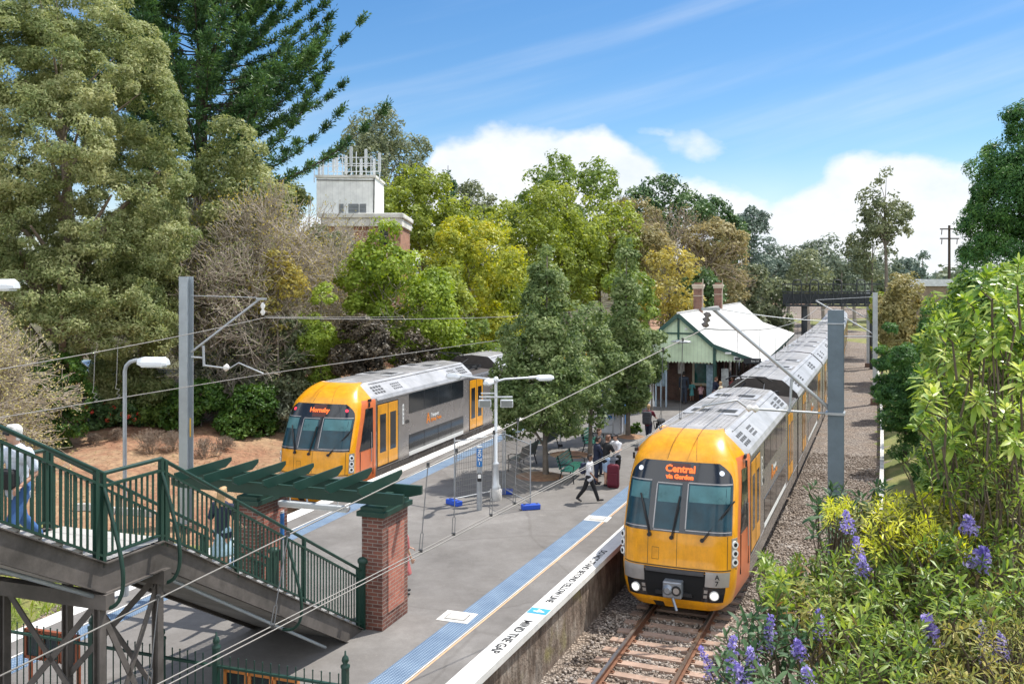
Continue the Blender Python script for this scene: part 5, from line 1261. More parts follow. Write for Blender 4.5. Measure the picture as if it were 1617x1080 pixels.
# old white lamp post behind the tree
gp = G(1029, 641); r = empty('platform_lamp', gp, 0, 'old white cast lamp post rising into the small tree by the station', 'lamp', 'platform lamps')
m = MB(); m.lathe((0, 0, 0), [(.24, 0), (.24, .25), (.17, .32), (.13, 1.2), (.17, 1.25), (.07, 1.35), (.055, 3.4)], 14); m.build('column', WHT, r, world=False); m = MB(); m.lathe((0, 0, 3.4), [(.06, 0), (.22, .1), (.26, .4), (.1, .62), (0, .66)], 12); m.build('lantern', LENS, r, world=False)
# benches
BENG = mat('bench_green_paint', (.012, .12, .085), .38, var=.12, coat=.3); BEN_SHADE = mat('bench_green_shaded', (.016, .035, .03), .45, var=.15); IRON = mat('bench_iron', (.02, .02, .022), .5, .3)  # darker bench green has the shade behind tree and fence painted in
def bench(p, ang, ln, mt, label, ped=False):
    r = empty('bench', p, ang, label, 'bench', 'platform benches')
    m = MB()
    for k in range(4): m.box((0, -.20+k*.125, .45), (ln, .10, .03), bev=.006)
    m.build('seat', mt, r, world=False)
    m = MB()
    for k in range(4):
        a = .52+k*.115; m.box((0, .26+k*.035, a+.03), (ln, .028, .095), bev=.006)
    m.build('backrest', mt, r, world=False)
    for x in (-ln/2+.12, ln/2-.12):
        m = MB(); m.tube([(x, -.24, 0), (x, -.20, .43), (x, .20, .43), (x, .36, .98)], .022, 6); m.tube([(x, .32, 0), (x, .20, .43)], .022, 6); m.tube([(x, -.22, .43), (x, -.24, .62), (x, -.1, .68), (x, .24, .66)], .02, 6); m.build('leg', IRON, r, world=False)
b1 = G(905, 757); bench(b1+Vector((0, .1, 0)), R(72), 1.9, BENG, 'bright green bench beside the tree, nearest the waiting group')
b2 = G(938, 712); bench(b2, R(70), 1.7, BENG, 'green bench half hidden behind the waiting group')
b3 = G(863, 712); bench(b3, R(250), 1.8, BEN_SHADE, 'dark bench with scrolled iron ends behind the nearer tree trunk')
b4 = G(824, 738); bench(b4, R(250), 2.0, BEN_SHADE, 'dark bench seen through the mesh fencing')
# planter soil around the platform trees
for (px, py, rx, lab) in ((852, 752, .95, 'round bed of reddish mulch around the nearer tree trunk'), (900, 718, .9, 'round bed of reddish mulch around the second tree trunk'), (997, 690, .7, 'small mulch bed with a low tuft by the third tree')):
    c = G(px, py); m = MB(); m.ell((c.x, c.y, PLAT-.05), (rx, rx, .16), 22, 8); o = m.build('mulch_bed', bpy.data.materials['red_brown_soil']); tag(o, lab, 'mulch bed')
# ================================================================ plants
def unit(v): return v/np.maximum(1e-9, np.linalg.norm(v, axis=-1, keepdims=True))
def rnd(n): return unit(RNG.normal(size=(n, 3)))
def leaf_quads(C, Nn, L_, W_, T=None):
    n = len(C); t = unit(np.cross(Nn, rnd(n))) if T is None else T; s = np.cross(Nn, t)
    L_ = np.broadcast_to(L_, (n,))[:, None]; W_ = np.broadcast_to(W_, (n,))[:, None]
    V = np.stack([C-t*L_/2, C+s*W_/2-Nn*L_*.08, C+t*L_/2, C-s*W_/2-Nn*L_*.08], 1)
    return V.reshape(-1, 3), np.arange(4*n).reshape(-1, 4)
def bark(name, c, v=.3): return mat(name, c, .9, var=v, vs=5, bump=.5, bs=14)
BK_G = bark('grey_bark', (.16, .135, .11)); BK_D = bark('dark_bark', (.06, .045, .035)); BK_P = bark('pale_twig_bark', (.42, .36, .29)); BK_PB = bark('brownish_twig', (.27, .21, .16))
BK_E = bark('smooth_pale_gum_bark', (.30, .26, .22))
def tubes_mesh(name, segs, mt, parent, n=4):
    """segs: (p0, p1, r0, r1) -> one mesh of thin prisms"""
    S = np.array([[*a, *b, r0, r1] for a, b, r0, r1 in segs], dtype=float); k = len(S)
    a, b = S[:, :3], S[:, 3:6]; d = unit(b-a); ref = np.where(np.abs(d[:, 2:3]) < .9, np.array([[0, 0, 1.]]), np.array([[1., 0, 0]]))
    X = unit(np.cross(d, ref)); Y = np.cross(d, X); V = []
    for P0, r in ((a, S[:, 6]), (b, S[:, 7])):
        for j in range(n):
            w = 2*math.pi*j/n; V.append(P0+(X*math.cos(w)+Y*math.sin(w))*r[:, None])
    V = np.stack(V, 1); Q = []
    base = np.arange(k)[:, None]*(2*n)
    for j in range(n): Q.append(base+np.array([[j, (j+1) % n, n+(j+1) % n, n+j]]))
    return np_mesh(name, V.reshape(-1, 3), np.concatenate(Q), mt, parent, smooth=True)
ENV = {'round': lambda t: np.sqrt(np.maximum(.02, 1-(2*t-1)**2)), 'dome': lambda t: np.where(t < .35, .86+.14*t/.35, np.sqrt(np.maximum(.02, 1-((t-.35)/.65)**2))),
       'cone': lambda t: np.maximum(.06, (1-t)**.85*np.minimum(1, .55+t*3)), 'column': lambda t: np.where(t < .75, .75+.25*np.minimum(1, t*3), np.maximum(.08, 1-((t-.75)/.25)**1.6)),
       'egg': lambda t: np.maximum(.05, np.sin(np.pi*np.clip(t*.86+.08, 0, 1))**.75*(1.15-.45*t))}
def clump_set(z0, z1, hw, shape, nl, rl, M, hwy=None, gap=0):
    """clump centres on the outside of overlapping lobes that fill an envelope"""
    hwy = hwy or hw; f = ENV[shape]; t = (RNG.uniform(0, 1, nl*4)); w = f(t); keep = RNG.uniform(0, 1, len(t)) < w; t, w = t[keep][:nl], w[keep][:nl]; nl = len(t)
    a = RNG.uniform(0, 2*math.pi, nl); rr = np.sqrt(RNG.uniform(.32, 1, nl))*np.maximum(.05, w*hw-rl*.75)
    r = rl*RNG.uniform(.7, 1.25, nl)*np.minimum(1, .35+w)
    Cn = np.stack([np.cos(a)*rr, np.sin(a)*rr*hwy/hw, z0+(z1-z0)*(.03+.94*t)], -1)
    Cn[:, 2] = np.clip(Cn[:, 2], z0+r*.6, z1-r*.85)
    i = RNG.choice(nl, M*2, p=r**2/np.sum(r**2)); d = rnd(M*2); p = Cn[i]+d*(r[i]*RNG.uniform(.7, 1.04, M*2))[:, None]*np.array([1, 1, .85])
    # drop those buried in other lobes
    ins = np.zeros(len(p), int)
    for k in range(nl): ins += (np.linalg.norm((p-Cn[k])/np.array([1, 1, .85]), axis=1) < r[k]*.66)
    ok = (ins == 0) & (d[:, 2] > -.75); p, d, i = p[ok][:M], d[ok][:M], i[ok][:M]
    out = unit(d+.6*unit((p-np.array([0, 0, (z0+z1)/2]))*np.array([1, 1, hw/max(.1, (z1-z0)/2)])))
    return p, out, Cn, r
def fill(p, out, rc, m, L_, W_, flat=.8, updir=.35, rough=.6):
    M = len(p); i = np.repeat(np.arange(M), m); n = len(i); d = unit(rnd(n)+.75*out[i]); rcv = rc*RNG.uniform(.6, 1.3, M)
    C = p[i]+d*(rcv[i]*RNG.uniform(.35, 1.0, n)**.6)[:, None]*np.array([1, 1, flat])
    Nn = unit(d*.7+np.array([0, 0, updir])+rnd(n)*rough); s = RNG.uniform(.7, 1.3, n)
    return C, Nn, L_*s, W_*s
def plant(name, label, cat, X, Y, z, M, m, rc, L_, W_, lm, z0, z1, hw, shape='round', nl=14, rl=None, trunk=.16, tb=None, hwy=None, group=None, limbs=8, extra=None, spray=.8, updir=.35):
    r = empty(name, (X, Y, z), RNG.uniform(0, 6.28), label, cat, group); o = np.array([X, Y, 0])
    p, out, Cn, rr = clump_set(z0, z1, hw, shape, nl, rl or hw*.42, M, hwy)
    C, Nn, l, w = fill(p, out, rc, m, L_, W_, spray, updir); V, Q = leaf_quads(C+o, Nn, l, w)
    # lean branches to lobes
    if trunk:
        top = z0+(z1-z0)*(.9 if shape in ('cone', 'column') else .62); mb = MB(); k = 7; pts = []
        ph = RNG.uniform(0, 6.28)
        for i in range(k+1):
            t = i/k; pts.append((X+math.sin(t*5+ph)*trunk*.5, Y+math.cos(t*4+ph)*trunk*.5, z-.15+(top-z+.15)*t))
        mb.tube(pts, [trunk*(1.35 if i == 0 else 1-.78*i/k) for i in range(k+1)], 9)
        idx = RNG.choice(len(Cn), min(limbs, len(Cn)), replace=False)
        for q in idx:
            e = Cn[q]+o; zb_ = max(z+.8, e[2]-np.hypot(Cn[q][0], Cn[q][1])*RNG.uniform(.8, 1.4)); zb_ = min(zb_, top-.2); f = (zb_-z)/(top-z); rb = trunk*(1-.75*f)*.6
            s = Vector((X, Y, zb_)); e = Vector(e); md = s.lerp(e, .5)+Vector((0, 0, (e-s).length*.10)); mb.tube([s, md, e], [rb, rb*.6, rb*.22], 6)
        mb.build('trunk', tb or BK_G, r)
    np_mesh('crown', V, Q, lm, r)
    return r
def TP(name, label, px, top, bot, hwpx, Y, shape, lm, cat='tree', cover=1.35, rc=None, asp=.5, leaf=1.0, nl=14, rlk=.42, zbase=None, cap=170000, **kw):
    X = (px-CX)*Y/F; z = gz(X, Y) if zbase is None else zbase; z1 = CZ-(top-HY)*Y/F; z0 = max(z+.05, CZ-(bot-HY)*Y/F); hw = hwpx*Y/F
    if cat in ('shrub', 'hedge') and Y > 20: z0 = z+.02
    L_ = .0043*Y*leaf; W_ = L_*asp; rc = rc or max(.3, hw*.17)
    A = 4*math.pi*hw*max(hw, (z1-z0)/2)*.8; n = 1.7*cover*A/(.5*L_*W_); n = min(n, cap); M = max(40, int(A*1.05/(rc*rc))); m = max(6, int(n/M))
    return plant(name, label, cat, X, Y, z, M, m, rc, L_, W_, lm, z0, z1, hw, shape, nl, hw*rlk, **kw)
# leaf colours
LMK = 1.75
LM = {}
LM['olive'] = leafmat('olive_fine_foliage', [(.065, .09, .03), (.12, .145, .055), (.175, .19, .085), (.24, .245, .125)], .4, .6, .35)
LM['pine'] = leafmat('dark_pine_needles', [(.012, .030, .012), (.022, .052, .018), (.04, .082, .024), (.07, .115, .03)], .25, .5, .5)
LM['lime'] = leafmat('fresh_lime_leaves', [(.075, .115, .016), (.135, .185, .026), (.205, .25, .04)], .4, .5, .5)
LM['yelgrn'] = leafmat('yellow_green_leaves', [(.09, .115, .018), (.15, .175, .026), (.22, .23, .03), (.30, .27, .035)], .4, .5, .3)
LM['mid'] = leafmat('mid_green_leaves', [(.045, .075, .016), (.085, .125, .026), (.14, .18, .04)], .4, .45, .4)
LM['spring'] = leafmat('spring_green_leaves', [(.075, .10, .018), (.13, .165, .028), (.20, .225, .045)], .42, .5, .35)
LM['grey'] = leafmat('grey_green_leaves', [(.045, .055, .035), (.085, .095, .06), (.15, .155, .105)], .25, .5, .5)
LM['gum'] = leafmat('eucalypt_leaves', [(.05, .065, .034), (.09, .105, .055), (.14, .15, .08)], .35, .5, .4)
LM['plat'] = leafmat('platform_tree_leaves', [(.036, .058, .020), (.068, .100, .034), (.115, .15, .058), (.185, .215, .10)], .42, .5, .7, .3)
LM['dark'] = leafmat('dark_green_leaves', [(.020, .042, .016), (.040, .075, .026), (.075, .12, .036)], .25, .45, .5)
LM['gold'] = leafmat('golden_yellow_leaves', [(.13, .125, .045), (.21, .185, .05), (.31, .26, .06)], .4, .5, .3)
LM['brown'] = leafmat('bronze_brown_leaves', [(.085, .08, .035), (.155, .135, .06), (.22, .185, .09)], .35, .6, .4)
LM['ochre'] = leafmat('ochre_leaves', [(.09, .09, .035), (.15, .135, .055), (.21, .18, .08)], .35, .5, .5)
LM['hedge'] = leafmat('clipped_hedge_leaves', [(.016, .040, .008), (.035, .075, .012), (.07, .12, .02)], .3, .45, .9)
LM['con'] = leafmat('cypress_foliage', [(.016, .045, .014), (.034, .085, .02), (.075, .14, .03)], .32, .5, .8)
LM['maroon'] = leafmat('dark_maroon_leaves', [(.018, .016, .012), (.04, .032, .022), (.075, .06, .038)], .2, .5, .6)
LM['far'] = leafmat('haze_tinted_grey_green', [(.045, .062, .045), (.075, .095, .062), (.115, .13, .085)], .2, .6, .06)  # greyed leaf colours with the haze of distance put into them
LM['farbl'] = leafmat('haze_tinted_blue_green', [(.04, .06, .05), (.065, .09, .07), (.10, .125, .095)], .2, .6, .06)  # bluer variant, distance haze mixed into the colour as well
# ---------------------------------------------------------------- bare trees
def grow(segs, p, d, L_, r, depth, spread=.55, up=.12, tips=None, nk=(2, 4), bend=.22, shrink=.72):
    p = Vector(p); d = Vector(d).normalized(); n = 3
    for i in range(n):
        d = (d+Vector((random.gauss(0, bend), random.gauss(0, bend), random.gauss(0, bend)+up))).normalized()
        q = p+d*(L_/n); r2 = r*(1-.3/n); segs.append((tuple(p), tuple(q), r, r2)); p = q; r = r2
        if depth > 0 and i < n-1 and random.random() < .75:
            e = (d+Vector((random.gauss(0, spread), random.gauss(0, spread), random.gauss(0, spread)))).normalized(); grow(segs, p, e, L_*shrink*.85, r*.5, depth-1, spread, up, tips, nk, bend, shrink)
    if depth > 0:
        for _ in range(random.randint(*nk)):
            e = (d+Vector((random.gauss(0, spread), random.gauss(0, spread), random.gauss(0, spread)))).normalized(); grow(segs, p, e, L_*shrink, r*.62, depth-1, spread, up, tips, nk, bend, shrink)
    elif tips is not None: tips.append((tuple(p), tuple(d)))
def bare_tree(label, base, dirs, L_, r, depth, mt, buds=None, bud_n=1, bud_size=.1, seed=1, name='bare_tree', minr=.006, **kw):
    random.seed(seed); rt = empty(name, base, 0, label, 'tree'); segs = []; tips = []
    for d in dirs: grow(segs, Vector(base)-Vector((0, 0, .1)), d, L_, r, depth, tips=tips, **kw)
    segs = [(a, b, max(minr, r0), max(minr, r1)) for a, b, r0, r1 in segs]
    big = [s for s in segs if s[2] > minr*2.2]; small = [s for s in segs if s[2] <= minr*2.2]
    tubes_mesh('trunk', big or segs[:5], mt, rt, 6); tubes_mesh('twigs', small or segs, mt, rt, 3)
    if buds and tips:
        T = np.array([t[0] for t in tips]); i = np.repeat(np.arange(len(T)), bud_n); C = T[i]+RNG.normal(size=(len(i), 3))*bud_size*1.1
        V, Q = leaf_quads(C, unit(rnd(len(C))+np.array([0, 0, .5])), bud_size*RNG.uniform(.6, 1.3, len(C)), bud_size*.55); np_mesh('buds', V, Q, buds, rt)
    return rt
# ---------------------------------------------------------------- left bank, front to back
TP('paperbark_tree', 'huge pale olive tree filling the upper left corner', 100, -70, 560, 196, 43, 'dome', LM['olive'], cover=2.3, rc=.62, asp=.40, leaf=.95, nl=170, rlk=.27, cap=300000, trunk=.5, tb=BK_PB, limbs=26, spray=.72)
TP('paperbark_tree', 'lower olive tree under the huge pale olive one, left of the tall mast', 222, 330, 660, 84, 46, 'egg', LM['olive'], cover=1.2, rc=.7, asp=.36, nl=18, trunk=.2, tb=BK_PB)
# hoop pine: whorled, upswept boughs with tufted ends
def hoop_pine(label, px, Y, ztop, rmax, zlow, seed, azs=None):
    random.seed(seed); X = (px-CX)*Y/F; z = gz(X, Y); r = empty('hoop_pine', (X, Y, z), 0, label, 'tree'); mb = MB()
    mb.tube([(X, Y, z-.2), (X, Y, ztop*.6), (X, Y, ztop)], [.55, .34, .05], 10); mb.build('trunk', BK_D, r)
    segs = []; cl = []; zz = zlow
    while zz < ztop-.5:
        f = (zz-zlow)/(ztop-zlow); Rb = rmax*(1-f)**.75*random.uniform(.85, 1.1); nb = random.randint(6, 8); a0 = random.uniform(0, 6.28)
        for k in range(nb):
            a = a0+6.283*k/nb+random.uniform(-.25, .25); Rk = Rb*random.uniform(.72, 1.12); dv = Vector((math.cos(a), math.sin(a), 0)); sd = Vector((-math.sin(a), math.cos(a), 0)); prev = Vector((X, Y, zz)); n = 9
            lift = random.uniform(.38, .72); side = random.uniform(-.18, .18)
            for i in range(1, n+1):
                t = i/n; p = Vector((X, Y, zz))+dv*(Rk*t)+sd*(Rk*side*t*t)+Vector((0, 0, Rk*(-.05*t+lift*t*t)+random.uniform(-.05, .05)))
                rb = .10*(1-.8*t)*max(.4, Rk/rmax); segs.append((tuple(prev), tuple(p), rb, rb*.85)); dd = (p-prev).normalized()
                if t > .30:
                    for sgn in (-1, 1, 0):
                        if sgn == 0 and t < .85: continue
                        ln = (.5+1.3*(1-t))*random.uniform(.6, 1.2)*max(.45, Rk/rmax) if sgn else .45
                        e = p+(dd*.8+sd*sgn*.7+Vector((0, 0, .22))).normalized()*ln; segs.append((tuple(p), tuple(e), rb*.35, rb*.2))
                        nn = max(2, int(ln/.36))
                        for q in range(nn):
                            u = (q+1)/nn; cl.append((p.lerp(e, u), (e-p).normalized(), random.uniform(.26, .46)))
                prev = p
        zz += random.uniform(.75, 1.15)*(1-.35*f)
    tubes_mesh('boughs', segs, BK_D, r, 5)
    c = np.array([q[0][:] for q in cl]); dr = np.array([q[1][:] for q in cl]); rc = np.array([q[2] for q in cl]); m = 34; i = np.repeat(np.arange(len(c)), m); d = rnd(len(i))
    ax = dr[i]*(RNG.uniform(-1, 1, len(i))*rc[i]*1.1)[:, None]; C = c[i]+ax+d*(rc[i]*RNG.uniform(.25, .9, len(i)))[:, None]; T = unit(d+dr[i]*.7); Nn = unit(np.cross(T, rnd(len(i))))
    V, Q = leaf_quads(C, Nn, RNG.uniform(.22, .38, len(i)), .085, T); np_mesh('crown', V, Q, LM['pine'], r); return r
hoop_pine('very tall dark pine with upswept tufted boughs rising above the frame', 318, 58, 36, 10.4, 13.8, 5)
TP('bushy_tree', 'pale yellowish green bushy tree between the olive tree and the bare grey one', 365, 180, 470, 78, 50, 'egg', LM['olive'], cover=1.2, rc=.8, nl=20, rlk=.45, trunk=.2)
b = Vector((P(425, 0, 51).x, 51, 0)); b.z = gz(b.x, b.y)
bare_tree('wide grey leafless tree with a few yellow leaves left of the tower', b, [(-.3, .1, 1), (.25, .2, 1), (0, -.3, 1), (.45, -.1, .9)], 3.65, .17, 5, BK_P, LM['gold'], 2, .13, 4, minr=.014, up=.05, spread=.52, nk=(3, 4), shrink=.80)
b = Vector((P(375, 0, 50).x, 50, 0)); b.z = gz(b.x, b.y)
bare_tree('bushy leafless grey tree in front of the olive trees', b, [(-.3, .1, 1), (.3, -.1, 1), (0, .3, 1)], 3.2, .13, 5, BK_P, LM['olive'], 2, .11, 14, minr=.0135, up=.06, spread=.5, nk=(3, 4), shrink=.78)
TP('small_tree', 'small tree with golden yellow leaves beside the left mast', 440, 395, 520, 42, 46, 'round', LM['gold'], cover=.55, rc=.3, nl=9, trunk=.09, limbs=8)
TP('maple_tree', 'fresh lime green maple below the tower', 604, 352, 560, 68, 50, 'egg', LM['lime'], cover=1.5, rc=.62, asp=.6, nl=18, trunk=.16)
TP('shrub_tree', 'lime green tree right of the maple behind the left train', 665, 430, 590, 66, 50, 'round', LM['lime'], cover=1.3, rc=.6, nl=14, trunk=.14)
TP('shade_tree', 'large yellow green tree right of the tower', 740, 345, 560, 98, 60, 'dome', LM['yelgrn'], cover=1.25, rc=.9, nl=26, rlk=.38, trunk=.25)
TP('shade_tree', 'grey green tree in front of the yellow green one', 700, 400, 585, 60, 56, 'egg', LM['spring'], cover=1.2, rc=.6, nl=14, trunk=.18)
TP('cypress', 'slim fresh green conifer behind the left train nose', 508, 435, 650, 34, 47, 'column', LM['lime'], cover=1.2, rc=.35, asp=.3, nl=14, trunk=.1, rlk=.5)
TP('shrub', 'rounded grey green shrub left of the slim conifer', 392, 480, 640, 66, 48, 'dome', LM['grey'], 'shrub', cover=1.4, rc=.5, nl=16, trunk=.1)
TP('shrub', 'tall dark olive shrub between the bare tree and the slim conifer', 455, 490, 660, 44, 47, 'dome', LM['gum'], 'shrub', cover=1.3, rc=.45, nl=12, trunk=.08)
TP('hedge_shrub', 'dark maroon shrub behind the left train cab', 575, 492, 640, 52, 46, 'dome', LM['maroon'], 'shrub', cover=1.5, rc=.45, nl=14, trunk=.1)
TP('hedge_shrub', 'dark maroon shrub behind the left train roof', 655, 515, 640, 60, 47, 'dome', LM['maroon'], 'shrub', cover=1.4, rc=.5, nl=14, trunk=.1)
TP('shrub', 'green shrub just behind the left train carriage join', 745, 500, 610, 58, 52, 'dome', LM['mid'], 'shrub', cover=1.3, rc=.5, nl=12, trunk=.1)
for i, (px, top, bot, hw, Y, mt, lab) in enumerate(((318, 604, 692, 52, 45, 'hedge', 'low spreading green shrub right of the left mast'), (388, 612, 694, 58, 44.5, 'hedge', 'low spreading green shrub left of the train nose'), (262, 610, 692, 40, 45.5, 'mid', 'leafy green bush between hooked lamp and left mast'), (440, 605, 680, 36, 45.5, 'grey', 'greyish bush close to the left train nose'), (215, 628, 690, 34, 45, 'mid', 'small leafy bush just right of the hooked lamp'))):
    TP('shrub', lab, px, top, bot, hw, Y, 'dome', LM[mt], 'shrub', cover=1.5, rc=.35, nl=12, trunk=.05, limbs=4, group='shrubs on the left bank')
TP('conifer_hedge', 'tall clipped green conifer hedge behind the walking man', 96, 560, 694, 40, 39, 'column', LM['hedge'], 'hedge', cover=2.0, rc=.3, asp=.35, nl=24, rlk=.55, trunk=.08)
TP('conifer_hedge', 'dark clipped hedge at the left edge beneath the leafless tree', 12, 572, 690, 52, 40, 'dome', LM['hedge'], 'hedge', cover=1.8, rc=.35, asp=.35, nl=18, rlk=.5, trunk=.08)
def flowering(px, top, bot, hw, Y, lab, fc, seed):
    r = TP('flowering_shrub', lab, px, top, bot, hw, Y, 'dome', LM['dark'], 'shrub', cover=1.5, rc=.3, nl=10, trunk=.05, limbs=3, group='red flowering shrubs')
    X = (px-CX)*Y/F; z0 = gz(X, Y); z1 = CZ-(top-HY)*Y/F; h = hw*Y/F; n = 26; a = RNG.uniform(0, 6.28, n); t = RNG.uniform(.25, .95, n); rr = h*np.sqrt(1-t**2)*.95+.1
    C0 = np.stack([X+np.cos(a)*rr, Y+np.sin(a)*rr, z0+(z1-z0)*t], -1); i = np.repeat(np.arange(n), 14); d = rnd(len(i)); C = C0[i]+d*.09; V, Q = leaf_quads(C, d, .10, .07); np_mesh('flowers', V, Q, fc, r)
REDF = leafmat('red_flowers', [(.30, .03, .02), (.48, .07, .04), (.55, .14, .09)], .25, .5, 1)
flowering(150, 634, 690, 26, 44, 'dark shrub with red flowers right of the clipped hedge', REDF, 1); flowering(198, 630, 690, 28, 44.5, 'dark shrub with red flowers behind the hooked lamp', REDF, 2)
# leafless tree at the left edge with swelling buds
b = Vector((P(-135, 0, 31).x, 31, 0)); b.z = gz(b.x, b.y)
BUD = leafmat('pale_buds', [(.22, .20, .08), (.36, .33, .14)], .3, .6, 1)
bare_tree('pale leafless tree with swelling buds reaching in from the left edge', b+Vector((0, 0, 1.6)), [(.9, -.1, .55), (.8, .2, .9), (.5, -.3, 1), (1, .1, .25), (.2, .1, 1), (.7, -.35, .6), (.9, .3, .4), (.6, 0, 1.1)], 1.55, .075, 5, BK_P, BUD, 2, .085, 8, minr=.0085, up=.03, spread=.40, bend=.15, nk=(2, 3), shrink=.80)
random.seed(21)
for k, (px, py, s) in enumerate(((238, 702, 1.0), (322, 692, .8), (275, 690, .8), (148, 700, .5), (185, 702, .5), (352, 704, .6))):
    Y = 39+k*.4; b = P(px, py+12, Y); b.z = gz(b.x, b.y)
    bare_tree(['pruned leafless rose bush left of the tall mast', 'dry twiggy bush right of the tall mast', 'dry twiggy bush behind the tall mast', 'small bare stump shoots by the hedge', 'small bare stump shoots before the hooked lamp', 'thin dry bush beside the pergola end'][k], b, [(random.gauss(0, .5), random.gauss(0, .5), 1) for _ in range(9)], .50*s, .014, 3, BK_PB, None, seed=30+k, name='twiggy_bush', minr=.006, spread=.55)['category'] = 'bush'
m = MB(); a = P(120, 716, 31); b_ = P(245, 690, 31.5)
for k in range(12):
    p = a.lerp(b_, k/12); q = a.lerp(b_, (k+.93)/12); p.z = gz(p.x, p.y)+.1; q.z = gz(q.x, q.y)+.1; m.beam(p, q, .18, .22)
o = m.build('garden_edging', CONC); tag(o, 'low row of pale stone edging across the bare garden bed on the left', 'edging')
# car and dark fence glimpsed under the trees
Yc_ = 51.0; x0_, x1_ = P(120, 0, Yc_).x, P(262, 0, Yc_).x; zf = gz((x0_+x1_)/2, Yc_)
r = empty('iron_fence', (x0_, Yc_, zf), 0, 'dark upright bar fence in the shade under the olive trees', 'fence'); m = MB()
for k in range(46): x = x0_+(x1_-x0_)*k/45; m.box((x, Yc_, zf+.95), (.03, .03, 1.9))
m.build('bar_row', IRON, r); m = MB(); m.box(((x0_+x1_)/2, Yc_, zf+1.75), (x1_-x0_, .04, .05)); m.box(((x0_+x1_)/2, Yc_, zf+.2), (x1_-x0_, .04, .05)); m.build('rail', IRON, r)
def car(x, y, rz, paint, label):
    z = gz(x, y); r = empty('parked_car', (x, y, z), rz, label, 'car'); m = MB()
    pr = [(-2.1, .35), (2.1, .35), (2.15, .75), (1.9, .88), (1.0, .95), (.45, 1.42), (-1.1, 1.45), (-1.75, .98), (-2.1, .9)]; m.prism(pr, (0, -.85, 0), (1, 0, 0), (0, 0, 1), (0, 1.7, 0)); m.build('body', paint, r, world=False)
    m = MB(); m.prism([(.92, .98), (.45, 1.36), (-1.05, 1.38), (-1.55, 1.0)], (0, -.86, 0), (1, 0, 0), (0, 0, 1), (0, 1.72, 0)); m.build('window', GLASSD, r, world=False)
    for sx_ in (-1.3, 1.3):
        for sy_ in (-.8, .8): m = MB(); m.tube([(sx_, sy_-.1, .32), (sx_, sy_+.1, .32)], .32, 16); m.build('wheel', RUB, r, world=False)
car(P(158, 0, 54).x, 54, R(10), mat('red_car_paint', (.35, .015, .02), .3, coat=.5), 'red parked car just visible behind the dark bar fence'); car(P(125, 0, 57).x, 57, R(8), mat('white_car_paint', (.6, .6, .6), .3, coat=.5), 'pale parked car behind the dark bar fence, left of the red one')
# ---------------------------------------------------------------- trees behind the station
TP('gum_tree', 'spreading grey gum tree behind the rooftop aerials', 608, 172, 345, 92, 100, 'dome', LM['gum'], cover=.75, rc=1.1, asp=.4, nl=26, rlk=.3, trunk=.35, tb=BK_E, limbs=24)
TP('shade_tree', 'spring green tree beside the white plant room', 668, 268, 420, 87, 92, 'dome', LM['spring'], cover=1.3, rc=1.0, nl=22, rlk=.38, trunk=.3)
TP('norfolk_pine', 'tiny symmetrical pine poking above the treeline', 708, 254, 330, 15, 135, 'cone', LM['pine'], cover=.8, rc=.7, nl=14, trunk=.2)
TP('shade_tree', 'tall dark tree filling the gap between the olive and the pine', 292, 240, 520, 70, 66, 'round', LM['gum'], cover=1.2, rc=1.0, nl=20, trunk=.3)
TP('shade_tree', 'olive toned tree between the dark pine and the white plant room', 452, 285, 520, 62, 64, 'round', LM['olive'], cover=1.2, rc=.9, nl=18, trunk=.25)
TP('shade_tree', 'grey green tree behind the bare tree and left of the lime maple', 505, 365, 560, 56, 60, 'round', LM['gum'], cover=1.2, rc=.8, nl=16, trunk=.2)
TP('shade_tree', 'yellowish tree on the skyline between tiny pine and broad green tree', 790, 322, 470, 60, 105, 'dome', LM['spring'], cover=1.2, rc=1.0, nl=18, trunk=.25)
TP('shade_tree', 'brownish green tree between broad green tree and dark skyline tree', 1000, 318, 470, 56, 100, 'round', LM['brown'], cover=1.1, rc=1.0, nl=16, trunk=.25)
TP('shade_tree', 'ragged grey green tree behind the tiny pine', 745, 290, 420, 53, 115, 'round', LM['gum'], cover=.9, rc=1.0, nl=14, trunk=.25)
TP('shade_tree', 'broad spring green tree in the middle of the treeline', 850, 296, 500, 108, 80, 'dome', LM['spring'], cover=1.3, rc=1.0, nl=30, rlk=.36, trunk=.3)
TP('shade_tree', 'tall open topped green tree above the broad one', 895, 244, 400, 96, 96, 'dome', LM['mid'], cover=.85, rc=.95, nl=28, rlk=.27, trunk=.35, limbs=26)
TP('shade_tree', 'spring green tree right of the broad one', 948, 312, 470, 77, 84, 'round', LM['spring'], cover=1.2, rc=.9, nl=18, trunk=.25)
TP('shade_tree', 'dark rounded tree on the skyline above the golden one', 1046, 282, 380, 63, 118, 'round', LM['dark'], cover=1.1, rc=1.2, nl=16, rlk=.36, trunk=.35)
b = Vector((P(1050, 0, 92).x, 92, 0)); b.z = gz(b.x, b.y)
bare_tree('leafless grey tree above the golden one', b, [(-.3, .1, 1), (.3, 0, 1), (.1, .3, 1)], 5.2, .22, 5, BK_PB, LM['brown'], 2, .2, 9, minr=.02, up=.06, spread=.42, nk=(2, 3), shrink=.76)
TP('shade_tree', 'greyish twiggy tree filling the gap left of the golden one', 1010, 350, 500, 54, 82, 'round', LM['brown'], cover=.8, rc=.7, nl=14, trunk=.2)
TP('golden_tree', 'golden yellow tree left of the station chimneys', 1056, 385, 510, 59, 74, 'dome', LM['gold'], cover=.6, rc=.6, nl=14, trunk=.18)
TP('shade_tree', 'bronze brown tree behind the chimneys', 1125, 352, 490, 66, 90, 'dome', LM['brown'], cover=1.2, rc=.8, nl=18, trunk=.22)
TP('shade_tree', 'dark green tree on the skyline right of the bronze one', 1130, 318, 430, 49, 122, 'round', LM['dark'], cover=1.1, rc=1.1, nl=14, trunk=.3)
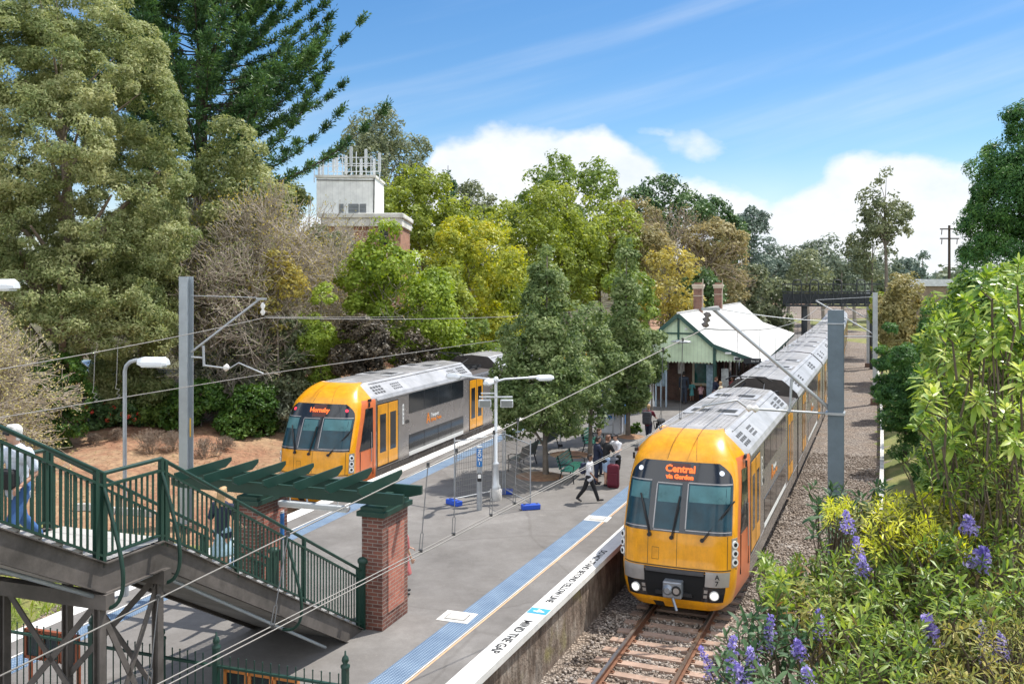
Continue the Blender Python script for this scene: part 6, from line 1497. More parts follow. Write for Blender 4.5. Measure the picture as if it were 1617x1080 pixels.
TP('shade_tree', 'dark bluish tree at the right end of the skyline group', 1183, 332, 440, 40, 128, 'round', LM['farbl'], cover=1.0, rc=1.1, nl=12, trunk=.3)
TP('shade_tree', 'small dark green tree behind the second chimney', 1105, 425, 500, 40, 84, 'round', LM['dark'], cover=1.2, rc=.6, nl=10, trunk=.15)
TP('poplar_tree', 'olive green upright tree at the left end of the signal gantry', 1186, 418, 540, 42, 98, 'egg', LM['gum'], cover=1.4, rc=.8, nl=16, trunk=.2)
TP('poplar_tree', 'second olive upright tree touching the signal gantry', 1225, 428, 545, 28, 102, 'egg', LM['gum'], cover=1.4, rc=.8, nl=14, trunk=.2)
TP('shade_tree', 'mid green tree behind the platform trees', 800, 420, 570, 62, 66, 'round', LM['spring'], cover=1.2, rc=.7, nl=16, trunk=.2)
TP('shade_tree', 'green tree behind the station left eave', 985, 430, 580, 58, 70, 'round', LM['mid'], cover=1.2, rc=.7, nl=14, trunk=.2)
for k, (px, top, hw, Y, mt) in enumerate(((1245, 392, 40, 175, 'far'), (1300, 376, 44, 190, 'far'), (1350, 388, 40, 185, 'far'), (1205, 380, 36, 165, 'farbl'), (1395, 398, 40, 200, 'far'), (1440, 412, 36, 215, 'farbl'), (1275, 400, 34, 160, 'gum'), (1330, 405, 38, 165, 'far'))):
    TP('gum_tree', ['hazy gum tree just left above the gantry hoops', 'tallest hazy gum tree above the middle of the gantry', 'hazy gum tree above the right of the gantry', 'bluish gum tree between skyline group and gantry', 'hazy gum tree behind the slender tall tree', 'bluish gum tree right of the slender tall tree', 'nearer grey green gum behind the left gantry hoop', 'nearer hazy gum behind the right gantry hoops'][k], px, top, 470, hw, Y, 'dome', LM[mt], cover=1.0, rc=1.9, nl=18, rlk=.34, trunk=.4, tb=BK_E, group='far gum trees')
TP('slender_tree', 'tall slender open tree standing alone against the clouds', 1398, 262, 400, 40, 108, 'egg', LM['gum'], cover=.62, rc=.8, nl=26, rlk=.30, trunk=.34, tb=BK_G, limbs=26)
TP('slender_tree', 'lower leafy side of the slender tree against the clouds', 1378, 345, 440, 36, 110, 'round', LM['gum'], cover=.6, rc=.8, nl=14, rlk=.32, trunk=.2, tb=BK_G, limbs=12)
TP('ochre_tree', 'rounded ochre tree right of the gantry', 1424, 412, 560, 44, 76, 'dome', LM['ochre'], cover=1.3, rc=.7, nl=18, trunk=.2)
TP('shade_tree', 'fresh green tree left of the ochre one', 1392, 440, 560, 20, 80, 'egg', LM['spring'], cover=1.2, rc=.6, nl=8, trunk=.12)
TP('small_pine', 'small dark pine on the horizon by the power pole', 1457, 398, 450, 16, 150, 'cone', LM['farbl'], cover=1.0, rc=.9, nl=8, trunk=.2)
# woodland that closes the horizon
def woodland():
    n = 620; x = RNG.uniform(-230, 330, n); y = RNG.uniform(215, 380, n); z = ground_h(x, y); h = RNG.uniform(6, 12, n)
    rr = RNG.uniform(3.5, 6, n); c = np.stack([x, y, z+h*.62], -1); m = 60; i = np.repeat(np.arange(n), m); d = rnd(n*m); d[:, 2] = np.abs(d[:, 2])*1.1-.15; k2 = RNG.uniform(.75, 1.05, n*m)
    C = c[i]+d*np.stack([rr[i], rr[i], h[i]*.5], -1)*k2[:, None]; V, Q = leaf_quads(C, unit(d+rnd(n*m)*.5), RNG.uniform(1.2, 2.2, n*m), 1.1)
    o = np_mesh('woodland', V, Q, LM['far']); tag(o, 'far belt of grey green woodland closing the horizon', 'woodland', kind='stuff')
woodland()
# power pole and a house roof far right
pp = P(1499, 440, 120); zb0 = gz(pp.x, 120); r = empty('power_pole', (pp.x, 120, zb0), 0, 'wooden power pole with two crossarms on the right horizon', 'power pole'); zt0 = CZ-(356-HY)*120/F
m = MB(); m.tube([(pp.x, 120, zb0-.2), (pp.x, 120, zt0)], [.22, .16], 8); m.build('pole', BK_D, r)
for py, w in ((362, 1.25), (377, 1.25)):
    zz = CZ-(py-HY)*120/F; m = MB(); m.box((pp.x-.05, 119.8, zz), (w*2, .14, .16)); m.build('crossarm', BK_D, r); m = MB()
    for e in (-1.05, .95): m.tube([(pp.x+e, 119.8, zz-.1), (pp.x+e-.06, 119.8, zz-.75)], .07, 6)
    m.build('insulator', INSB, r)
hp = P(1482, 452, 105); zb0 = gz(hp.x, 105); r = empty('house', (hp.x, 105, zb0), 0, 'low house with a pale roof among trees on the right horizon', 'house'); hz = hp.z
m = MB(); m.box((hp.x, 108, (zb0+hz)/2), (5, 5, hz-zb0)); m.build('wall', mat('house_wall_brown', (.20, .15, .11), .8), r); m = MB(); m.prism([(-3, 0), (3, 0), (1.8, .8), (-1.8, .8)], (hp.x, 105.2, hz), (1, 0, 0), (0, 0, 1), (0, 6, 0)); m.build('roof', mat('pale_house_roof', (.50, .52, .55), .6), r)
# ---------------------------------------------------------------- trees on the platform
def plat_tree(px, py, pyb, label, crown, **kw):
    b = G(px, py); hwp, top, bot, cx_ = crown
    return TP('platform_tree', label, cx_, top, bot, hwp, b.y, kw.pop('shape', 'egg'), LM['plat'], zbase=PLAT, cover=1.5, rc=.42, asp=.5, leaf=1.05, group='trees on the platform', trunk=.10, tb=BK_G, **kw)
plat_tree(848, 752, 0, 'nearest platform tree, broad and glossy, in front of the left train', (104, 372, 690, 862), nl=70, rlk=.27, limbs=16, shape='cone')
plat_tree(897, 718, 0, 'second platform tree just right of and behind the nearest one', (50, 486, 664, 934), nl=20, rlk=.42)
plat_tree(997, 690, 0, 'narrow third platform tree in front of the station gable', (42, 362, 650, 990), nl=40, rlk=.36, shape='cone')
TP('platform_tree', 'small platform tree hiding the old white lamp post', 1030, 522, 622, 26, 52, 'round', LM['plat'], zbase=PLAT, cover=1.5, rc=.35, nl=10, trunk=.06, group='trees on the platform')
TP('low_tuft', 'small green tuft at the foot of the third platform tree', 1003, 668, 690, 8, 43.5, 'dome', LM['hedge'], 'plant', zbase=PLAT, cover=1.5, rc=.12, nl=6, trunk=0)
# ---------------------------------------------------------------- right hand side
TP('cypress', 'big dark cypress cut by the right edge of the frame', 1630, 150, 640, 118, 33, 'egg', LM['con'], cover=1.7, rc=.55, asp=.32, leaf=1.05, nl=95, rlk=.30, cap=240000, trunk=.3, tb=BK_D, limbs=20)
TP('cypress', 'dark cypress standing lower, left of the big one', 1540, 388, 640, 52, 38, 'egg', LM['con'], cover=1.3, rc=.5, asp=.3, nl=22, rlk=.42, trunk=.18, tb=BK_D)
TP('cypress', 'mid height green cypress behind the rosette shrub', 1487, 468, 640, 38, 46, 'egg', LM['con'], cover=1.3, rc=.45, asp=.3, nl=18, rlk=.42, trunk=.15, tb=BK_D)
for k, (px, top, bot, hw, Y) in enumerate(((1428, 548, 690, 46, 41.5), (1486, 525, 700, 50, 36), (1405, 512, 595, 26, 57), (1452, 480, 600, 42, 52))):
    TP('juniper', ['layered dark juniper beside the lawn and whitish edging', 'layered dark juniper right of the lawn, nearest of its row', 'small dark juniper next to the far masts', 'bright topped juniper in front of the ochre tree'][k], px, top, bot, hw, Y, 'egg', LM['con'], 'shrub', cover=1.5, rc=.34, asp=.28, nl=18, rlk=.42, trunk=.1, tb=BK_D, group='junipers along the lawn', spray=.55)
# -- foreground shrubs: shoots of real leaves
def blades(base, direc, L_, W_, droop, mt, name, parent):
    """folded, arching leaves: base points, directions"""
    n = len(base); d = unit(direc); up = np.tile(np.array([[0, 0, 1.]]), (n, 1)); s = unit(np.cross(d, up)+RNG.normal(size=(n, 3))*.25); nn = unit(np.cross(s, d))
    L_ = L_[:, None]; W_ = W_[:, None]; dr = np.array([[0, 0, -1.]])*L_*droop[:, None]
    def at_(t, w, dz): return base+d*L_*t+s*W_*w+dr*(t*t)+nn*L_*dz
    c1, c2 = at_(.36, 0, .01)-nn*W_*.10, at_(.74, 0, .01)-nn*W_*.10
    V = np.stack([base, at_(.34, .46, .03), c1, at_(.34, -.46, .03), at_(.74, .42, .02), c2, at_(.74, -.42, .02), at_(1, 0, 0)], 1).reshape(-1, 3)
    k = np.arange(n)[:, None]*8; Q = np.concatenate([k+np.array([[0, 1, 2, 3]]), k+np.array([[1, 4, 5, 2]]), k+np.array([[2, 5, 6, 3]]), k+np.array([[5, 4, 7, 6]])])
    # keep the two halves of one leaf next to each other
    return np_mesh(name, V, Q, mt, parent)
LF = {}
LF['ros'] = leafmat('rosette_leaves', [(.035, .075, .018), (.085, .145, .026), (.18, .24, .045), (.34, .36, .12)], .35, .35, .9, .5)
LF['shoot'] = leafmat('shrub_shoot_leaves', [(.13, .08, .03), (.038, .066, .018), (.085, .135, .026), (.15, .20, .038), (.24, .27, .075)], .42, .4, 1.6, .4)
LF['dk'] = leafmat('dark_leathery_leaves', [(.015, .038, .016), (.035, .068, .028), (.07, .11, .05)], .25, .5, .9, .25)
LF['lime'] = leafmat('lime_tip_leaves', [(.18, .22, .02), (.30, .32, .03), (.42, .41, .06)], .4, .4, .8)
LF['oliv'] = leafmat('thin_olive_leaves', [(.10, .06, .025), (.06, .075, .022), (.11, .125, .035), (.18, .175, .05), (.25, .21, .06)], .35, .5, .9)
PURP = leafmat('purple_flower', [(.11, .085, .24), (.20, .16, .34), (.38, .34, .49)], .35, .6, 3, .2)
STEM = bark('shrub_stem', (.10, .075, .05))
def leaf_shrub(name, label, tips, ground, mt, nleaf, L_, W_, flowers=(), group=None, droop=.35, open_=1.05, seed=0, stemr=.007):
    """tips: list of (point, axis, scale); each tip carries a whorl of leaves on a stem from the ground point"""
    rg = np.random.default_rng(seed+100); g0 = Vector(ground); r = empty(name, g0, 0, label, 'shrub', group)
    segs = []; B = []; D = []; LL = []; WW = []; DR = []
    for (p, ax, sc) in tips:
        p = Vector(p); ax = Vector(ax).normalized(); g = p+(g0-p)*min(1, .6/max(.1, (g0-p).length)); md = g.lerp(p, .55)+Vector((rg.normal()*.06, rg.normal()*.06, .02)); segs.append((tuple(g), tuple(md), stemr*1.4, stemr)); q = p-ax*.16*sc; segs.append((tuple(md), tuple(q), stemr, stemr*.6)); segs.append((tuple(q), tuple(p), stemr*.6, stemr*.35))
        X = ax.orthogonal().normalized(); Y_ = ax.cross(X)
        for k in range(nleaf):
            t = k/nleaf; a = k*2.399+rg.uniform(-.3, .3); o = open_*(1-.62*t)+rg.uniform(-.12, .12); d = ax*math.cos(o*1.45)+(X*math.cos(a)+Y_*math.sin(a))*math.sin(o*1.45)
            B.append(p-ax*(.17*sc*(1-t))); D.append(d); l = L_*sc*rg.uniform(.7, 1.2)*(1-.35*t); LL.append(l); WW.append(W_*sc*rg.uniform(.8, 1.2)*(1-.3*t)); DR.append(droop*(1-t)*rg.uniform(.4, 1.5))
    for q in range(0, len(tips), max(1, len(tips)//6)):
        e = Vector(tips[q][0]); e = e+(g0-e)*min(1, .5/max(.1, (g0-e).length)); md = g0.lerp(e, .5)+Vector((rg.normal()*.12, rg.normal()*.12, .1)); segs.append((tuple(g0), tuple(md), stemr*2.2, stemr*1.6)); segs.append((tuple(md), tuple(e), stemr*1.6, stemr))
    tubes_mesh('stems', segs, STEM, r, 5)
    blades(np.array([b[:] for b in B]), np.array([d[:] for d in D]), np.array(LL), np.array(WW), np.array(DR), mt, 'leaves', r)
    for (p, ax, ln, rad) in flowers:
        p = Vector(p); n = 150; t = rg.uniform(0, 1, n); a = rg.uniform(0, 6.28, n); ax = Vector(ax).normalized(); X = ax.orthogonal().normalized(); Y_ = ax.cross(X); rr = rad*(1.15-.85*t)*np.sqrt(rg.uniform(.05, 1, n))*rg.uniform(.6, 1.25, n)
        C = np.array(p[:])+np.outer(t*ln, np.array(ax[:]))+np.outer(rr*np.cos(a), np.array(X[:]))+np.outer(rr*np.sin(a), np.array(Y_[:])); V, Q = leaf_quads(C, unit(rnd(n)), rad*.42, rad*.30); np_mesh('flower_spike', V, Q, PURP, r)
        segs2 = [(tuple(p-ax*.1), tuple(p+ax*ln*.7), .006, .004)]; tubes_mesh('flower_stalk', segs2, STEM, r, 4)
    return r
def jit(s): return random.gauss(0, s)
random.seed(77)
def mass(pxs, Yr, n, upw=.45):
    """tips spread over a patch seen between pixel corners (x0,y0,x1,y1)"""
    x0, y0, x1, y1 = pxs; out = []
    for _ in range(n):
        px, py = random.uniform(x0, x1), random.uniform(y0, y1); f = (y1-py)/max(1, y1-y0); Y = Yr[0]+(Yr[1]-Yr[0])*f+jit(.22)
        out.append((P(px, py, Y), (jit(.45), jit(.45)-.25, upw+random.uniform(0, .5)), random.uniform(.75, 1.2)))
    return out
def gpt(px, Y): x = (px-CX)*Y/F; return (x, Y, gz(x, Y))
def backing(name, label, px, top, bot, hw, Y, mt, leaf, cover=1.0, asp=.28, shape='dome', nl=22, rc=.16, cat='shrub'):
    return TP(name, label, px, top, bot, hw, Y, shape, mt, cat, cover=cover, rc=rc, asp=asp, leaf=leaf/(.0043*Y), nl=nl, rlk=.38, trunk=.03, limbs=6, tb=STEM, spray=.9, updir=.5)
backing('broadleaf_shrub', 'yellow green leafy shrub behind the rosettes at the right edge', 1575, 425, 800, 125, 10.4, LF['ros'], .115, 1.9, nl=44, rc=.2)
backing('broadleaf_shrub', 'lighter yellow green shrub low behind the rosettes', 1545, 610, 860, 72, 9.5, LF['ros'], .10, 1.7, nl=30)
backing('broadleaf_shrub', 'pale twiggy leafed shrub between lime tips and right edge', 1570, 735, 960, 90, 8.8, LF['oliv'], .085, .9, nl=26)
backing('broadleaf_shrub', 'tangled yellowish shrub under the lime tipped shrub', 1425, 800, 1010, 110, 8.6, LF['oliv'], .085, .8, nl=30)
backing('broadleaf_shrub', 'tangled green shrub at the lower middle of the foreground mass', 1330, 910, 1100, 90, 7.7, LF['oliv'], .075, .8, nl=26)
backing('broadleaf_shrub', 'tangled olive green shrub in the lower right of the foreground mass', 1500, 940, 1100, 120, 7.4, LF['shoot'], .08, .8, nl=30)
# shrub with big leaf rosettes, right edge
ros = [(1561, 432, 8.6), (1609, 415, 8.2), (1499, 500, 8.6), (1543, 512, 8.8), (1572, 522, 8.5), (1475, 618, 8.0), (1549, 622, 7.9), (1612, 580, 7.8), (1505, 560, 8.8), (1590, 470, 9.0), (1520, 470, 9.0), (1465, 655, 8.4), (1590, 640, 8.2), (1530, 590, 9.0), (1615, 500, 8.8), (1605, 690, 7.8)]
ros += [(a+jit(26), b+random.uniform(20, 70), c+.35) for a, b, c in ros]
tips = [(P(a, b, c), (jit(.3)-.25, jit(.3)-.45, .9), random.uniform(.85, 1.2)) for a, b, c in ros]
leaf_shrub('rosette_shrub', 'tall shrub with rosettes of big pale green leaves at the right edge', tips, gpt(1640, 8.6), LF['ros'], 30, .155, .056, droop=.5, open_=1.12, seed=1, stemr=.009)
tips = mass((1470, 500, 1640, 760), (8.6, 9.8), 40, .1)
leaf_shrub('broadleaf_shrub', 'dense leafy shrub filling in behind the rosettes at the right edge', tips, gpt(1610, 9.6), LF['ros'], 16, .13, .036, seed=2)
tips = mass((1440, 650, 1640, 790), (7.8, 9.2), 34, .2)
leaf_shrub('broadleaf_shrub', 'narrow leaved green shrub under the rosettes', tips, gpt(1560, 8.2), LF['shoot'], 16, .14, .026, seed=3)
# lime tipped shrub
tips = mass((1385, 775, 1525, 815), (8.2, 9.0), 48)+mass((1360, 820, 1540, 860), (7.8, 8.2), 34)
leaf_shrub('lime_shrub', 'bright lime tipped shrub in front of the lawn', tips, gpt(1455, 8.6), LF['lime'], 20, .115, .020, seed=4, droop=.35)
tips = mass((1300, 785, 1352, 812), (9.0, 9.4), 18)
leaf_shrub('lime_shrub', 'small lime tipped shrub below the dark near mast', tips, gpt(1326, 9.2), LF['lime'], 20, .11, .018, seed=5, droop=.5)
# dark shrubs beside the mast foot
tips = mass((1285, 762, 1400, 850), (9.6, 11), 34)
leaf_shrub('dark_shrub', 'dark leathery shrub around the foot of the near mast', tips, gpt(1340, 10.4), LF['dk'], 15, .17, .05, seed=6)
tips = mass((1205, 875, 1330, 950), (8.0, 8.8), 34)+mass((1200, 900, 1260, 960), (7.6, 8), 8)
leaf_shrub('broadleaf_shrub', 'leafy shrub leaning over the ballast beside the near train', tips, gpt(1300, 8.6), LF['shoot'], 17, .16, .036, seed=7)
def fl(px, py, Y, ln=.26, rad=.07, ax=None): return (P(px, py+ln*F/Y*.5, Y), ax or (jit(.2), jit(.2), 1), ln, rad)
tips = mass((1290, 860, 1460, 990), (6.7, 8.2), 74)
leaf_shrub('flowering_bush', 'green bush with purple spikes in the middle of the foreground mass', tips, gpt(1390, 7.8), LF['shoot'], 17, .135, .030, seed=8, group='purple flowering bushes', flowers=[fl(1340, 822, 8.2, .2), fl(1357, 868, 7.8, .22), fl(1362, 892, 7.6, .2), ])
tips = mass((1450, 830, 1640, 960), (6.6, 8.0), 72)
leaf_shrub('flowering_bush', 'green bush with purple spikes at the right edge below the rosettes', tips, gpt(1560, 7.8), LF['shoot'], 16, .13, .030, seed=9, group='purple flowering bushes', flowers=[fl(1545, 882, 7.4, .2, .11), fl(1530, 828, 7.9, .16, .09), ])
tips = mass((1280, 980, 1470, 1100), (5.6, 6.8), 66)
leaf_shrub('flowering_bush', 'shrub with purple spikes at the bottom edge, right of centre', tips, gpt(1380, 6.6), LF['shoot'], 16, .115, .026, seed=10, group='purple flowering bushes', flowers=[fl(1298, 982, 6.8, .22, .06), fl(1262, 1024, 6.6, .14, .07), fl(1280, 1072, 6.2, .2, .07)])
tips = mass((1450, 960, 1640, 1100), (5.6, 6.8), 70)
leaf_shrub('flowering_bush', 'shrub with purple spikes in the bottom right corner', tips, gpt(1560, 6.6), LF['oliv'], 18, .10, .022, seed=11, group='purple flowering bushes', flowers=[fl(1472, 998, 6.6, .24, .10), fl(1564, 1014, 6.5, .30, .075), fl(1585, 1020, 6.4, .2, .06), ])
tips = mass((1135, 985, 1215, 1090), (6.3, 7.0), 14)+mass((1190, 950, 1290, 1090), (6.2, 7.4), 30)
leaf_shrub('flowering_bush', 'open bush with vivid purple spikes beside the rails', tips, gpt(1235, 6.8), LF['dk'], 11, .15, .038, seed=12, group='purple flowering bushes', flowers=[fl(1153, 1040, 6.7, .34, .075), fl(1127, 1044, 6.8, .24, .055), fl(1210, 1000, 6.9, .28, .07), fl(1178, 1070, 6.4, .2, .08), fl(1188, 1036, 6.5, .16, .06)])
tips = mass((1555, 940, 1640, 1010), (6.2, 6.8), 30)
leaf_shrub('fine_olive_shrub', 'fine yellow olive shrub at the right edge above the bottom corner', tips, gpt(1610, 6.6), LF['oliv'], 26, .075, .010, seed=13)
b = Vector(gpt(1600, 7.2)); bare_tree('tangle of bare brown branches among the purple flowered bushes', b+Vector((0, 0, .2)), [(-.4, .1, 1), (.2, 0, 1), (-.1, -.2, 1)], 1.0, .03, 4, STEM, LF['oliv'], 2, .05, 41, minr=.005, spread=.5)['category'] = 'shrub'
def dry_grass():
    n = 5200; t = RNG.uniform(-10, 22, n); o = RNG.uniform(5.2, 15.5, n); k = RNG.uniform(0, 1, n) < .25+.75*(np.sin(t*.9+o*.7)+np.sin(t*.37-o*1.1) > .2); t, o = t[k], o[k]; n = len(t)
    x = L0.x+LU.x*t+LN.x*o; y = L0.y+LU.y*t+LN.y*o; z = ground_h(x, y); d = unit(np.stack([RNG.normal(0, .8, n), RNG.normal(0, .8, n), np.ones(n)*.8], -1))
    g_ = blades(np.stack([x, y, z], -1), d, RNG.uniform(.08, .28, n), np.full(n, .03), RNG.uniform(.1, .8, n), leafmat('dry_grass', [(.16, .10, .05), (.27, .19, .10), (.20, .19, .07)], .3, .8, .5, boost=1), 'dry_grass', None); tag(g_, 'sparse dry grass and litter on the bare red soil bank', 'grass', kind='stuff')
dry_grass()
# weeds between track and fence at lower left
def weeds():
    n = 4200; t = RNG.uniform(-22, -8, n); o = RNG.uniform(2.9, 7.5, n); x = L0.x+LU.x*t+LN.x*o; y = L0.y+LU.y*t+LN.y*o; z = ground_h(x, y); d = unit(np.stack([RNG.normal(0, .4, n), RNG.normal(0, .4, n), np.ones(n)], -1))
    V = np.stack([x, y, z], -1); blades_o = blades(V, d, RNG.uniform(.15, .5, n), np.full(n, .035), RNG.uniform(.1, .6, n), LM['lime'], 'weeds', None); tag(blades_o, 'bright green weeds growing beside the far track at lower left', 'weeds', kind='stuff')
weeds()
# ================================================================ people
SKIN = mat('skin', (.50, .29, .20), .5, var=.06, vs=8); SKIND = mat('brown_skin', (.20, .105, .065), .5, var=.06, vs=8)
def cloth(name, c, v=.15): return mat(name, c, .85, var=v, vs=9, bump=.3, bs=60)
CL = {k: cloth(k+'_cloth', c) for k, c in dict(white=(.70, .70, .72), navy=(.018, .024, .05), black=(.014, .014, .016), jeans=(.05, .13, .32), lightblue=(.30, .40, .55), palestripe=(.58, .64, .72), suit=(.035, .045, .065), teal=(.14, .46, .46), pink=(.58, .30, .32), darkjeans=(.022, .03, .06), charcoal=(.05, .052, .058), redprint=(.42, .12, .12), purple=(.13, .10, .20), paleskirt=(.36, .50, .58), maroon=(.12, .012, .025), grey=(.30, .33, .38), orange=(.50, .17, .06)).items()}
HAIR = {k: mat(k+'_hair', c, .55, var=.3, vs=30, bump=.5, bs=90) for k, c in dict(white=(.66, .65, .62), dark=(.022, .016, .013), brown=(.085, .045, .028), auburn=(.15, .065, .035), blond=(.42, .27, .13)).items()}
def remesh(mb, vox, sm=4):
    me = bpy.data.meshes.new('tmp'); me.from_pydata(mb.v, [], mb.f); o = bpy.data.objects.new('tmp', me); COL.objects.link(o)
    a = o.modifiers.new('r', 'REMESH'); a.mode = 'VOXEL'; a.voxel_size = vox; a.use_smooth_shade = True
    b = o.modifiers.new('s', 'SMOOTH'); b.iterations = sm; b.factor = .5
    bpy.context.view_layer.update(); m2 = bpy.data.meshes.new_from_object(o.evaluated_get(bpy.context.evaluated_depsgraph_get())); bpy.data.objects.remove(o); return m2
def cap(m, a, b, ra, rb):
    a, b = Vector(a), Vector(b); m.tube([a, b], [ra, rb], 12); m.ell(a, (ra,)*3, 12, 8); m.ell(b, (rb,)*3, 12, 8)
def person(label, pos, face, h, legs, arms, top, bottom, hair, skin=SKIN, lean=0, sleeves='short', kind='trousers', hairlen=0, head=(0, 0), shades=False, vox=None, cap_m=None, bottom_m=None):
    """face: heading the person looks along, radians from +Y towards +X"""
    r = empty('person', pos, -face, label, 'person'); vox = vox or .020
    def rot(f): return Vector((0, math.sin(f), -math.cos(f)))
    J = {}; pel = Vector((0, 0, .53*h)); tors = Vector((0, math.sin(lean), math.cos(lean)))
    for i, s in enumerate((-1, 1)):
        f, k = R(legs[i][0]), R(legs[i][1]); hp = pel+Vector((s*.052*h, 0, -.01*h)); kn = hp+rot(f)*.245*h; an = kn+rot(f-k)*.235*h; J['hip', s], J['knee', s], J['ank', s] = hp, kn, an; J['toe', s] = an+Vector((s*.015*h, math.cos(f-k)*.105*h, math.sin(f-k)*.105*h*.6-.022*h))
    low = min(min(J['ank', s].z, J['toe', s].z) for s in (-1, 1)); dz = Vector((0, 0, .030*h-low))
    J = {k: v+dz for k, v in J.items()}; pel = pel+dz
    sh = pel+tors*.285*h; nk = sh+tors*.035*h; hc = nk+(tors+Vector((0, math.sin(R(head[0])), 0))).normalized()*.085*h
    for i, s in enumerate((-1, 1)):
        a, o, e = [R(q) for q in arms[i]]; S_ = sh+Vector((s*.112*h, 0, -.015*h)); d1 = Vector((s*math.sin(o), math.sin(a)*math.cos(o), -math.cos(a)*math.cos(o))); d2 = Vector((s*math.sin(o)*.3-s*.25*math.sin(e), math.sin(a+e), -math.cos(a+e))).normalized()
        J['sho', s] = S_; J['elb', s] = S_+d1*.170*h; J['wri', s] = J['elb', s]+d2*.145*h; J['hd', s] = d2
    # body
    m = MB(); up = tors
    cap(m, pel+Vector((-.035*h, 0, 0)), pel+Vector((.035*h, 0, 0)), .060*h, .060*h); cap(m, pel, pel+up*.14*h, .062*h, .058*h)
    cap(m, sh+Vector((-.055*h, 0, -.045*h)), sh+Vector((.055*h, 0, -.045*h)), .058*h, .058*h); cap(m, pel+up*.12*h, sh-up*.03*h, .064*h, .066*h); cap(m, J['sho', -1], J['sho', 1], .030*h, .030*h)
    cap(m, sh-up*.01*h, nk+up*.035*h, .034*h, .029*h)
    yaw = R(head[1]); fy = Vector((math.sin(yaw), math.cos(yaw), 0)); fx = Vector((fy.y, -fy.x, 0)); fz = Vector((0, 0, 1))
    m.ell(hc+fz*.012*h, (.044*h, .054*h, .058*h), 16, 12, axes=(fx, fy, fz)); m.ell(hc-fz*.032*h+fy*.012*h, (.034*h, .038*h, .036*h), 14, 10, axes=(fx, fy, fz))
    m.ell(hc+fy*.056*h-fz*.008*h, (.009*h, .013*h, .014*h), 8, 6, axes=(fx, fy, fz))
    for s in (-1, 1):
        m.ell(hc+fx*s*.045*h-fz*.002*h-fy*.004*h, (.007*h, .013*h, .018*h), 8, 6, axes=(fx, fy, fz))
        cap(m, J['hip', s], J['knee', s], .050*h, .034*h); cap(m, J['knee', s], J['knee', s].lerp(J['ank', s], .35), .033*h, .034*h); cap(m, J['knee', s].lerp(J['ank', s], .35), J['ank', s], .034*h, .021*h); cap(m, J['ank', s], J['toe', s], .022*h, .016*h)
        cap(m, J['sho', s], J['elb', s], .029*h, .022*h); cap(m, J['elb', s], J['wri', s], .022*h, .015*h)
    me = remesh(m, vox); vs = [v.co[:] for v in me.vertices]; fs = [tuple(p.vertices) for p in me.polygons]; bpy.data.meshes.remove(me)
    b = MB(); b.add(vs, fs, 0, True)
    # hands
    for s in (-1, 1):
        d = J['hd', s]; w = J['wri', s]; sd = Vector((0, 1, 0)) if abs(d.y) < .75 else Vector((1, 0, 0)); X = (sd-d*sd.dot(d)).normalized(); Zp = d.cross(X); k = h/1.75
        b.ell(w+d*.045*k, (.040*k, .014*k, .050*k), 10, 7, 0, axes=(X, Zp, d))
        for q, (xo, ln) in enumerate(((-.030, .060), (-.010, .072), (.010, .068), (.029, .052))):
            p0 = w+d*.082*k+X*xo*k; p1 = p0+(d*.8+Zp*(-s)*.35).normalized()*ln*.5*k; p2 = p1+(d*.45+Zp*(-s)*.8).normalized()*ln*.5*k; b.tube([p0-d*.02*k, p0, p1, p2], [.009*k, .009*k, .008*k, .006*k], 6)
        p0 = w+d*.03*k+X*.036*k; b.tube([p0, p0+(X*.7+d*.6).normalized()*.03*k, p0+(X*.3+d*.8).normalized()*.06*k], [.011*k, .010*k, .007*k], 6)
    body = b.build('body', skin, r, world=False)
    # face
    e = MB()
    for s in (-1, 1): e.ell(hc+fx*s*.017*h+fy*.0505*h+fz*.006*h, (.0065*h, .004*h, .004*h), 8, 6, axes=(fx, fy, fz))
    e.ell(hc+fy*.0485*h-fz*.038*h, (.014*h, .004*h, .0035*h), 8, 5, axes=(fx, fy, fz)); e.build('face_features', mat('dark_eyes', (.03, .02, .018), .4) if 'dark_eyes' not in bpy.data.materials else bpy.data.materials['dark_eyes'], r, world=False)
    if shades:
        e = MB(); e.box(hc+fy*.055*h+fz*.007*h, (.085*h, .012*h, .022*h), axes=(fx, fy, fz), bev=.004)
        for s in (-1, 1): e.beam(hc+fx*s*.043*h+fy*.052*h+fz*.01*h, hc+fx*s*.047*h-fy*.01*h+fz*.008*h, .006, .010)
        e.build('sunglasses', RUB, r, world=False)
    # hair
    m = MB(); m.ell(hc+fz*.022*h-fy*.010*h, (.0485*h, .056*h, .052*h), 16, 10, axes=(fx, fy, fz)); m.ell(hc-fy*.022*h-fz*.008*h, (.046*h, .040*h, .050*h), 14, 8, axes=(fx, fy, fz))
    m.ell(hc+fz*.056*h+fy*.024*h, (.036*h, .026*h, .018*h), 12, 8, axes=(fx, fy, fz))
    if hairlen: cap(m, hc-fy*.036*h, hc-fy*.052*h-fz*hairlen*h, .036*h, .024*h); cap(m, hc-fy*.030*h+fx*.025*h, hc-fy*.045*h+fx*.03*h-fz*hairlen*h, .026*h, .02*h); cap(m, hc-fy*.030*h-fx*.025*h, hc-fy*.045*h-fx*.03*h-fz*hairlen*h, .026*h, .02*h)
    def put(mb, name, mt, v=None):
        me = remesh(mb, v or vox); me.materials.clear(); me.materials.append(mt); o = bpy.data.objects.new(name, me); COL.objects.link(o); o.parent = r; return o
    put(m, 'hair', hair, vox*.8)
    if cap_m: m = MB(); m.ell(hc+fz*.035*h, (.052*h, .060*h, .042*h), 14, 8, axes=(fx, fy, fz)); m.box(hc+fy*.075*h+fz*.028*h, (.075*h, .06*h, .010*h), axes=(fx, fy, fz)); put(m, 'cap', cap_m)
    # top
    g = .010*h; m = MB()
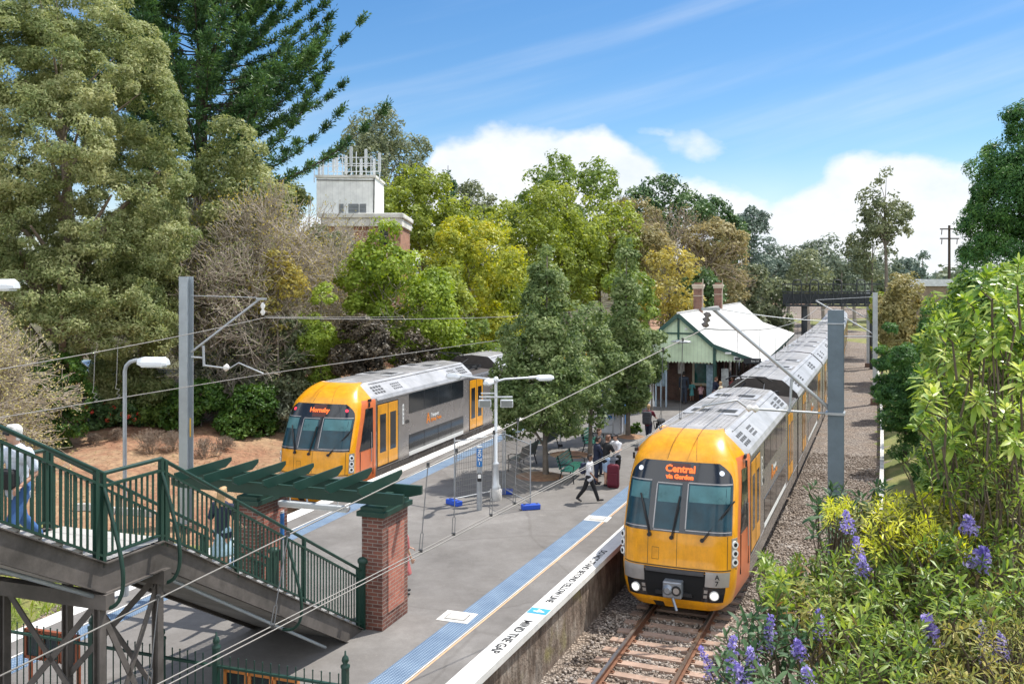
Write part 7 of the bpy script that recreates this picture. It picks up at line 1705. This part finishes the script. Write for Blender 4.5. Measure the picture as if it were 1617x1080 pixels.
    cap(m, pel+Vector((-.038*h, 0, -.03*h)), pel+Vector((.038*h, 0, -.03*h)), .062*h+g, .062*h+g); cap(m, pel-Vector((0, 0, .02*h)), pel+up*.14*h, .064*h+g, .060*h+g)
    cap(m, sh+Vector((-.055*h, 0, -.045*h)), sh+Vector((.055*h, 0, -.045*h)), .058*h+g, .058*h+g); cap(m, pel+up*.12*h, sh-up*.03*h, .066*h+g, .067*h+g); cap(m, J['sho', -1], J['sho', 1], .031*h+g*.8, .031*h+g*.8); cap(m, sh, sh+up*.018*h, .040*h, .036*h)
    for s in (-1, 1):
        if sleeves == 'short': q = J['sho', s].lerp(J['elb', s], .75); cap(m, J['sho', s], q, .033*h+g*.6, .032*h+g*.4)
        else: cap(m, J['sho', s], J['elb', s], .032*h+g*.6, .027*h+g*.4); cap(m, J['elb', s], J['wri', s].lerp(J['elb', s], .08), .026*h+g*.4, .020*h+g*.3)
    put(m, {'short': 'shirt', 'long': 'jacket'}[sleeves], top)
    # bottom
    m = MB(); g = .009*h; cap(m, pel+Vector((-.036*h, 0, -.005*h)), pel+Vector((.036*h, 0, -.005*h)), .062*h+g*.6, .062*h+g*.6)
    if kind == 'skirt':
        kl = (J['knee', -1]+J['knee', 1])/2; m.lathe(pel-Vector((0, 0, .25*h)), [(.0, 0), (.125*h, 0), (.115*h, .06*h), (.085*h, .18*h), (.068*h, .26*h), (0, .26*h)], 18); put(m, 'skirt', bottom)
    else:
        for s in (-1, 1):
            if kind == 'shorts': q = J['hip', s].lerp(J['knee', s], .88); cap(m, J['hip', s], q, .054*h+g*.5, .046*h+g*.5)
            else: cap(m, J['hip', s], J['knee', s], .052*h+g*.6, .038*h+g*.8); cap(m, J['knee', s], J['ank', s].lerp(J['knee', s], .06), .038*h+g*.8, .030*h+g*.6)
        put(m, 'shorts' if kind == 'shorts' else 'trousers', bottom)
    for s in (-1, 1):
        m = MB(); a, t = J['ank', s], J['toe', s]; cap(m, a-Vector((0, .012*h, .012*h)), t+Vector((0, 0, .003*h)), .026*h, .020*h); put(m, 'shoe', bpy.data.materials['black_rubber'], .014)
    r['_j'] = 0; del r['_j']; return r, J, pel, sh
def bag(name, label, pos, face, size, mt, cat, straps=True):
    r = empty(name, pos, -face, label, cat); w, d, hh = size; m = MB(); m.box((0, 0, hh/2), (w, d, hh), bev=min(w, d)*.3); m.build('body', mt, r, world=False)
    m = MB(); m.box((0, -d/2-.02, hh*.38), (w*.8, .06, hh*.5), bev=.02); m.build('pocket', mt, r, world=False)
    if straps:
        m = MB()
        for s in (-1, 1): m.tube([(s*w*.3, d/2, hh*.95), (s*w*.32, d/2+.14, hh*.98), (s*w*.34, d/2+.17, hh*.6), (s*w*.3, d/2, hh*.15)], .018, 6)
        m.build('strap', mt, r, world=False)
    return r
def at(pos, face, fwd, right, up): return Vector(pos)+Vector((math.sin(face), math.cos(face), 0))*fwd+Vector((math.cos(face), -math.sin(face), 0))*right+Vector((0, 0, up))
SDF = math.atan2(SD.x, SD.y)
# walking man on the upper flight
p = L2+SLF*1.0+SD*.42; p.z = 4.45+.17
person('white haired man in sunglasses, pale striped shirt and blue jeans walking up the stair', p, SDF, 1.78, [(26, 6), (-16, 28)], [(-18, 12, 75), (22, 10, 80)], CL['palestripe'], CL['jeans'], HAIR['white'], lean=.10, shades=True, vox=.013, head=(8, 18))
q = at(p, SDF, .22, .05, .92); bag('shoulder_bag', 'dark jacket or bag held at the waist of the white haired man', q, SDF, (.42, .16, .26), CL['black'], 'bag', False)
q = at(p, SDF, .62, .0, .45); bag('tote_bag', 'orange brown bag beside the man at the left edge of the stair', q, SDF+R(90), (.34, .14, .46), CL['orange'], 'bag', False)
# woman going down the lower flight
s_ = 2.95; p = B0+SLF*1.15+SD*s_; p.z = PLAT+.603*s_+.02
person('long haired woman with a pale blue skirt on the lower stair flight behind the balusters', p, SDF+math.pi, 1.66, [(22, 12), (-10, 18)], [(-15, 8, 20), (18, 8, 35)], CL['navy'], CL['paleskirt'], HAIR['blond'], kind='skirt', hairlen=.16, vox=.015)
# woman behind the near brick pillar
p = Vector((P(636, 0, 21.0).x, 21.0, PLAT)); person('blond woman in a red print dress standing behind the near brick pillar', p, R(60), 1.68, [(4, 2), (-3, 4)], [(10, 8, 60), (5, 8, 20)], CL['redprint'], CL['redprint'], HAIR['blond'], kind='skirt', hairlen=.12)
# walking boy
p = G(930, 793); fw = R(112); person('schoolboy in white shirt and black trousers walking towards the near train', p, fw, 1.60, [(24, 4), (-20, 18)], [(-20, 8, 12), (20, 8, 25)], CL['white'], CL['black'], HAIR['dark'], skin=SKIND, lean=.06); bag('backpack', 'small dark backpack on the walking schoolboy', at(p, fw, -.20, 0, .92), fw, (.26, .13, .36), CL['navy'], 'backpack')
# waiting group
p = G(942, 766); person('dark haired student in navy jacket at the left of the waiting group', p, R(75), 1.70, [(3, 2), (-4, 6)], [(30, 10, 70), (25, 10, 60)], CL['navy'], CL['navy'], HAIR['dark'], sleeves='long', lean=.05, head=(14, 0))
p = G(957, 768); person('auburn haired student in black shirt and pale blue shorts in the waiting group', p, R(60), 1.78, [(5, 3), (-5, 5)], [(25, 8, 80), (30, 10, 75)], CL['black'], CL['lightblue'], HAIR['auburn'], kind='shorts', lean=.08, head=(18, 0))
p = G(974, 764); person('young man in white shirt, black shorts and dark cap facing the waiting group', p, R(235), 1.78, [(6, 2), (-6, 4)], [(28, 12, 75), (32, 12, 70)], CL['white'], CL['black'], HAIR['dark'], kind='shorts', lean=.05, head=(12, 0), cap_m=CL['charcoal'])
q = at(p, R(235), .30, .0, .86); r = empty('folded_jacket', q, R(20), 'grey folded jacket held by the young man in the white shirt', 'jacket'); m = MB(); m.box((0, 0, .06), (.40, .22, .14), bev=.05); m.box((.02, -.02, -.12), (.30, .08, .30), bev=.03); m.build('fabric', CL['grey'], r, world=False)
p = G(946, 752); person('dark haired student standing at the back of the waiting group', p, R(120), 1.74, [(3, 2), (-3, 4)], [(10, 8, 50), (10, 8, 40)], CL['charcoal'], CL['darkjeans'], HAIR['brown'], sleeves='long')
p = G(963, 768)+Vector((.10, -.18, 0)); bag('suitcase', 'maroon upright suitcase between the two students in the waiting group', p, R(20), (.42, .26, .82), CL['maroon'], 'suitcase', False)
# person with rucksack and pushchair
p = G(1024, 700); fw = R(25); person('person with a big grey rucksack and dark jeans beside a pushchair', p, fw, 1.72, [(12, 4), (-10, 14)], [(40, 10, 30), (40, 10, 30)], CL['maroon'], CL['darkjeans'], HAIR['blond'], lean=.06); bag('backpack', 'large grey rucksack on the person beside the pushchair', at(p, fw, -.24, 0, .88), fw, (.40, .24, .58), CL['charcoal'], 'backpack')
q = at(p, fw, .35, .45, 0); r = empty('pushchair', q, -fw, 'folding pushchair next to the person with the grey rucksack', 'pushchair'); m = MB()
for s in (-.22, .22): m.tube([(s, -.35, 1.02), (s, -.2, .75), (s, .42, .12)], .016, 6); m.tube([(s, .25, .85), (s, -.15, .5), (s, -.3, .12)], .016, 6)
m.tube([(-.22, -.35, 1.02), (.22, -.35, 1.02)], .02, 6); m.build('frame', RUB, r, world=False); m = MB(); m.box((0, .08, .50), (.36, .34, .08), bev=.03); m.box((0, -.10, .70), (.36, .07, .42), bev=.03); m.build('seat', CL['black'], r, world=False); m = MB(); m.ell((0, .10, .98), (.2, .24, .12), 12, 7); m.build('hood', CL['charcoal'], r, world=False)
for s in (-.22, .22):
    for yy in (.42, -.3): m = MB(); m.tube([(s-.02, yy, .10), (s+.02, yy, .10)], .10, 14); m.build('wheel', RUB, r, world=False)
# people by the station
p = G(1018, 641); person('person in black trousers under the small platform tree', p, R(20), 1.75, [(8, 2), (-8, 6)], [(5, 8, 10), (-5, 8, 10)], CL['black'], CL['black'], HAIR['dark'], sleeves='long'); bag('handbag', 'black bag held by the person under the small tree', at(p, R(20), 0, .26, .5), R(20), (.30, .12, .34), CL['black'], 'bag', False)
p = G(1080, 638); person('tall man in a dark suit seen from behind at the ticket window', p, R(10), 1.90, [(5, 2), (-5, 4)], [(6, 8, 12), (4, 8, 14)], CL['suit'], CL['suit'], HAIR['dark'], sleeves='long')
p = G(1092.5, 634); person('girl in a turquoise dress and white tights beside the man in the suit', p, R(175), 1.22, [(5, 3), (-4, 5)], [(20, 12, 90), (20, 12, 85)], CL['teal'], CL['teal'], HAIR['brown'], kind='skirt', sleeves='long', skin=SKIN)
p = G(1107, 637); fw = R(15); person('small child in dark trousers wearing a pink backpack', p, fw, 1.14, [(6, 3), (-6, 6)], [(10, 15, 20), (10, 15, 20)], CL['pink'], CL['navy'], HAIR['blond']); bag('backpack', 'pink backpack on the small child by the station', at(p, fw, -.15, 0, .56), fw, (.24, .13, .32), cloth('pink_nylon', (.62, .38, .38)), 'backpack')
p = G(1128, 645); person('dark haired man in a navy jacket near the blue timetable board', p, R(80), 1.78, [(4, 2), (-4, 4)], [(25, 8, 70), (25, 8, 70)], CL['navy'], CL['darkjeans'], HAIR['auburn'], sleeves='long', lean=.10, head=(20, 0)); 
p = G(1139, 648); person('fair haired person in a cream top leaning beside the man in navy', p, R(-60), 1.60, [(4, 2), (-4, 4)], [(25, 8, 60), (25, 8, 70)], cloth('cream_cloth', (.55, .48, .34)), CL['darkjeans'], HAIR['blond'], lean=.08)
p = G(1146, 628); person('person in a purple top standing under the station awning', p, R(150), 1.70, [(3, 2), (-3, 4)], [(8, 8, 20), (8, 8, 20)], CL['purple'], CL['black'], HAIR['dark'])
p = G(1156, 640); person('brown haired woman just above the near train roof by the awning', p, R(200), 1.66, [(3, 2), (-3, 4)], [(8, 8, 20), (8, 8, 20)], CL['redprint'], CL['darkjeans'], HAIR['brown'], hairlen=.08)
